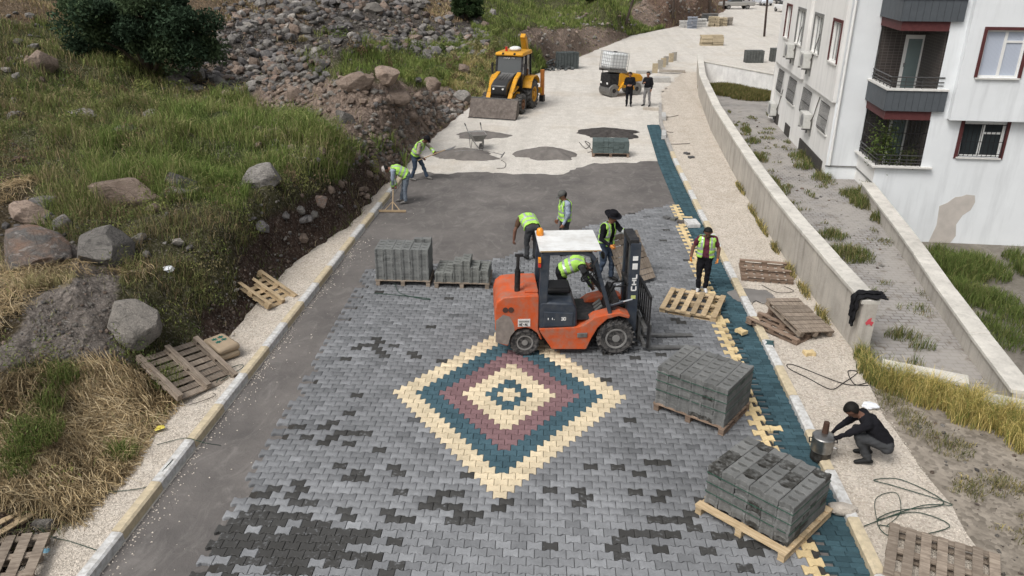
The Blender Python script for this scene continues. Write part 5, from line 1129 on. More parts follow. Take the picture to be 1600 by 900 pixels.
# ------------------------------------------------------------------ backhoe loader (x forward)
def backhoe():
    hd = R(-104); c = Vector((-3.95, 37.1, 0)) - Vector((math.cos(hd), math.sin(hd), 0)) * 1.8
    r = empty('backhoe_loader', 'yellow backhoe loader with wide front bucket lowered on the gravel road', 'backhoe loader', (c.x, c.y, -.06), hd)
    # origin: front axle centre on ground
    b = MB(); b.prism([(-2.3, .55), (.75, .55), (.80, .95), (-2.3, .95)], -.36, .36, 'xz'); b.build('chassis', M_BLACKM, r)
    b = MB(); b.prism([(-.75, .95), (.78, .95), (.84, 1.10), (.80, 1.42), (.4, 1.62), (-.75, 1.84)], -.40, .40, 'xz'); b.build('bonnet', pm('black_bonnet', (.02, .02, .021), .35, 0, .2, 5, 0, 40, (.08, .08, .075), .4), r, bevel=.05, smooth=40)
    b = MB()
    for y in (-.14, 0, .14): b.bar((-.55, y, 1.825), (.36, y, 1.665), .012, .02)
    b.build('bonnet_stripes', M_STEEL, r)
    for y in (-.24, .24):
        b = MB(); b.cyl((.82, y, 1.28), (.86, y, 1.28), .05, n=12); b.build('headlight', pm('lamp_glass', (.8, .8, .78), .15), r)
    # cab
    cab = empty('cab', None, None, (-1.55, 0, 0)); cab.parent = r
    b = MB(); b.prism([(-.78, 1.02), (.75, 1.0), (.80, 1.75), (.58, 2.62), (-.72, 2.62)], -.66, .66, 'xz'); b.build('cab_glazing', M_DGLASS, cab, bevel=.05)
    for (x0, z0, x1, z1) in ((.80, 1.75, .58, 2.64), (.77, 1.0, .81, 1.76), (-.76, 1.0, -.72, 2.64), (.05, 1.0, .0, 2.64)):
        for y in (-.67, .67):
            b = MB(); b.bar((x0, y, z0), (x1, y, z1), .06, .08, (0, 1, 0)); b.build('cab_pillar', M_BLACKM, cab)
    b = MB(); b.prism([(-.88, 2.62), (.74, 2.62), (.80, 2.70), (.70, 2.80), (-.80, 2.82), (-.9, 2.74)], -.72, .72, 'xz'); b.build('cab_roof', M_YELLOW, cab, bevel=.05, smooth=40)
    b = MB(); b.bb(.741, .75, -.42, .42, 2.63, 2.665); b.build('roof_brow', M_BLACKM, cab)
    b = MB(); pl = placer((.665, -.30, 2.50), (0, 1, 0), (-.2, 0, .98), (1, 0, .2)); stroke_text(b, 'KASTUR YTM', .04, .06, .014, pl); b.build('windscreen_lettering', pm('white_decal', (.75, .75, .73), .5), cab)
    b = MB(); b.ell((-.1, .05, 2.90), (.34, .30, .13), 14, 8); b.build('roof_box', M_WHITEP, cab, smooth=60)
    b = MB(); b.cyl((.18, -.32, 2.80), (.18, -.32, 3.02), .06, n=12); b.build('beacon', M_REDL, cab)
    for y in (-.3, .3):
        b = MB(); b.cyl((.70, y, 2.74), (.78, y, 2.74), .06, n=10); b.build('work_light', M_BLACKM, cab)
    b = MB(); b.bb(.30, .55, -.3, .3, 1.35, 1.7); b.bb(-.4, .0, -.28, .28, 1.1, 1.35); b.prism([(-.45, 1.35), (-.3, 1.35), (-.38, 1.95), (-.48, 1.95)], -.25, .25, 'xz'); b.build('seat_and_dash', M_SEAT, cab)
    for y in (-.86, .86):
        b = MB(); b.bar((.72, y * .78, 2.2), (.80, y, 2.15), .03, .03); b.bar((.80, y, 1.75), (.80, y, 2.3), .05, .10); b.build('mirror', M_BLACKM, cab)
    # rear fenders and steps
    for s in (-1, 1):
        b = MB(); pts = [(-.95, 1.10), (-1.10, 1.42), (-1.45, 1.60), (-1.95, 1.60), (-2.32, 1.42), (-2.45, 1.15)]
        for p, q in zip(pts, pts[1:]): b.bar((p[0], s * .90, p[1]), (q[0], s * .90, q[1]), .48, .05, (0, 0, 1))
        b.build('rear_fender', M_YELLOW, r, bevel=.015)
        b = MB(); b.prism([(-.7, .45), (.0, .45), (.0, .8), (-.7, .95)], s * .42 if s < 0 else .42, s * .62 if s < 0 else .62, 'xz'); b.build('fuel_tank', M_YELLOW, r, bevel=.03)
    for s in (-1, 1):
        wheel(r, (-1.72, s * .86, .70), .70, .46, pm('yellow_rim', (.58, .28, .02), .5, 0, .15, 5, 0, 40, (.3, .22, .12), .5), pm('dusty_tractor_tyre', (.06, .059, .057), .9, 0, .3, 5, .2, 40, (.19, .18, .17), .6), s, 18, .07, .52, holes=8)
        wheel(r, (0, s * .86, .46), .46, .36, pm('rusty_rim', (.23, .12, .07), .7, 0, .2, 6), pm('dusty_tractor_tyre', (.06, .059, .057), .9), s, 18, .05, .52, holes=8)
    b = MB(); b.bb(-.12, .12, -.85, .85, .38, .54); b.build('front_axle', M_BLACKM, r)
    # loader arms and bucket
    for s in (-1, 1):
        b = MB(); y = s * .56
        for p, q in zip([(-.85, 1.85), (-.2, 1.62), (.55, 1.05), (1.05, .42)], [(-.2, 1.62), (.55, 1.05), (1.05, .42), (1.25, .30)]): b.bar((p[0], y, p[1]), (q[0], y, q[1]), .10, .22, (0, 1, 0))
        b.build('loader_arm', M_YELLOW, r, bevel=.02)
        b = MB(); b.cyl((-.55, s * .56, 1.2), (.1, s * .56, 1.05), .06, n=10, k=0); b.cyl((.1, s * .56, 1.05), (.6, s * .56, .95), .035, n=8, k=1); b.build('lift_cylinder', [M_YELLOW, M_CHROME], r)
    b = MB(); b.bar((.35, -.5, 1.15), (.35, .5, 1.15), .12, .12); b.build('arm_crossbar', M_BLACKM, r)
    bk = empty('bucket', None, None, (1.3, 0, 0)); bk.parent = r
    prof = [(.0, .86), (-.12, .70), (-.14, .40), (-.02, .16), (.20, .06), (.50, .03)]
    b = MB(); n = len(prof)
    pin = [(x + .03, z + .025) for x, z in prof]
    poly = prof + pin[::-1]
    b.prism(poly, -1.18, 1.18, 'xz'); b.build('bucket_shell', M_BUCKET, bk)
    # bucket rolled so that its closed front faces the camera
    b = MB(); b.prism([(.02, .90), (.10, .88), (.46, .10), (.50, .03), (.44, .03), (.04, .84)], -1.20, 1.20, 'xz'); b.build('bucket_front', M_BUCKET, bk, bevel=.01)
    b = MB(); b.bb(.40, .56, -1.21, 1.21, .0, .03); b.bb(-.02, .09, -1.21, 1.21, .88, .93); b.build('cutting_edge', M_STEEL, bk)
    for y in (-1.19, 1.16):
        b = MB(); b.prism([(.02, .9), (-.13, .7), (-.15, .4), (-.02, .14), (.2, .04), (.5, .02)], y, y + .03, 'xz'); b.build('bucket_cheek', M_BUCKET, bk)
    # backhoe boom folded behind the cab, stabiliser legs
    bo = empty('backhoe_arm', None, None, (-3.0, 0, 0)); bo.parent = r
    b = MB(); b.bb(-.1, .12, -1.12, 1.12, .55, .85); b.bb(-.25, .05, -.25, .25, .55, 1.15); b.build('slide_frame', M_YELLOW, bo, bevel=.02)
    for s in (-1, 1):
        b = MB(); b.bb(-.12, .10, s * 1.10 - .09, s * 1.10 + .09, .45, 1.75); b.build('stabiliser_leg', pm('faded_orange_leg', (.45, .17, .045), .6, 0, .2, 5), bo, bevel=.015)
        b = MB(); b.bb(-.16, .14, s * 1.10 - .12, s * 1.10 + .12, .12, .45); b.build('stabiliser_foot', M_BLACKM, bo)
    b = MB()
    for p, q, w_ in zip([(-.25, 1.0), (-.55, 1.9), (-.45, 2.75), (-.2, 3.25)], [(-.55, 1.9), (-.45, 2.75), (-.2, 3.25), (-.05, 3.42)], (.36, .34, .30, .26)): b.bar((p[0], 0, p[1]), (q[0], 0, q[1]), .26, w_, (0, 1, 0))
    b.build('boom', M_YELLOW, bo, bevel=.02)
    b = MB(); b.bar((-.08, .0, 3.40), (-.55, 0, 2.4), .22, .24, (0, 1, 0)); b.bar((-.55, 0, 2.4), (-.75, 0, 1.4), .20, .2, (0, 1, 0)); b.build('dipper', M_YELLOW, bo, bevel=.02)
    b = MB(); b.prism([(-.95, .5), (-.55, .55), (-.5, 1.2), (-.75, 1.45), (-1.0, 1.1)], -.3, .3, 'xz'); b.build('digger_bucket', M_BUCKET, bo)
backhoe()

# ------------------------------------------------------------------ tandem roller with a caged water tank
def roller():
    c = G(951, 150, -.06); r = empty('road_roller', 'small yellow tandem roller behind the two men in black', 'road roller', (c.x, c.y, -.06), R(33))
    for x in (0, 1.55):
        b = MB(); b.lathe([(.02, -.5), (.33, -.5), (.35, -.48), (.35, .48), (.33, .5), (.02, .5)], 28, (x, 0, .35), (0, 1, 0)); b.build('drum', M_STEEL, r, smooth=35)
        b = MB(); b.lathe([(.12, -.512), (.12, .512)], 12, (x, 0, .35), (0, 1, 0)); b.build('drum_hub', M_BLACKM, r)
    b = MB(); b.prism([(-.35, .55), (-.30, .95), (-.28, 1.25), (.35, 1.25), (.42, .80), (.30, .62)], -.44, .44, 'xz'); b.build('front_frame', M_BLACKM, r, bevel=.03)
    b = MB(); b.prism([(.30, .60), (.45, .45), (1.0, .45), (1.1, .70), (1.05, 1.05), (.45, 1.28), (.33, 1.2)], -.46, .46, 'xz'); b.build('body', M_YELLOW, r, bevel=.03)
    b = MB(); b.prism([(1.05, .72), (1.95, .72), (2.0, .95), (1.8, 1.12), (1.2, 1.2), (1.05, 1.1)], -.44, .44, 'xz'); b.build('engine_cover', M_YELLOW, r, bevel=.06, smooth=40)
    for s in (-1, 1):
        b = MB(); b.bar((.25, s * .53, .35), (.62, s * .53, .78), .05, .14, (0, 1, 0)); b.bar((1.30, s * .53, .35), (1.12, s * .53, .80), .05, .14, (0, 1, 0)); b.build('drum_yoke', M_YELLOW, r)
        b = MB(); b.tube([(-.2, s * .38, 1.2), (-.22, s * .38, 1.75)], .025, 6); b.build('rail_post', M_BLACKM, r)
    for y in (-.3, .3):
        b = MB(); b.bb(-.362, -.34, y - .06, y + .06, .70, .80); b.build('lamp', pm('lamp_glass', (.8, .8, .78), .15), r)
    b = MB(); b.bb(.45, .85, -.22, .22, 1.25, 1.36); b.bb(.85, .93, -.22, .22, 1.3, 1.65); b.build('seat', M_SEAT, r, bevel=.03)
    b = MB(); b.tube([(.16 * math.cos(a) + .2, .16 * math.sin(a), 1.5) for a in np.linspace(0, 6.283, 15)], .014, 5); b.cyl((.2, 0, 1.2), (.2, 0, 1.5), .03, n=8); b.build('steering_wheel', M_SEAT, r)
    # caged tank behind
    t = empty('caged_water_tank', 'white plastic tank in a steel cage carried on top of the yellow roller', 'water tank', Matrix.Translation(c) @ Matrix.Rotation(R(33), 4, 'Z') @ Vector((.25, .05, 1.40)), (R(0), R(7), R(33)))
    X, Y, Z0, Z1 = .60, .50, .05, .95
    b = MB(); b.bb(-X + .03, X - .03, -Y + .03, Y - .03, Z0 + .06, Z1 - .03); b.build('tank', pm('translucent_white_plastic', (.80, .82, .82), .35, 0, .1, 3), t, bevel=.08, smooth=40)
    b = MB(); b.cyl((0, 0, Z1 - .04), (0, 0, Z1 + .04), .11, n=16); b.build('cap', M_BLACKM, t)
    b = MB()
    for z in np.linspace(Z0 + .05, Z1, 6): b.tube([(-X, -Y, z), (X, -Y, z), (X, Y, z), (-X, Y, z), (-X, -Y, z)], .012, 4)
    for i in range(7):
        x = -X + 2 * X * i / 6
        for y in (-Y, Y): b.tube([(x, y, Z0), (x, y, Z1)], .011, 4)
        if i % 2: b.tube([(x, -Y, Z1 + .006), (x, Y, Z1 + .006)], .012, 4)
        y = -Y + 2 * Y * i / 6
        for x2 in (-X, X): b.tube([(x2, y, Z0), (x2, y, Z1)], .011, 4)
    b.build('cage', pm('galvanised_tube', (.42, .43, .44), .35, .6, .1, 6), t)
    b = MB(); b.bb(-X, X, -Y, Y, Z0 - .05, Z0); b.bb(-X, X, -Y, -Y + .12, Z0 - .14, Z0 - .051); b.bb(-X, X, Y - .12, Y, Z0 - .14, Z0 - .051); b.build('pallet_base', M_STEEL, t)
roller()

# ------------------------------------------------------------------ far cars
def car(px, py, rz, col, label, kind='sedan'):
    p = G(px, py, -.06); r = empty('parked_car', label, 'car', (p.x, p.y, -.06), rz, 'cars parked at the far end of the road')
    m = pm('car_paint_%02d' % int(sum(col) * 100), col, .3, .1, .05, 3)
    prof = [(-2.1, .35), (-2.15, .75), (-1.9, .95), (-.7, 1.0), (.9, .98), (1.9, .85), (2.15, .62), (2.1, .35)] if kind != 'pickup' else [(-2.4, .45), (-2.45, 1.0), (-.6, 1.02), (1.2, 1.0), (2.3, .92), (2.45, .45)]
    b = MB(); b.prism(prof, -.85, .85, 'xz'); b.build('body', m, r, bevel=.1, smooth=40)
    gl = [(-1.6, .95), (-1.1, 1.42), (.3, 1.44), (1.05, .97)] if kind != 'pickup' else [(-.6, 1.0), (-.45, 1.6), (.6, 1.62), (1.2, 1.0)]
    b = MB(); b.prism(gl, -.72, .72, 'xz'); b.build('windows', M_DGLASS, r, bevel=.06)
    b = MB(); b.prism([(x * .93, z + .03) for x, z in gl[1:3]] + [(gl[2][0] - .1, gl[2][1] - .02), (gl[1][0] + .1, gl[1][1] - .02)], -.66, .66, 'xz'); b.build('roof', m, r)
    for x in (-1.35, 1.35):
        for s in (-1, 1): wheel(r, (x, s * .78, .31), .31, .2, M_RIM, M_RUBBER, s, 10, .005, .6, hub=False)
car(1150, 14, R(188), (.30, .29, .27), 'long greyish beige pickup parked at far left of the distant cars', 'pickup'); car(1191, 8, R(8 + 90), (.55, .58, .63), 'silver blue car parked next to the far street pole'); car(1227, 19, R(100), (.75, .75, .74), 'white car partly hidden behind the house corner')
car(1216, 5, R(95), (.06, .065, .07), 'dark car parked at the far end right of the street pole'); car(1166, 2, R(92), (.10, .10, .11), 'dark grey car behind the pickup in the far distance')
# far poles
def pole(bx, by, tx, ty, h, r_, m, label):
    p = G(bx, by, -.06); z0 = -.1 if by > 25 or bx > 1150 else float(hgt(p.x, p.y)); p.z = z0
    if bx < 1140: q = T(bx, by); p = Vector((q.x, q.y, float(hgt(q.x, q.y)) - .1))
    d = ray(tx, ty); t_ = (p.y - 0) / d.y; e = _C + d * t_; k = h / max(.5, e.z - p.z); e = p + (e - p) * k
    o = empty('utility_pole', label, 'pole', p, group='poles along the far road'); v = e - p
    b = MB(); b.tube([(0, 0, 0), v * .5, v], [r_, r_ * .9, r_ * .75], 10); b.build('shaft', m, o, smooth=50)
    b = MB(); b.bar(v * .93 + Vector((-.8, 0, 0)), v * .93 + Vector((.8, 0, 0)), .1, .1); b.build('cross_arm', m, o)
M_POLE = pm('tarred_wood', (.07, .055, .045), .85, 0, .25, 4, .3, 20); M_MPOLE = pm('dark_steel_pole', (.055, .04, .035), .6, .2, .2, 3)
pole(977, 40, 989, 0, 7, .12, M_POLE, 'leaning wooden pole nearest on the far bank'); pole(1050, 33, 1053, 0, 8, .14, M_POLE, 'upright dark wooden pole right of the leaning one'); pole(1108, 22, 1110, 0, 8, .15, M_POLE, 'dark pole behind the stacked kerbstones far away'); pole(1130, 14, 1131.5, 0, 8, .16, M_POLE, 'farthest brown pole beside the parked pickup'); pole(1194, 57, 1199, 0, 7, .11, M_MPOLE, 'dark steel street pole standing on the cream gravel near the house')
# ------------------------------------------------------------------ pallets
def woodmat(name, c0, c1):
    t = NT(name); p = t.pos(True); oi = t.n('ObjectInfo'); pv = t.n('VectorMath', operation='ADD'); t.l(p, pv.inputs[0]); cb = t.n('CombineXYZ'); t.l(t.math('MULTIPLY', oi.outputs['Random'], 53), cb.inputs[2]); t.l(cb.outputs[0], pv.inputs[1])
    q = pv.outputs[0]; g_ = t.noise(t.scale(q, 3, 26, 26), 1.2, 5, .6, dist=.5); n = t.noise(q, 4, 5, .65)
    c = t.mix(t.ramp(g_, [(.35, 0), (.65, 1)]), c0, c1); c = t.mix(t.math('MULTIPLY', t.ramp(n, [(.5, 0), (.72, 1)]), .5), c, tuple(x * .5 for x in c0))
    c = t.mix(1, c, t.ramp(oi.outputs['Random'], [(0, .72), (1, 1.2)]), 'MULTIPLY'); t.bump(g_, .3, .006); return t.out(c, .85, 0, .25)
M_WFRESH = woodmat('fresh_pale_pine', (.36, .265, .155), (.50, .39, .25)); M_WGREY = woodmat('weathered_grey_wood', (.17, .135, .105), (.30, .25, .20)); M_WBRN = woodmat('brown_old_wood', (.16, .11, .08), (.27, .20, .15))
def pallet(name, label, loc, rot, wood, L=1.2, W=1.0, nb=7, gap=.5, group='wooden pallets lying beside the road', upside=False):
    """deck boards run along y; three stringer boards along x with blocks; bottom boards along x"""
    r = empty(name, label, 'pallet', loc, rot, group); H = .14; bw = L / nb * (1 - gap * .5)
    def bd(nm, x0, x1, y0, y1, z0, z1):
        if upside: z0, z1 = H - z1, H - z0
        b = MB(); b.bb(0, x1 - x0, 0, y1 - y0, 0, z1 - z0); o = b.build(nm, wood, r, loc=(x0 + random.uniform(-.006, .006), y0 + random.uniform(-.012, .012), z0), rot=(random.uniform(-.008, .008), random.uniform(-.008, .008), random.uniform(-.012, .012)))
    for i in range(nb):
        x = -L / 2 + (L - bw) * i / (nb - 1); bd('deck_board', x, x + bw, -W / 2, W / 2, .118, .14)
    for y in (-W / 2 + .004, -.05, W / 2 - .104):
        bd('stringer', -L / 2 + .003, L / 2 - .003, y, y + .10, .095, .1165); bd('bottom_board', -L / 2 + .003, L / 2 - .003, y, y + .10, 0, .02)
        for x in (-L / 2 + .005, -.065, L / 2 - .135): bd('block', x, x + .13, y + .004, y + .096, .0205, .0945)
    return r
def pal_at(c, d, tilt=(0, 0)): return c, Euler((tilt[0], tilt[1], d))
pallet('pallet', 'pale pine pallet lying in front of the man in maroon shirt', (2.78, 15.95, .02), (R(5), 0, R(-20)), M_WFRESH, 1.25, 1.05, 6, .9)
pallet('pallet', 'brown upturned pallet on the gravel by the long wall, nearest the house', (4.83, 18.05, .03), (0, 0, R(-8)), M_WBRN, 1.2, 1.15, 7, .6, upside=True)
pallet('pallet', 'lower brown pallet of the crossed pair on the gravel', (4.52, 14.98, .03), (0, R(2), R(-48)), M_WBRN, 1.25, .85, 5, .9, upside=True)
pallet('pallet', 'grey pallet lying crooked on top of the brown one', (4.83, 15.08, .20), (R(-8), R(10), R(-68)), M_WGREY, 1.25, .85, 9, .18)
pallet('pallet', 'weathered pallet with wide gaps at the bottom edge right of the kerb', (4.85, 8.02, .05), (R(2), 0, R(-24)), M_WGREY, 1.3, 1.0, 7, .7)
def slope_pal(px, py, rz, tx, ty, lift, wood, label, L, W, nb, gap, up):
    p = T(px, py); return pallet('pallet', label, (p.x, p.y, float(hgt(p.x, p.y)) + lift), (tx, ty, rz), wood, L, W, nb, gap, upside=up)
def pal_corners(label, B, Rr, Lf, wood, nb, gap, up):
    """a pallet propped on the bank: measured near, right and left corners (px, py, height)"""
    B, Rr, Lf = G(*B), G(*Rr), G(*Lf); ex = (Lf - B); L = ex.length; ey = Rr - B; W = ey.length; ex.normalize(); n = ex.cross(ey).normalized() * -1; n = n if n.z > 0 else -n; ey = n.cross(ex)
    M = Matrix((ex, ey, n)).transposed(); o_ = B + (Lf - B) * .5 + (Rr - B) * .5 - n * .14
    return pallet('pallet', label, o_, M.to_euler(), wood, L, W, nb, gap, upside=up)
pal_corners('upside down grey pallet leaning on the bank beside the cement bags', (295, 630, .16), (357, 573, .18), (228, 565, .62), M_WGREY, 8, .5, True)
pal_corners('brown slatted pallet tipped against the bank behind the left kerb', (432, 482, .12), (455, 455, .12), (372, 440, .55), M_WFRESH, 7, .8, True)
pal_corners('pale pallet cut by the left edge of the photo', (20, 852, .18), (58, 775, .22), (-70, 800, .40), M_WFRESH, 7, .9, False)
slope_pal(8, 890, R(20), 0, R(5), .05, M_WGREY, 'broken grey pallet in the lower left corner', .9, .8, 5, .6, False)
# ------------------------------------------------------------------ stacks of pavers on pallets
STK = paver_outline(.0015)
def block_mesh(nm, h, m, outl=None):
    V_, F_ = paver_vf(outl or STK, h, .009); b = MB(); b.add([(x, y, z + h) for x, y, z in V_], F_); me = b.mesh(nm, m); white_attr(me); return me
PB = block_mesh('paver', .076, M_PAV)
def stack(label, loc, rz, cols, rows, heights, wood, col, group='paver stacks on pallets', pw=(PL + .002, .174), lay_h=.078, mesh=None, pal=True, jitter=.006, colvar=.12, nm='paver_stack', pl_over=(.05, .02), wet=.0, piece='paver'):
    """heights: layers per (col,row) function; only pavers that can be seen are built"""
    r = empty(nm, label, 'paver stack', loc, rz, group); cx, cy = (cols - 1) / 2, (rows - 1) / 2; z0 = 0
    if pal:
        L, W = cols * pw[0] + pl_over[0], rows * pw[1] + pl_over[1]; z0 = .145
        nb = 6
        for i in range(nb):
            b = MB(); x = -W / 2 + (W - .13) * i / (nb - 1); b.bb(-L / 2, L / 2, x, x + .13, .122, .144); b.build('deck_board', wood, r)
        for x in (-L / 2 + .01, -.05, L / 2 - .11):
            b = MB(); b.bb(x, x + .10, -W / 2, W / 2, .098, .121); b.build('stringer', wood, r)
            b = MB(); b.bb(x + .002, x + .098, -W / 2, W / 2, .0, .02); b.build('bottom_board', wood, r)
            for y in (-W / 2 + .003, -.06, W / 2 - .123): b = MB(); b.bb(x + .004, x + .096, y, y + .12, .0205, .0975); b.build('block', wood, r)
    hm = [[heights(i, j) for j in range(rows)] for i in range(cols)]
    off = {}
    for i in range(cols):
        for j in range(rows):
            for k in range(hm[i][j]):
                hid = k < hm[i][j] - 1 and all(0 <= i + a < cols and 0 <= j + c < rows and hm[i + a][j + c] > k for a, c in ((1, 0), (-1, 0), (0, 1), (0, -1)))
                if hid: continue
                o = link(bpy.data.objects.new(piece, mesh or PB), r)
                if (i, k) not in off: off[(i, k)] = (random.gauss(0, jitter), random.gauss(0, jitter))
                e = off[(i, k)]
                o.location = ((i - cx) * pw[0] + e[0] * .5, (j - cy) * pw[1] + e[1], z0 + k * lay_h); o.rotation_euler = (0, 0, random.gauss(0, .008))
                s = random.uniform(1 - colvar, 1 + colvar); o.color = (*[c * s for c in col], 1 if random.random() > wet else .35)
    return r
def strap(parent, L, W, z, m): 
    b = MB(); h, k = L / 2 + .006, W / 2 + .006
    b.tube([(-h, -k, z), (h, -k, z + .01), (h, k, z), (-h, k, z - .01), (-h, -k, z)], .006, 4); b.build('strap', m, parent)
M_STRAP = pm('green_strapping', (.03, .085, .06), .5, 0, .2, 6)
DKG = (.15, .152, .148)
s1 = stack('big dark paver stack on pallet right of the diamond, behind another stack', (2.37, 11.72, .0), R(-34), 6, 6, lambda i, j: 9, M_WBRN, DKG, wet=.04, jitter=.005, colvar=.14, lay_h=.0795)
for z in (.42, .60, .76): strap(s1, 6 * .212, 6 * .174, z, M_STRAP)
s2 = stack('nearest big paver stack, wet on top, on pale pallet at lower right', (2.84, 9.0, .0), R(-42), 6, 6, lambda i, j: 8, M_WFRESH, DKG, wet=.15, jitter=.006, colvar=.15, lay_h=.0795, pl_over=(.12, .28))
for z in (.34, .50, .66): strap(s2, 6 * .212, 6 * .174, z, M_STRAP)
stack('neat paver stack on pallet near the left kerb', (-3.95, 17.0, 0), R(1.5), 6, 4, lambda i, j: 11 if i in (4, 5) and j == 3 else 10, M_WGREY, (.16, .165, .16), colvar=.08)
stack('half emptied paver stack on pallet with uneven top', (-2.53, 17.05, 0), R(1), 6, 5, lambda i, j: (6 if i == 2 else 7 if i == 3 else 5 if i == 4 else 4 if i == 5 else 3) if j < 3 else 3, M_WGREY, (.16, .165, .155), colvar=.1)
TB = block_mesh('brick', .076, M_PAV, brick_outline(.002, .2, .1))
g1 = stack('small strapped stack of teal bricks on the gravel, middle distance', (1.47, 30.35, -.05), R(1), 7, 7, lambda i, j: 6, M_WBRN, (.095, .12, .118), pw=(.202, .104), mesh=TB, piece='brick')
stack('dark paver stack on the left road edge behind the backhoe loader', (-.6, 55.2, -.06), R(12), 7, 5, lambda i, j: 14 if (i + j) % 5 else 13, M_WBRN, (.075, .085, .085), pal=False)
stack('leaning dark paver stack behind the far yard wall, left of two', (12.9, 59.4, -.06), R(6), 6, 4, lambda i, j: 11, M_WBRN, (.10, .105, .10), pal=False)
stack('leaning dark paver stack behind the far yard wall, close to house', (14.9, 60.2, -.06), R(6), 6, 4, lambda i, j: 12, M_WBRN, (.10, .105, .10), pal=False)
KB = block_mesh('kerb_block', .14, M_PAV, brick_outline(.004, .95, .16)); KB2 = block_mesh('kerb_block', .10, M_PAV, brick_outline(.004, .5, .2))
TAN, LG, BLU = (.44, .37, .26), (.48, .47, .45), (.26, .28, .32)
stack('tan kerbstone stack alone on the gravel at the end of the long wall', (11.6, 70.6, -.06), R(5), 2, 4, lambda i, j: 6 if i or j else 5, M_WBRN, TAN, pw=(.97, .17), lay_h=.145, mesh=KB, pal=False, group='kerbstone stacks by the far bank', jitter=.04, piece='kerb_block')
for (px, py, c, h, lab) in ((1070, 44, LG, 5, 'low pale grey stack at left of the far kerbstone row'), (1082, 45, BLU, 8, 'tall bluish grey stack in the far kerbstone row'), (1097, 43, LG, 6, 'white grey stack in the middle of the far kerbstone row'), (1116, 42, TAN, 7, 'tan stack in the far kerbstone row'), (1129, 41, TAN, 6, 'pale tan stack near the right of the far row'), (1138, 40, (.33, .30, .26), 6, 'brownish stack at right end of the far row'), (1104, 34, (.13, .13, .13), 6, 'dark stack behind the far kerbstone row'), (1116, 31, (.16, .15, .14), 5, 'dark brown stack farthest behind the kerbstone row')):
    q = G(px, py, -.06); stack(lab, (q.x, q.y + .6, -.06), R(random.uniform(-8, 8)), 2, 4, lambda i, j: h, M_WBRN, c, pw=(.52, .21), lay_h=.15, mesh=KB2, pal=False, group='kerbstone stacks by the far bank', jitter=.03, piece='kerb_block')
# upright tan kerb slabs waiting in a row
UP = MB(); UP.bb(-.17, .17, -.075, .075, 0, .62); UPM = UP.mesh('upright_kerbstone', M_PAV); white_attr(UPM)
for i, (px, py, lab) in enumerate(((1023, 114, 'upright tan kerbstone nearest the two men'), (1031, 108, 'second upright kerbstone, grey side showing'), (1036, 105, 'third upright tan kerbstone in the row'), (1040, 102, 'fourth upright kerbstone in the row'), (1048, 97, 'fifth upright kerbstone beside the farthest one'), (1053, 95, 'farthest upright kerbstone of the row'))):
    q = G(px, py, -.06); o = link(bpy.data.objects.new('upright_kerbstone', UPM)); o.location = (q.x, q.y, -.06); o.rotation_euler = (0, 0, R(12 + i * 3)); o.color = (*(TAN if i % 2 == 0 else (.36, .34, .30)), 1); tag(o, lab, 'kerbstone', 'upright kerbstones at the road edge')
def loose(px, py, rz, m, dims, col, label, nm='loose_kerbstone', cat='kerbstone', z=-.06, rx=0):
    q = G(px, py, z); b = MB(); b.bb(-dims[0] / 2, dims[0] / 2, -dims[1] / 2, dims[1] / 2, 0, dims[2]); o = b.build(nm, m, bevel=.012); white_attr(o.data); o.location = (q.x, q.y, z); o.rotation_euler = (rx, 0, rz); o.color = (*col, 1); tag(o, label, cat); return o
loose(1026, 128, R(3), M_PAV, (1.6, .5, .3), (.42, .41, .39), 'pale grey concrete block behind the right of the two men'); loose(998, 136, R(2), M_PAV, (1.3, .5, .45), (.30, .29, .28), 'grey concrete block between the roller and the two men'); loose(1006, 115, R(5), M_PAV, (1.0, .3, .2), (.38, .37, .35), 'grey kerbstone lying behind the roller')
loose(1050, 113, R(-5), M_PAV, (1.7, .25, .16), (.32, .29, .25), 'long kerbstone lying on the gravel by the upright row', z=.02); loose(1018, 172, R(-14), M_PAV, (.85, .22, .14), (.42, .38, .33), 'kerbstone lying near the feet of the man in grey trousers'); loose(1037, 185, R(85), M_PAV, (1.1, .2, .2), (.42, .42, .41), 'grey kerbstone lying beside the kerb, farther one', z=.02); loose(1037, 214, R(84), M_PAV, (1.0, .2, .2), (.42, .42, .41), 'grey kerbstone lying beside the kerb, nearer one', z=.02)
loose(1081, 352, R(8), M_KW, (.36, .5, .12), (1, 1, 1), 'short white kerb piece lying on the teal strip', z=0)
def one_paver(px, py, rz, col, label, z=.02, rx=0):
    q = G(px, py, z); o = link(bpy.data.objects.new('loose_paver', PB)); o.location = (q.x, q.y, z); o.rotation_euler = (rx, 0, rz); o.color = (*col, 1); tag(o, label, 'paver', 'loose pavers lying about')
one_paver(1202, 540, R(80), (.05, .09, .095), 'single teal paver lying on the gravel by the crossed pallets'); one_paver(1264, 554, R(10), YEL, 'single yellow paver lying on the gravel near the wall')
for (px, py, c, z, lab) in ((1042, 342, (.12, .12, .12), .0, 'dark paver at the far end of the yellow border'), (1053, 344, (.13, .13, .12), .0, 'grey paver lying across the yellow border'), (1063, 348, (.12, .11, .1), .0, 'grey paver right of the yellow border end'), (1158, 520, YEL, .05, 'yellow paver set on top of the border by the forklift forks'), (1073, 241, (.10, .10, .10), .02, 'dark loose paver on the gravel, farther one'), (1080, 247, (.10, .10, .10), .02, 'dark loose paver on the gravel, nearer one')): one_paver(px, py, random.uniform(-1, 1), c, lab, z)
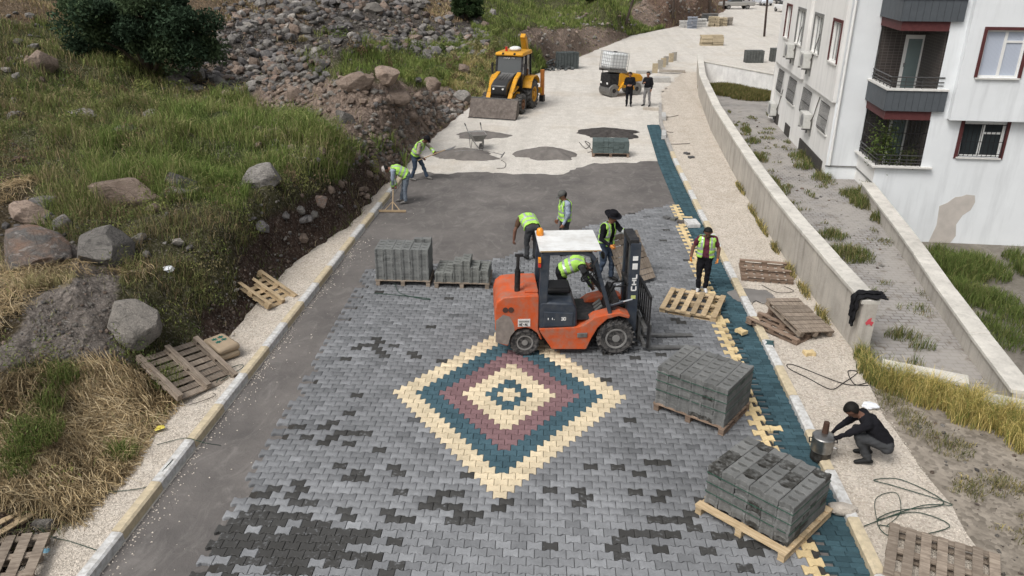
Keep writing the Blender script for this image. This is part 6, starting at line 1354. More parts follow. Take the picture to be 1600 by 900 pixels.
# spilled pavers beside the far stack
r = empty('spilled_pavers', 'heap of spilled dark pavers beside the stack behind the backhoe loader', 'paver heap', G(862, 108, -.06))
for i in range(110):
    a = random.uniform(0, 6.28); q = math.sqrt(random.random()); o = link(bpy.data.objects.new('paver', PB), r); o.location = (1.7 * q * math.cos(a), 1.6 * q * math.sin(a) + .6, max(0, .55 * (1 - q)) * random.random() + .02); o.rotation_euler = (random.uniform(-.7, .7), random.uniform(-.7, .7), random.uniform(0, 6.28)); s = random.uniform(.7, 1.2); o.color = (.085 * s, .09 * s, .09 * s, 1)

# ------------------------------------------------------------------ heaps of dark sand on the gravel
def heap(label, px, py, rx, ry, h, seed, m, z=-.06, rz=0):
    c = G(px, py, z); n, k = 40, 14; V = [(0, 0, h)]; F = []
    for j in range(1, k + 1):
        for i in range(n):
            a = 2 * math.pi * i / n; e = 1 + .5 * (float(fbm(math.cos(a) * 2 + seed, math.sin(a) * 2, 3, seed)) - .5) * 2; q = j / k; cs, sn = math.cos(a), math.sin(a); x, y = rx * e * q * math.copysign(abs(cs) ** .75, cs), ry * e * q * math.copysign(abs(sn) ** .7, sn)
            zz = h * (1 - q ** 1.3) ** .9 * (.75 + .5 * float(fbm(x * 2.3 + seed, y * 2.3, 3, seed + 3))); V.append((x, y, zz if j < k else -.02))
    for i in range(n): F.append((0, 1 + i, 1 + (i + 1) % n))
    for j in range(k - 1): F += [(1 + j * n + i, 1 + (j + 1) * n + i, 1 + (j + 1) * n + (i + 1) % n, 1 + j * n + (i + 1) % n) for i in range(n)]
    b = MB(); b.add(V, F); o = b.build('sand_heap', m, smooth=60); o.location = c; o.rotation_euler = (0, 0, rz); tag(o, label, 'sand heap', 'heaps of dark bedding sand'); return o
M_HEAP = pm('dark_sand', (.15, .138, .128), .95, 0, .25, 3, .6, 30, (.21, .19, .175), .4); M_HEAPD = pm('black_soil', (.05, .045, .042), .95, 0, .3, 4, .9, 14, (.11, .10, .095), .5)
heap('sand heap beside the shovelling man', 727, 244, 1.25, .72, .30, 3, M_HEAP); heap('sand heap behind the wheelbarrow', 752, 213, 1.25, .5, .24, 9, M_HEAP); heap('sand heap in the middle of the gravel road', 858, 242, 1.28, .72, .32, 14, M_HEAP); heap('dark lumpy soil heap behind the teal brick stack', 955, 209, 1.35, .95, .22, 21, M_HEAPD)
heap('flat grey cement spill on the right verge', 1178, 463, .45, .42, .04, 30, pm('grey_cement', (.19, .18, .17), .9, 0, .2, 3), .02)
o = heap('thin fan of sand at the edge of the sand bed', 800, 277, 1.2, .6, .05, 25, M_SAND)

# ------------------------------------------------------------------ wheelbarrow, shovel, rake, rods
def wheelbarrow():
    c = G(747, 233, -.06); r = empty('wheelbarrow', 'grey steel wheelbarrow standing in front of a sand heap', 'wheelbarrow', c, R(-72))
    b = MB(); T0 = [(-.42, -.34), (.46, -.30), (.46, .30), (-.42, .34)]; B0 = [(-.22, -.18), (.22, -.16), (.22, .16), (-.22, .18)]
    b.add([(x, y, .66) for x, y in T0] + [(x, y, .36) for x, y in B0], [(0, 1, 5, 4), (1, 2, 6, 5), (2, 3, 7, 6), (3, 0, 4, 7), (4, 5, 6, 7)]); t = b.build('tray', pm('galvanised_tray', (.33, .33, .32), .5, .4, .2, 6, .1, 40, (.16, .15, .14), .5), r); md = t.modifiers.new('s', 'SOLIDIFY'); md.thickness = .012
    b = MB(); b.add([(x * .93, y * .93, .63) for x, y in T0], [(0, 1, 2, 3)]); b.build('load', M_HEAP, r)
    for s in (-1, 1):
        b = MB(); b.tube([(.62, s * .10, .20), (.2, s * .20, .35), (-.4, s * .27, .50), (-1.0, s * .32, .78)], .018, 7); b.build('handle', M_STEEL, r, smooth=50)
        b = MB(); b.tube([(-.98, s * .32, .77), (-1.12, s * .33, .84)], .024, 7); b.build('grip', M_SEAT, r)
        b = MB(); b.tube([(-.05, s * .22, .40), (-.22, s * .25, .0), (-.40, s * .25, .02), (-.45, s * .27, .50)], .015, 6); b.build('leg', M_STEEL, r, smooth=50)
    wheel(r, (.64, 0, .19), .19, .09, M_STEEL, M_RUBBER, 1, 12, .008, .55, hub=False)
wheelbarrow()
def stick(name, label, cat, a, b_, rad, m, head=None):
    a, b_ = Vector(a), Vector(b_); r = empty(name, label, cat, a); v = b_ - a
    b = MB(); b.tube([(0, 0, 0), v * .5, v], rad, 7); b.build('handle', m, r, smooth=50)
    if head: head(r, v)
    return r
M_ASH = pm('ash_handle', (.40, .30, .19), .7, 0, .15, 14)
q = G(690, 240, -.06); b = MB()
r = empty('long_rod', 'thin steel rod lying across the sand heap behind the shovelling man', 'rod', G(735, 238, .2)); b.tube([(-.6, -.1, .05), (.4, .1, .10), (1.25, .1, -.1)], .014, 6); b.build('shaft', M_STEEL, r); b = MB(); b.bar((1.2, -.12, -.15), (1.3, .3, -.05), .03, .04); b.build('blade', M_STEEL, r)
# strapping, hoses and wires left on the ground
def cord(label, pts, rad, m, z=.03, cat='strap', name='plastic_strap'):
    P = [G(x, y, z) if len(t_) == 0 else G(x, y, t_[0]) for (x, y, *t_) in pts]; out = []
    for i in range(len(P) - 1):
        p0, p1, p2, p3 = P[max(0, i - 1)], P[i], P[i + 1], P[min(len(P) - 1, i + 2)]
        for k in range(6):
            t = k / 6; out.append(.5 * ((2 * p1) + (p2 - p0) * t + (2 * p0 - 5 * p1 + 4 * p2 - p3) * t * t + (3 * p1 - p0 - 3 * p2 + p3) * t ** 3))
    out.append(P[-1]); o_ = out[0]; b = MB(); b.tube([p - o_ for p in out], rad, 5); o = b.build(name, m, smooth=60); o.location = o_; tag(o, label, cat); return o
M_GS = pm('dark_green_strap', (.03, .06, .045), .5, 0, .2, 6); M_BK = pm('black_cable', (.02, .02, .02), .6)
cord('big tangled green strap loops on the gravel, lower right', [(1350, 822), (1440, 790), (1487, 788), (1400, 760), (1365, 750), (1410, 750), (1475, 786), (1400, 798), (1372, 812), (1430, 800), (1484, 823), (1400, 840), (1376, 820), (1460, 845), (1520, 874)], .007, M_GS, .05)
cord('thin wire loop beyond the green straps', [(1372, 822), (1368, 780), (1400, 770), (1407, 800), (1385, 822)], .005, M_GS, .04)
cord('long open cable loop on the gravel near the wall end', [(1355, 598), (1320, 600), (1240, 570), (1232, 575), (1265, 592), (1298, 608), (1318, 598), (1340, 582), (1325, 580), (1335, 600), (1357, 602)], .008, M_BK, .035, 'cable', 'cable')
cord('strap curling out in front of the brown upturned pallet', [(1190, 445), (1215, 457), (1240, 455), (1225, 447)], .006, M_BK, .04); cord('strap running past the cement spill', [(1172, 480), (1180, 470), (1195, 475), (1215, 470), (1235, 472), (1250, 480)], .006, M_BK, .04)
cord('green strap trailing over the left kerb near the bottom', [(245, 695, .05), (280, 686, .05), (296, 685, .12), (320, 692, .12), (345, 696, -.04)], .006, M_GS); cord('thin strap across the left verge below it', [(165, 768, .04), (200, 766, .04), (235, 758, .05), (255, 735, .1), (270, 718, .11)], .006, M_GS); cord('dark strap on the left verge at the bottom', [(48, 815, .1), (80, 838, .05), (110, 846, .05), (152, 860, .05)], .006, M_GS)
cord('green strap looping out from under the leaning grey pallet', [(338, 598, .06), (350, 580, .08), (375, 570, .06), (378, 575, .06), (345, 595, .06)], .008, M_GS); cord('black bent rod on the verge below the leaning pallet', [(295, 633, .05), (320, 625, .05), (336, 618, .05), (333, 614, .08)], .006, M_BK, name='bent_rod', cat='rod')
cord('green strap lying in front of the neat paver stack', [(617, 443, .05), (625, 458, .01), (660, 467, .01), (672, 467, .01), (640, 463, .01), (585, 458, .01)], .008, M_GS, .01)
cord('thin wire curl on the gravel beside the sand heap', [(783, 250), (790, 255), (788, 262), (776, 263)], .008, M_BK, -.04); cord('dark wire tangle left of the teal brick stack', [(905, 222), (915, 232), (922, 225), (914, 221), (925, 235), (918, 238)], .012, M_BK, -.04)
for (a, c, lab) in (((1042, 225), (1078, 224), 'thin rebar stub lying on the gravel verge, middle one'), ((1042, 183), (1060, 180), 'rebar stub on the verge by the far kerbstone'), ((1040, 205), (1052, 207), 'rebar stub on the verge, nearest the grey kerbstone')): cord(lab, [a, ((a[0] + c[0]) / 2, (a[1] + c[1]) / 2 + .5), c], .012, M_BK, .05, 'rod', 'rebar_stub')

# ------------------------------------------------------------------ small things
p_ = T(346, 566); zb = .05
cb_ = empty('cement_bags', 'two brown cement bags stacked beside the leaning grey pallet', 'cement bags', (p_.x - .02, p_.y + .16, max(.05, float(hgt(p_.x, p_.y)) - .02)), R(-42))
M_BAG = pm('kraft_paper_bag', (.36, .285, .20), .8, 0, .12, 5, .25, 14)
for k in range(2):
    b = MB(); b.bb(-.34, .34, -.22, .22, .14 * k, .14 * k + .135); o = b.build('bag', M_BAG, cb_, bevel=.05, smooth=45, rot=(0, 0, .06 * k))
b = MB()
for (x, y) in ((-.16, .06), (-.02, .07), (-.14, -.07), (.02, -.06)):
    for a in range(6): b.bar((x, y, .282), (x + .055 * math.cos(a * 1.047), y + .055 * math.sin(a * 1.047), .282), .022, .004)
b.build('printed_mark', pm('teal_print', (.02, .16, .13), .7), cb_)
def samovar():
    c = G(1281, 716, .02); r = empty('tea_boiler', 'sooty steel tea boiler with chimney in front of the crouching man', 'tea boiler', c, 0)
    b = MB(); b.lathe([(.14, 0), (.155, .01), (.15, .16), (.165, .17)], 24); b.build('fire_box', pm('sooty_steel', (.06, .055, .05), .5, .7, .4, 6, .1, 30, (.2, .19, .18), .5), r, smooth=35)
    b = MB(); b.lathe([(.165, .172), (.17, .18), (.165, .20), (.17, .40), (.175, .41), (.165, .425), (.10, .45), (.05, .455)], 24); b.build('kettle_body', pm('brushed_steel', (.36, .355, .34), .3, .9, .25, 5, .05, 30, (.15, .14, .13), .5), r, smooth=35)
    b = MB(); b.cyl((.02, .04, .44), (.02, .04, .64), .05, .045, 14); b.build('chimney', pm('rusty_pipe', (.10, .06, .045), .7, .4, .3, 7), r, smooth=40)
    for s in (-1, 1):
        b = MB(); b.tube([(s * .165, 0, .38), (s * .21, .02, .37), (s * .21, -.02, .31), (s * .168, 0, .30)], .012, 6); b.build('handle', M_BLACKM, r, smooth=50)
    b = MB(); b.tube([(.165, -.02, .22), (.22, -.03, .22), (.23, -.03, .18)], .014, 6); b.build('tap', M_CHROME, r)
samovar()
c = G(1310, 800, .02); o = bpy.data.objects.new('wrapped_stone', rock_mesh(71, 3, 3, .2, pm('cloth_wrapped_stone', (.50, .45, .39), .9, 0, .3, 9, .5, 25), True)); link(o); o.location = (c.x + .05, c.y, .09); o.scale = (.20, .12, .09); tag(o, 'stone partly wrapped in white cloth on the right kerb by the nearest stack', 'stone')
def crumple(name, label, cat, loc, sc, m, seed):
    me = rock_mesh(seed, 3, 2, .55, m, False); o = link(bpy.data.objects.new(name, me)); o.location = loc; o.scale = sc; tag(o, label, cat); return o
M_PLASTIC = pm('white_plastic_bag', (.70, .72, .76), .35, 0, .1, 6)
p_ = T(265, 425); crumple('plastic_bag', 'small white plastic bag caught in the weeds above the bank', 'litter', (p_.x, p_.y, p_.z + .06), (.10, .08, .07), M_PLASTIC, 81)
c = G(1362, 640, .02); crumple('plastic_bag', 'white plastic bag on the gravel behind the crouching man', 'litter', (c.x, c.y + .05, .06), (.14, .09, .05), M_PLASTIC, 82)
p_ = T(251, 679); crumple('wrapper', 'bright yellow and white wrapper at the edge of the straw', 'litter', (p_.x, p_.y, .08), (.09, .06, .03), pm('yellow_wrapper', (.6, .5, .08), .4), 83)
p_ = T(72, 866); crumple('wrapper', 'small light blue wrapper near the lower left stones', 'litter', (p_.x, p_.y, p_.z + .05), (.06, .05, .03), pm('blue_wrapper', (.25, .5, .65), .4), 84)
# jacket over the wall end
def jacket():
    r = empty('jacket', 'black jacket hanging over the near end of the long wall', 'jacket', (5.62, 14.0, 1.15)); m = pm('black_cloth', (.016, .016, .018), .95, 0, .3, 12, .5, 25, spec=.08)
    def sheet_(name, path, w0, w1, y0, seed):
        ns, nt_ = 34, 16; V = []; P = [Vector(p) for p in path]; L = [0]
        for a, c in zip(P, P[1:]): L.append(L[-1] + (c - a).length)
        for i_ in range(ns):
            s_ = L[-1] * i_ / (ns - 1); k_ = min(len(P) - 2, max(q for q in range(len(L)) if L[q] <= s_ + 1e-9)); f_ = (s_ - L[k_]) / (L[k_ + 1] - L[k_]); p = P[k_].lerp(P[k_ + 1], min(1, f_)); d = (P[k_ + 1] - P[k_]).normalized(); nn = Vector((-d.z, 0, d.x)); w_ = w0 + (w1 - w0) * i_ / (ns - 1) + .05 * math.sin(i_ * .9 + seed)
            for t_ in range(nt_): v_ = t_ / (nt_ - 1) - .5; q = p + Vector((0, y0 + v_ * w_, 0)) + nn * (.05 * (float(fbm(i_ * .23 + seed, t_ * .35, 3, seed)) - .15) + .012 * math.sin(t_ * 1.7 + i_ * .2)); V.append(q)
        F = [(i_ * nt_ + t_, i_ * nt_ + t_ + 1, (i_ + 1) * nt_ + t_ + 1, (i_ + 1) * nt_ + t_) for i_ in range(ns - 1) for t_ in range(nt_ - 1)]
        b = MB(); b.add(V, F); o = b.build(name, m, r, smooth=70); sd_ = o.modifiers.new('s', 'SOLIDIFY'); sd_.thickness = .03; sd_.offset = 0
    sheet_('body', [(-.02, 0, -.60), (-.01, 0, -.03), (.03, 0, .035), (.30, 0, .035), (.50, 0, .03)], .16, .34, .20, 3)
    sheet_('sleeve', [(-.05, 0, -.42), (-.05, 0, .0), (.04, 0, .07), (.40, 0, .07)], .10, .16, .24, 8)
jacket()
# plants on the ground-floor loggia
def potted(label, u, v, z, ht, wd, n, cols):
    loc = HB.matrix_basis @ Vector((u, v, z)); r = empty('potted_plant', label, 'plant', loc, 0, 'plants on the barred loggia')
    b = MB(); b.lathe([(.09, 0), (.12, .2), (.13, .22), (.11, .22)], 14); b.build('pot', pm('grey_pot', (.25, .25, .26), .7), r, smooth=40)
    b = MB(); b.tube([(0, 0, .2), (.02, 0, ht * .5), (0, .02, ht * .85)], .02, 5)
    for a in range(5): b.tube([(.01, 0, ht * .45), (wd * .6 * math.cos(a * 1.26), wd * .6 * math.sin(a * 1.26), ht * (.6 + .08 * a))], .01, 4)
    b.build('stem', pm('bark', (.09, .07, .05)), r)
    P = rng.normal(0, 1, (n, 3)) * np.array([wd * .45, wd * .45, ht * .22]) + np.array([0, 0, ht * .66]); a = rng.normal(0, 1, (n, 3)); a /= np.linalg.norm(a, axis=1)[:, None]; q = rng.normal(0, 1, (n, 3)); q -= a * (q * a).sum(1)[:, None]; q /= np.linalg.norm(q, axis=1)[:, None]
    s = .05 * rng.uniform(.6, 1.4, (n, 1)); V = np.stack([P - a * s, P + q * s * .4, P + a * s, P - q * s * .4], 1).reshape(-1, 3); F = (np.array([(0, 1, 2, 3)])[None] + (np.arange(n) * 4)[:, None, None]).reshape(-1, 4)
    C = np.array(cols)[rng.integers(0, len(cols), n)] * rng.uniform(.7, 1.3, (n, 1)); np_obj('leaves', np_mesh('leaves', V, F, M_LEAF, np.repeat(C, 4, 0)), r)
potted('tall bushy green plant in the barred loggia corner', .22, .35, .62, 1.55, .42, 1100, [(.10, .14, .04), (.07, .11, .03), (.13, .16, .05)]); potted('small shrub plant by the right end of the barred loggia', 1.05, .35, .62, .8, .30, 500, [(.09, .09, .05), (.06, .08, .03)]); potted('low plant beside the tall one in the barred loggia', .55, .3, .62, .7, .25, 350, [(.07, .10, .03)])
# ------------------------------------------------------------------ people: one continuous skin grown round a posed skeleton
SKIN = pm('tanned_skin', (.26, .13, .085), .6, 0, .1, 9); SKIN2 = pm('dark_tanned_skin', (.15, .078, .055), .6, 0, .1, 9); EYE = pm('dark_eye', (.01, .008, .007), .3)
def cloth(name, c, r=.95): return pm('cloth_' + name, c, r, 0, .22, 7, .5, 22, spec=.08)
CL = {'black': cloth('black', (.014, .014, .017)), 'navy': cloth('navy', (.02, .024, .04)), 'jeans': cloth('jeans', (.055, .075, .11)), 'darkgrey': cloth('darkgrey', (.055, .057, .06)), 'grey': cloth('grey', (.20, .195, .195)), 'lightblue': cloth('lightblue', (.30, .35, .43)), 'beige': cloth('beige', (.34, .30, .26)), 'maroon': cloth('maroon', (.12, .035, .055)), 'white': cloth('white', (.58, .58, .57)), 'bluegrey': cloth('bluegrey', (.16, .19, .23)), 'brown': cloth('brown', (.10, .06, .04))}
SHOE = {'black': pm('black_shoe', (.02, .02, .02), .6), 'white': pm('white_shoe', (.6, .6, .6), .6), 'grey': pm('grey_shoe', (.20, .19, .18), .7)}
HAIR = pm('black_hair', (.010, .009, .008), .6, 0, .3, 30, .6, 90); GLOVE = pm('orange_work_glove', (.62, .24, .06), .8, 0, .2, 12); GLOVEW = pm('white_work_glove', (.6, .58, .54), .85)
def neon():
    t = NT('hi_vis_lime'); n = t.noise(t.pos(True), 14, 4); t.bump(t.noise(t.pos(True), 9, 4), .5, .02); return t.out(t.mix(n, (.30, .56, .085), (.42, .70, .14)), .75, 0, .2)
VEST = neon(); BAND = pm('reflective_band', (.40, .42, .42), .35, .3, .1, 10)
V3 = Vector
def base_pose():
    J = {'pel': V3((0, 0, .95)), 'chest': V3((0, .01, 1.30)), 'neck': V3((0, .0, 1.47)), 'head': V3((0, .03, 1.62))}
    for s, n in ((-1, 'L'), (1, 'R')):
        J['sh' + n] = V3((s * .185, 0, 1.41)); J['el' + n] = V3((s * .25, -.03, 1.13)); J['wr' + n] = V3((s * .255, .06, .89)); J['hip' + n] = V3((s * .09, 0, .92)); J['kn' + n] = V3((s * .10, .02, .50)); J['an' + n] = V3((s * .105, -.03, .085)); J['toe' + n] = V3((s * .12, .13, .035))
    return J
def person(label, loc, rz, pose, shirt, pants, shoe='black', sleeve=None, vest=False, vest_open=False, hat=None, gloves=None, skin=None, look=None, scale=1.0, hatcol=None, fist=True):
    root = empty('person', label, 'person', loc, rz); root.scale = (scale,) * 3; skin = skin or SKIN
    J = base_pose(); J.update({k: V3(v) for k, v in pose.items()})
    hd = J['head']; nk = J['neck']; up_h = (hd - nk).normalized(); fwd = V3(look) if look else V3((0, 1, 0)); fwd = (fwd - up_h * fwd.dot(up_h)).normalized(); side_h = fwd.cross(up_h)
    mats = [skin, CL[shirt], CL[pants], SHOE[shoe], gloves or skin, EYE, CL[shirt]]; bones = []
    def bone(a, b_, r0, r1, tag_): bones.append((V3(a), V3(b_), r0, r1, tag_))
    pel, ch = J['pel'], J['chest']; shL, shR = J['shL'], J['shR']; ax = (shR - shL).normalized(); hx = (J['hipR'] - J['hipL']).normalized()
    for o_ in (-.075, 0, .075):
        bone(pel + hx * o_ * .85 + (ch - pel) * .12, ch + ax * o_, .122, .134 if o_ == 0 else .124, 1); bone(ch + ax * o_, ch.lerp(nk, .62) + ax * o_ * .8, .124, .085, 1)
    bone(ch.lerp(nk, .55), shL + (ch - shL) * .1, .095, .082, 1); bone(ch.lerp(nk, .55), shR + (ch - shR) * .1, .095, .082, 1)
    bone(ch.lerp(nk, .8), hd, .058, .052, 0)
    for n in 'LR':
        h, k, a, t_ = J['hip' + n], J['kn' + n], J['an' + n], J['toe' + n]
        bone(pel, h, .118, .12, 2); bone(h, k, .112, .078, 2); bone(k, a + (k - a) * .12, .074, .060, 2); bone(a + V3((0, 0, -.015)), a.lerp(t_, .5), .045, .042, 3); bone(a.lerp(t_, .5), t_, .042, .034, 3); bone(a + V3((0, 0, -.02)), a + (a - t_) * .25 + V3((0, 0, -.03)), .042, .035, 3)
        s_, e, w_ = J['sh' + n], J['el' + n], J['wr' + n]
        sl_ = 6 if sleeve != 'short' else 0
        if sleeve == 'short': bone(s_, s_.lerp(e, .55), .074, .066, 6); bone(s_.lerp(e, .5), e, .049, .043, 0)
        else: bone(s_, e, .074, .058, 6)
        bone(e, e.lerp(w_, .92), .050, .036, sl_ if sleeve != 'short' else 0)
        f = (w_ - e).normalized(); hv = J.get('hd' + n); f = (V3(hv) - w_).normalized() if hv is not None else f
        inn = V3((-1 if n == 'R' else 1, 0, 0)); inn = (inn - f * inn.dot(f)); inn = inn.normalized() if inn.length > .1 else f.orthogonal().normalized(); cr = f.cross(inn)
        for o_ in (-.022, .022): bone(w_ + cr * o_ * .5, w_ + f * .085 + cr * o_, .026, .022, 4)
        J['_' + n] = (w_ + f * .085, f, inn, cr)
    # head: skull, jaw, nose, ears
    bone(hd + up_h * .035 - fwd * .015, hd + up_h * .035 + fwd * .012, .092, .088, 0); bone(hd - up_h * .03 + fwd * .03, hd - up_h * .075 + fwd * .055, .062, .042, 0); bone(hd + up_h * .01 + fwd * .095, hd - up_h * .022 + fwd * .112, .012, .016, 0)
    for s in (-1, 1): bone(hd + side_h * s * .088 + up_h * .02, hd + side_h * s * .088 - up_h * .02, .016, .013, 0)
    b = MB()
    for (p, q, r0, r1, _) in bones:
        d = (q - p); L = d.length
        z = d.normalized() if L > 1e-5 else V3((0, 0, 1)); prof = []
        for i in range(1, 5): a = math.pi / 2 * i / 4 - math.pi / 2; prof.append((r0 * math.cos(a), r0 * math.sin(a)))
        for i in range(0, 4): a = math.pi / 2 * i / 4; prof.append((r1 * math.cos(a), L + r1 * math.sin(a)))
        b.lathe(prof, 14, p, z)
    tmp = bpy.data.objects.new('tmp', b.mesh('tmp', SKIN)); COL.objects.link(tmp)
    rm = tmp.modifiers.new('r', 'REMESH'); rm.mode = 'VOXEL'; rm.voxel_size = .0135; sm = tmp.modifiers.new('s', 'SMOOTH'); sm.iterations = 4; sm.factor = .5
    dg = bpy.context.evaluated_depsgraph_get(); me = bpy.data.meshes.new_from_object(tmp.evaluated_get(dg)); bpy.data.objects.remove(tmp)
    n = len(me.vertices); V = np.empty(n * 3, np.float32); me.vertices.foreach_get('co', V); V = V.reshape(-1, 3); N = np.empty(n * 3, np.float32); me.vertices.foreach_get('normal', N); N = N.reshape(-1, 3)
    Fq = np.array([p.vertices[:] if len(p.vertices) == 4 else (*p.vertices[:], p.vertices[-1]) for p in me.polygons]); bpy.data.meshes.remove(me)
    # soft cloth folds, then the nearest bone decides what covers each face
    def near(Pt):
        best = np.full(len(Pt), 1e9); tg = np.zeros(len(Pt), int)
        for (p, q, r0, r1, t_) in bones:
            p_, d = np.array(p), np.array(q - p); L2 = max(1e-9, d @ d); u = np.clip((Pt - p_) @ d / L2, 0, 1); ds = np.linalg.norm(Pt - p_ - u[:, None] * d, axis=1) - (r0 + (r1 - r0) * u); m = ds < best; best = np.where(m, ds, best); tg = np.where(m, t_, tg)
        return tg
    vt = near(V); fold = (fbm(V[:, 0] * 9 + V[:, 1] * 5 + 40, V[:, 2] * 11 + 40, 3, 5) - .5) * .045; fold[(vt == 0) | (vt == 4) | (vt == 3)] = 0; V = V + N * fold[:, None]
    Cf = V[Fq].mean(1); tg = near(Cf)
    vv = [tuple(x) for x in V]; ff = [tuple(x) if len(set(x)) == 4 else tuple(dict.fromkeys(x)) for x in Fq.tolist()]; mi = tg.tolist()
    x = MB(); x.v = vv; x.f = ff; x.m = mi
    for s in (-1, 1): x.ell(hd + fwd * .088 + side_h * s * .033 + up_h * .015, (.012, .012, .008), 8, 6, None, 5)
    x.ell(hd + fwd * .098 - up_h * .052, (.022, .008, .006), 8, 6, None, 5)
    for nn in 'LR':
        pt, f, inn, cr = J['_' + nn]; curl = 1.0 if fist else .5
        for i, (o_, L) in enumerate(((-.031, .068), (-.0105, .080), (.0105, .076), (.031, .060))):
            p0 = pt + cr * o_ - f * .012; p1 = p0 + (f * (1 - .25 * curl) + inn * .45 * curl) * L * .55; p2 = p1 + (f * (.75 - .55 * curl) + inn * (.4 + .5 * curl)) * L * .5; x.tube([p0, p0.lerp(p1, .6), p1, p2], [.0100, .0098, .0092, .0078], 6, 4)
        sg = 1 if nn == 'R' else -1; p0 = pt - f * .065 + cr * .03; x.tube([p0, p0 + (f * .5 + cr * .6 + inn * .3) * .05, p0 + (f * .85 + cr * .5 + inn * .5) * .075], [.0125, .0115, .009], 6, 4)
    o = bpy.data.objects.new('body', None); me = bpy.data.meshes.new('body'); me.from_pydata(x.v, [], x.f)
    for m in mats: me.materials.append(m)
    me.polygons.foreach_set('material_index', x.m); me.polygons.foreach_set('use_smooth', [True] * len(x.f)); me.update()
    link(bpy.data.objects.new('body', me), root)
    def shell(name, mask, off, ms, midx=None, th=.008):
        fs = Fq[mask]; ids, inv = np.unique(fs.ravel(), return_inverse=True); VV = V[ids] + N[ids] * off; FF = inv.reshape(fs.shape)
        m_ = np_mesh(name, VV, FF, ms, smooth=True, mi=midx); ob = np_obj(name, m_, root); sd_ = ob.modifiers.new('s', 'SOLIDIFY'); sd_.thickness = th; sd_.offset = 1; return ob
    bod = np.array(ch - pel); t_ax = ((Cf - np.array(pel)) @ np.array(nk - pel)) / float((nk - pel).length_squared); lat = (Cf - np.array(ch)) @ np.array(ax)
    fr_ = np.array((ch - pel).normalized().cross(V3(ax)) * -1); fwdness = (Cf - np.array(ch)) - np.outer((Cf - np.array(ch)) @ np.array((nk - pel).normalized()), np.array((nk - pel).normalized())); frv = fwdness @ np.array(V3(ax).cross((nk - pel).normalized()) * -1)
    if vest:
        armd = np.abs(lat); dp = np.linalg.norm(Cf - np.array(pel), axis=1); mk = ((tg == 1) | ((tg == 6) & (armd < .16)) | ((tg == 2) & (dp < .2) & (t_ax > .0))) & (t_ax > -.02) & (t_ax < 1.0) & (armd < .205)
        # leave bare arms out
        for n_ in 'LR':
            e = np.array(J['el' + n_]); s_ = np.array(J['sh' + n_]); d = e - s_; u = ((Cf - s_) @ d) / (d @ d); rr = np.linalg.norm(Cf - s_ - np.clip(u, 0, 1)[:, None] * d, axis=1); mk &= ~((u > .12) & (rr < .10))
        if vest_open: mk &= ~((frv > .02) & (np.abs(lat) < .055 + .03 * (1 - t_ax)))
        else: mk &= ~((frv > .02) & (np.abs(lat) < .06 * np.clip((t_ax - .62) * 3.2, 0, 1)))
        band = ((np.abs(t_ax - .20) < .05) | (np.abs(t_ax - .46) < .05) | ((np.abs(np.abs(lat) - .11) < .022) & (t_ax > .46)))
        shell('vest', mk, .016, [VEST, BAND], band[mk].astype(int), .012)
    uh = (Cf - np.array(hd)) @ np.array(up_h); fh = (Cf - np.array(hd)) @ np.array(fwd); rad = np.linalg.norm(Cf - np.array(hd), axis=1)
    hm = (tg == 0) & (rad < .16) & ((uh > .062 + .45 * np.maximum(fh, 0)) | ((fh < -.012) & (uh > -.05 - .3 * fh)))
    shell('hair', hm, .010, [HAIR], None, .012)
    Mh = Matrix((side_h, fwd, up_h)).transposed().to_4x4(); Mh.translation = hd
    if hat:
        c_ = hatcol or cloth('cap', (.10, .10, .095)); h_ = MB()
        if hat == 'cap':
            h_.lathe([(.112, .045), (.114, .075), (.10, .115), (.06, .143), (.004, .15)], 18, (0, -.005, 0)); h_.add([(-.085, .07, .052), (-.05, .155, .040), (0, .185, .036), (.05, .155, .040), (.085, .07, .052), (-.085, .07, .060), (-.05, .155, .048), (0, .185, .044), (.05, .155, .048), (.085, .07, .060)], [(0, 1, 2, 3, 4), (9, 8, 7, 6, 5), (0, 5, 6, 1), (1, 6, 7, 2), (2, 7, 8, 3), (3, 8, 9, 4)])
        else: h_.lathe([(.105, .06), (.17, .055), (.205, .075), (.208, .082), (.17, .066), (.112, .072), (.108, .13), (.095, .17), (.06, .18), (.004, .168)], 24, (0, 0, 0))
        o = h_.build('hat' if hat != 'cap' else 'cap', c_, root, smooth=50); o.matrix_basis = Mh
    return root
def at(px, py, z=0.0): q = G(px, py, z); return (q.x, q.y, z)
def face(deg): return R(deg - 90)          # heading of the +y front: 0 = +X (right), 90 = away, 180 = left, 270 = to the camera
# two men in black on the gravel road
PH = pm('black_phone', (.01, .01, .012), .2)
person('man in black jacket and trousers looking down at his hands beside the roller', at(982, 166, -.06), face(262), {'elL': (-.26, .02, 1.14), 'elR': (.26, .02, 1.14), 'wrL': (-.10, .24, 1.10), 'wrR': (.10, .25, 1.09), 'hdL': (0, .28, 1.10), 'hdR': (.0, .29, 1.10), 'head': (0, .06, 1.61)}, 'black', 'black', look=(0, 1, -.6), scale=1.0)
person('man in black jacket and grey trousers holding a phone', at(1010, 166, -.06), face(235), {'elR': (.25, .06, 1.15), 'wrR': (.10, .27, 1.20), 'hdR': (.03, .30, 1.25), 'hipL': (-.09, 0, .92), 'anL': (-.16, -.05, .085), 'toeL': (-.19, .11, .035), 'anR': (.15, .0, .085), 'toeR': (.19, .16, .035), 'knL': (-.13, .01, .5), 'knR': (.13, .03, .5)}, 'black', 'grey', look=(0, 1, -.4), scale=1.0)
q = G(1006, 143, 1.2)
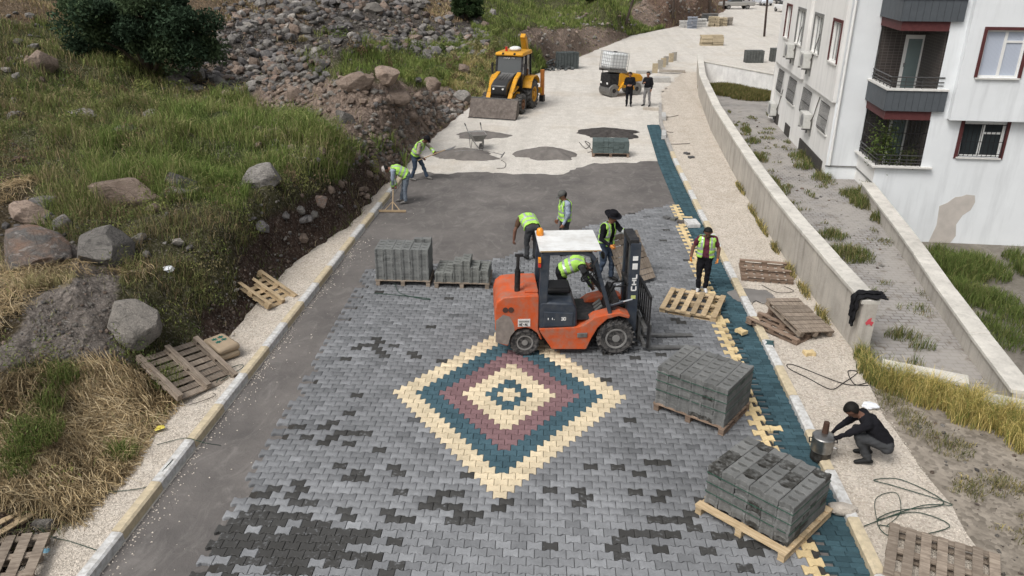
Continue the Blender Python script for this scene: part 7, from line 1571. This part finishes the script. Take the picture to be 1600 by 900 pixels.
# man with gloves behind the pale pallet
person('man in open lime vest over maroon shirt with orange gloves, looking down', at(1096, 455, 0), face(264), {'head': (0, .09, 1.59), 'neck': (0, .02, 1.46), 'elL': (-.31, -.02, 1.16), 'elR': (.31, -.02, 1.16), 'wrL': (-.30, .08, .92), 'wrR': (.34, .06, .92), 'anL': (-.08, -.02, .085), 'anR': (.09, .02, .085), 'toeL': (-.11, .13, .035), 'toeR': (.13, .16, .035)}, 'maroon', 'black', 'white', sleeve='short', vest=True, vest_open=True, gloves=GLOVE, skin=SKIN2, look=(0, 1, -1.0), scale=.93)
# hat man holding a pallet upright
person('man in wide brimmed black hat and lime vest holding up a pallet', at(944, 438, 0), face(322), {'pel': (0, -.03, .95), 'chest': (0, .05, 1.29), 'neck': (0, .08, 1.46), 'head': (.0, .13, 1.60), 'elL': (-.15, .28, 1.30), 'wrL': (-.12, .52, 1.28), 'elR': (.27, .05, 1.12), 'wrR': (.22, .28, 1.00), 'shL': (-.18, .07, 1.41), 'shR': (.19, .05, 1.40), 'anL': (-.13, .10, .085), 'toeL': (-.16, .26, .035), 'knL': (-.12, .10, .50), 'anR': (.11, -.14, .085), 'toeR': (.14, .02, .035)}, 'black', 'jeans', 'black', vest=True, vest_open=True, hat='hat', hatcol=CL['black'], gloves=GLOVE, look=(0, 1, -.15), scale=1.02)
pallet('pallet', 'grey pallet held on edge by the man in the black hat', (1.42, 17.55, .50), (R(0), R(52), R(-52)), M_WGREY, 1.25, .95, 9, .2)
# man in a grey cap standing behind the forklift
person('man in grey cap and lime vest standing behind the forklift roof, facing left', at(881, 397, 0), face(200), {'head': (0, .07, 1.60), 'elL': (-.24, .0, 1.13), 'wrL': (-.22, .12, .90), 'elR': (.24, .0, 1.13), 'wrR': (.22, .12, .9)}, 'lightblue', 'darkgrey', vest=True, hat='cap', look=(0, 1, -.35), scale=1.0)
# man bent double left of the forklift
person('bent man in lime vest and grey trousers left of the forklift, reaching to the ground', at(829, 405, 0), face(112), {'pel': (0, -.12, .90), 'hipL': (-.09, -.12, .88), 'hipR': (.09, -.12, .88), 'knL': (-.12, -.03, .48), 'knR': (.12, -.03, .48), 'chest': (0, .25, 1.03), 'neck': (0, .42, .98), 'head': (0, .55, .90), 'shL': (-.19, .36, .98), 'shR': (.19, .36, .98), 'elL': (-.33, .30, .72), 'wrL': (-.36, .30, .46), 'elR': (.30, .40, .70), 'wrR': (.26, .48, .44)}, 'brown', 'darkgrey', 'black', sleeve='short', vest=True, look=(0, .3, -1), skin=SKIN2)
# man bending beside the forklift seat, far side
_fo = bpy.data.objects['forklift']; _p = Matrix.Rotation(R(7.5), 4, 'Z') @ Vector((1.05, 2.15, 0)) + _fo.location
person('bent man in lime vest and black trousers seen through the forklift cab', (_p.x, _p.y, 0), face(2), {'pel': (0, -.12, .93), 'hipL': (-.09, -.12, .90), 'hipR': (.09, -.12, .90), 'knL': (-.12, -.05, .49), 'knR': (.12, -.05, .49), 'chest': (0, .20, 1.12), 'neck': (0, .39, 1.10), 'head': (0, .52, 1.03), 'shL': (-.19, .33, 1.09), 'shR': (.19, .33, 1.09), 'elL': (-.22, .42, .82), 'wrL': (-.16, .55, .62), 'elR': (.22, .42, .82), 'wrR': (.16, .55, .62)}, 'darkgrey', 'black', vest=True, look=(0, .6, -1), skin=SKIN2)
# shovelling man
_s = at(655, 281, -.05)
person('man in lime vest and jeans shovelling sand by the earth heap', _s, face(-14), {'pel': (0, -.10, .91), 'hipL': (-.09, -.10, .89), 'hipR': (.09, -.10, .89), 'knL': (-.14, .10, .49), 'anL': (-.16, .24, .085), 'toeL': (-.18, .40, .035), 'knR': (.12, -.08, .48), 'anR': (.16, -.22, .085), 'toeR': (.18, -.06, .035), 'chest': (0, .10, 1.21), 'neck': (0, .22, 1.36), 'head': (0, .34, 1.46), 'shL': (-.19, .16, 1.31), 'shR': (.19, .17, 1.30), 'elL': (-.26, .36, 1.14), 'wrL': (-.10, .60, 1.00), 'elR': (.28, .14, 1.02), 'wrR': (.18, .28, .84)}, 'beige', 'jeans', 'grey', vest=True, hat='cap', hatcol=CL['black'], look=(0, 1, -.7), skin=SKIN2)
def shovel_head(r, v):
    d = v.normalized(); b = MB(); n = Vector((0, 0, 1)).cross(d).normalized(); u = d.cross(n)
    P = [(-.02, 0), (-.10, .08), (-.14, .2), (-.10, .34), (0, .40), (.10, .34), (.14, .2), (.10, .08), (.02, 0)]
    b.add([v + n * x + d * y - u * (.3 * abs(x)) for x, y in P] + [v + n * x + d * y - u * (.3 * abs(x) + .01) for x, y in P], [tuple(range(9)), tuple(range(17, 8, -1))] + [(i, (i + 1) % 9, 9 + (i + 1) % 9, 9 + i) for i in range(9)]); b.build('blade', M_STEEL, r)
M_ = Matrix.Translation(_s) @ Matrix.Rotation(face(-14), 4, 'Z'); stick('shovel', 'long handled shovel held by the man near the earth heap', 'shovel', M_ @ Vector((.24, .10, .76)), M_ @ Vector((-.12, .98, 1.12)), .017, M_ASH, shovel_head)
# raking man
_s = at(629, 317, -.05)
person('bent man in pale cap, light blue clothes and lime vest raking by the left kerb', _s, face(192), {'pel': (0, -.18, .93), 'hipL': (-.09, -.18, .90), 'hipR': (.09, -.18, .90), 'knL': (-.10, -.10, .49), 'knR': (.10, -.06, .49), 'anL': (-.12, -.10, .085), 'toeL': (-.13, .06, .035), 'anR': (.12, .03, .085), 'toeR': (.14, .19, .035), 'chest': (0, .12, 1.10), 'neck': (0, .30, 1.13), 'head': (0, .44, 1.12), 'shL': (-.19, .24, 1.10), 'shR': (.19, .24, 1.10), 'elL': (-.22, .26, .82), 'wrL': (-.10, .28, .58), 'elR': (.24, .24, .80), 'wrR': (.08, .20, .55)}, 'lightblue', 'bluegrey', 'grey', vest=True, hat='cap', hatcol=cloth('palecap', (.50, .46, .43)), look=(0, .6, -1))
_h = Matrix.Translation(_s) @ Matrix.Rotation(face(192), 4, 'Z') @ Vector((-.02, .26, .52)); _e = G(613, 332, -.05); _e.z = -.03
r = empty('wooden_rake', 'pale wooden levelling rake with braced head pushed by the bent man', 'rake', _e); v = Vector(_h) - _e
b = MB(); b.tube([v * .0 + Vector((0, 0, .03)), v * .5, v * 1.06], .018, 7); b.build('handle', M_ASH, r, smooth=50)
b = MB(); b.bar((-.42, .0, .02), (.42, .04, .02), .05, .06); b.build('rake_head', M_ASH, r)
for s in (-1, 1): b = MB(); b.tube([v * .42, (s * .24, .01, .04)], .014, 6); b.build('brace', M_ASH, r)
# crouching man with the boiler
person('man in black jumper crouching on the gravel and tending the tea boiler', (4.66, 10.42, .02), face(172), {'pel': (0, -.30, .36), 'hipL': (-.10, -.28, .36), 'hipR': (.10, -.28, .36), 'knL': (-.16, .16, .50), 'knR': (.16, .12, .44), 'anL': (-.13, -.06, .085), 'anR': (.14, -.10, .085), 'toeL': (-.14, .12, .035), 'toeR': (.16, .08, .035), 'chest': (0, -.02, .66), 'neck': (0, .14, .79), 'head': (0, .27, .86), 'shL': (-.19, .07, .74), 'shR': (.19, .07, .74), 'elL': (-.22, .32, .58), 'wrL': (-.14, .50, .40), 'elR': (.24, .28, .50), 'wrR': (.10, .50, .32)}, 'black', 'darkgrey', 'black', look=(0, 1, -.8), skin=SKIN2, scale=1.0)
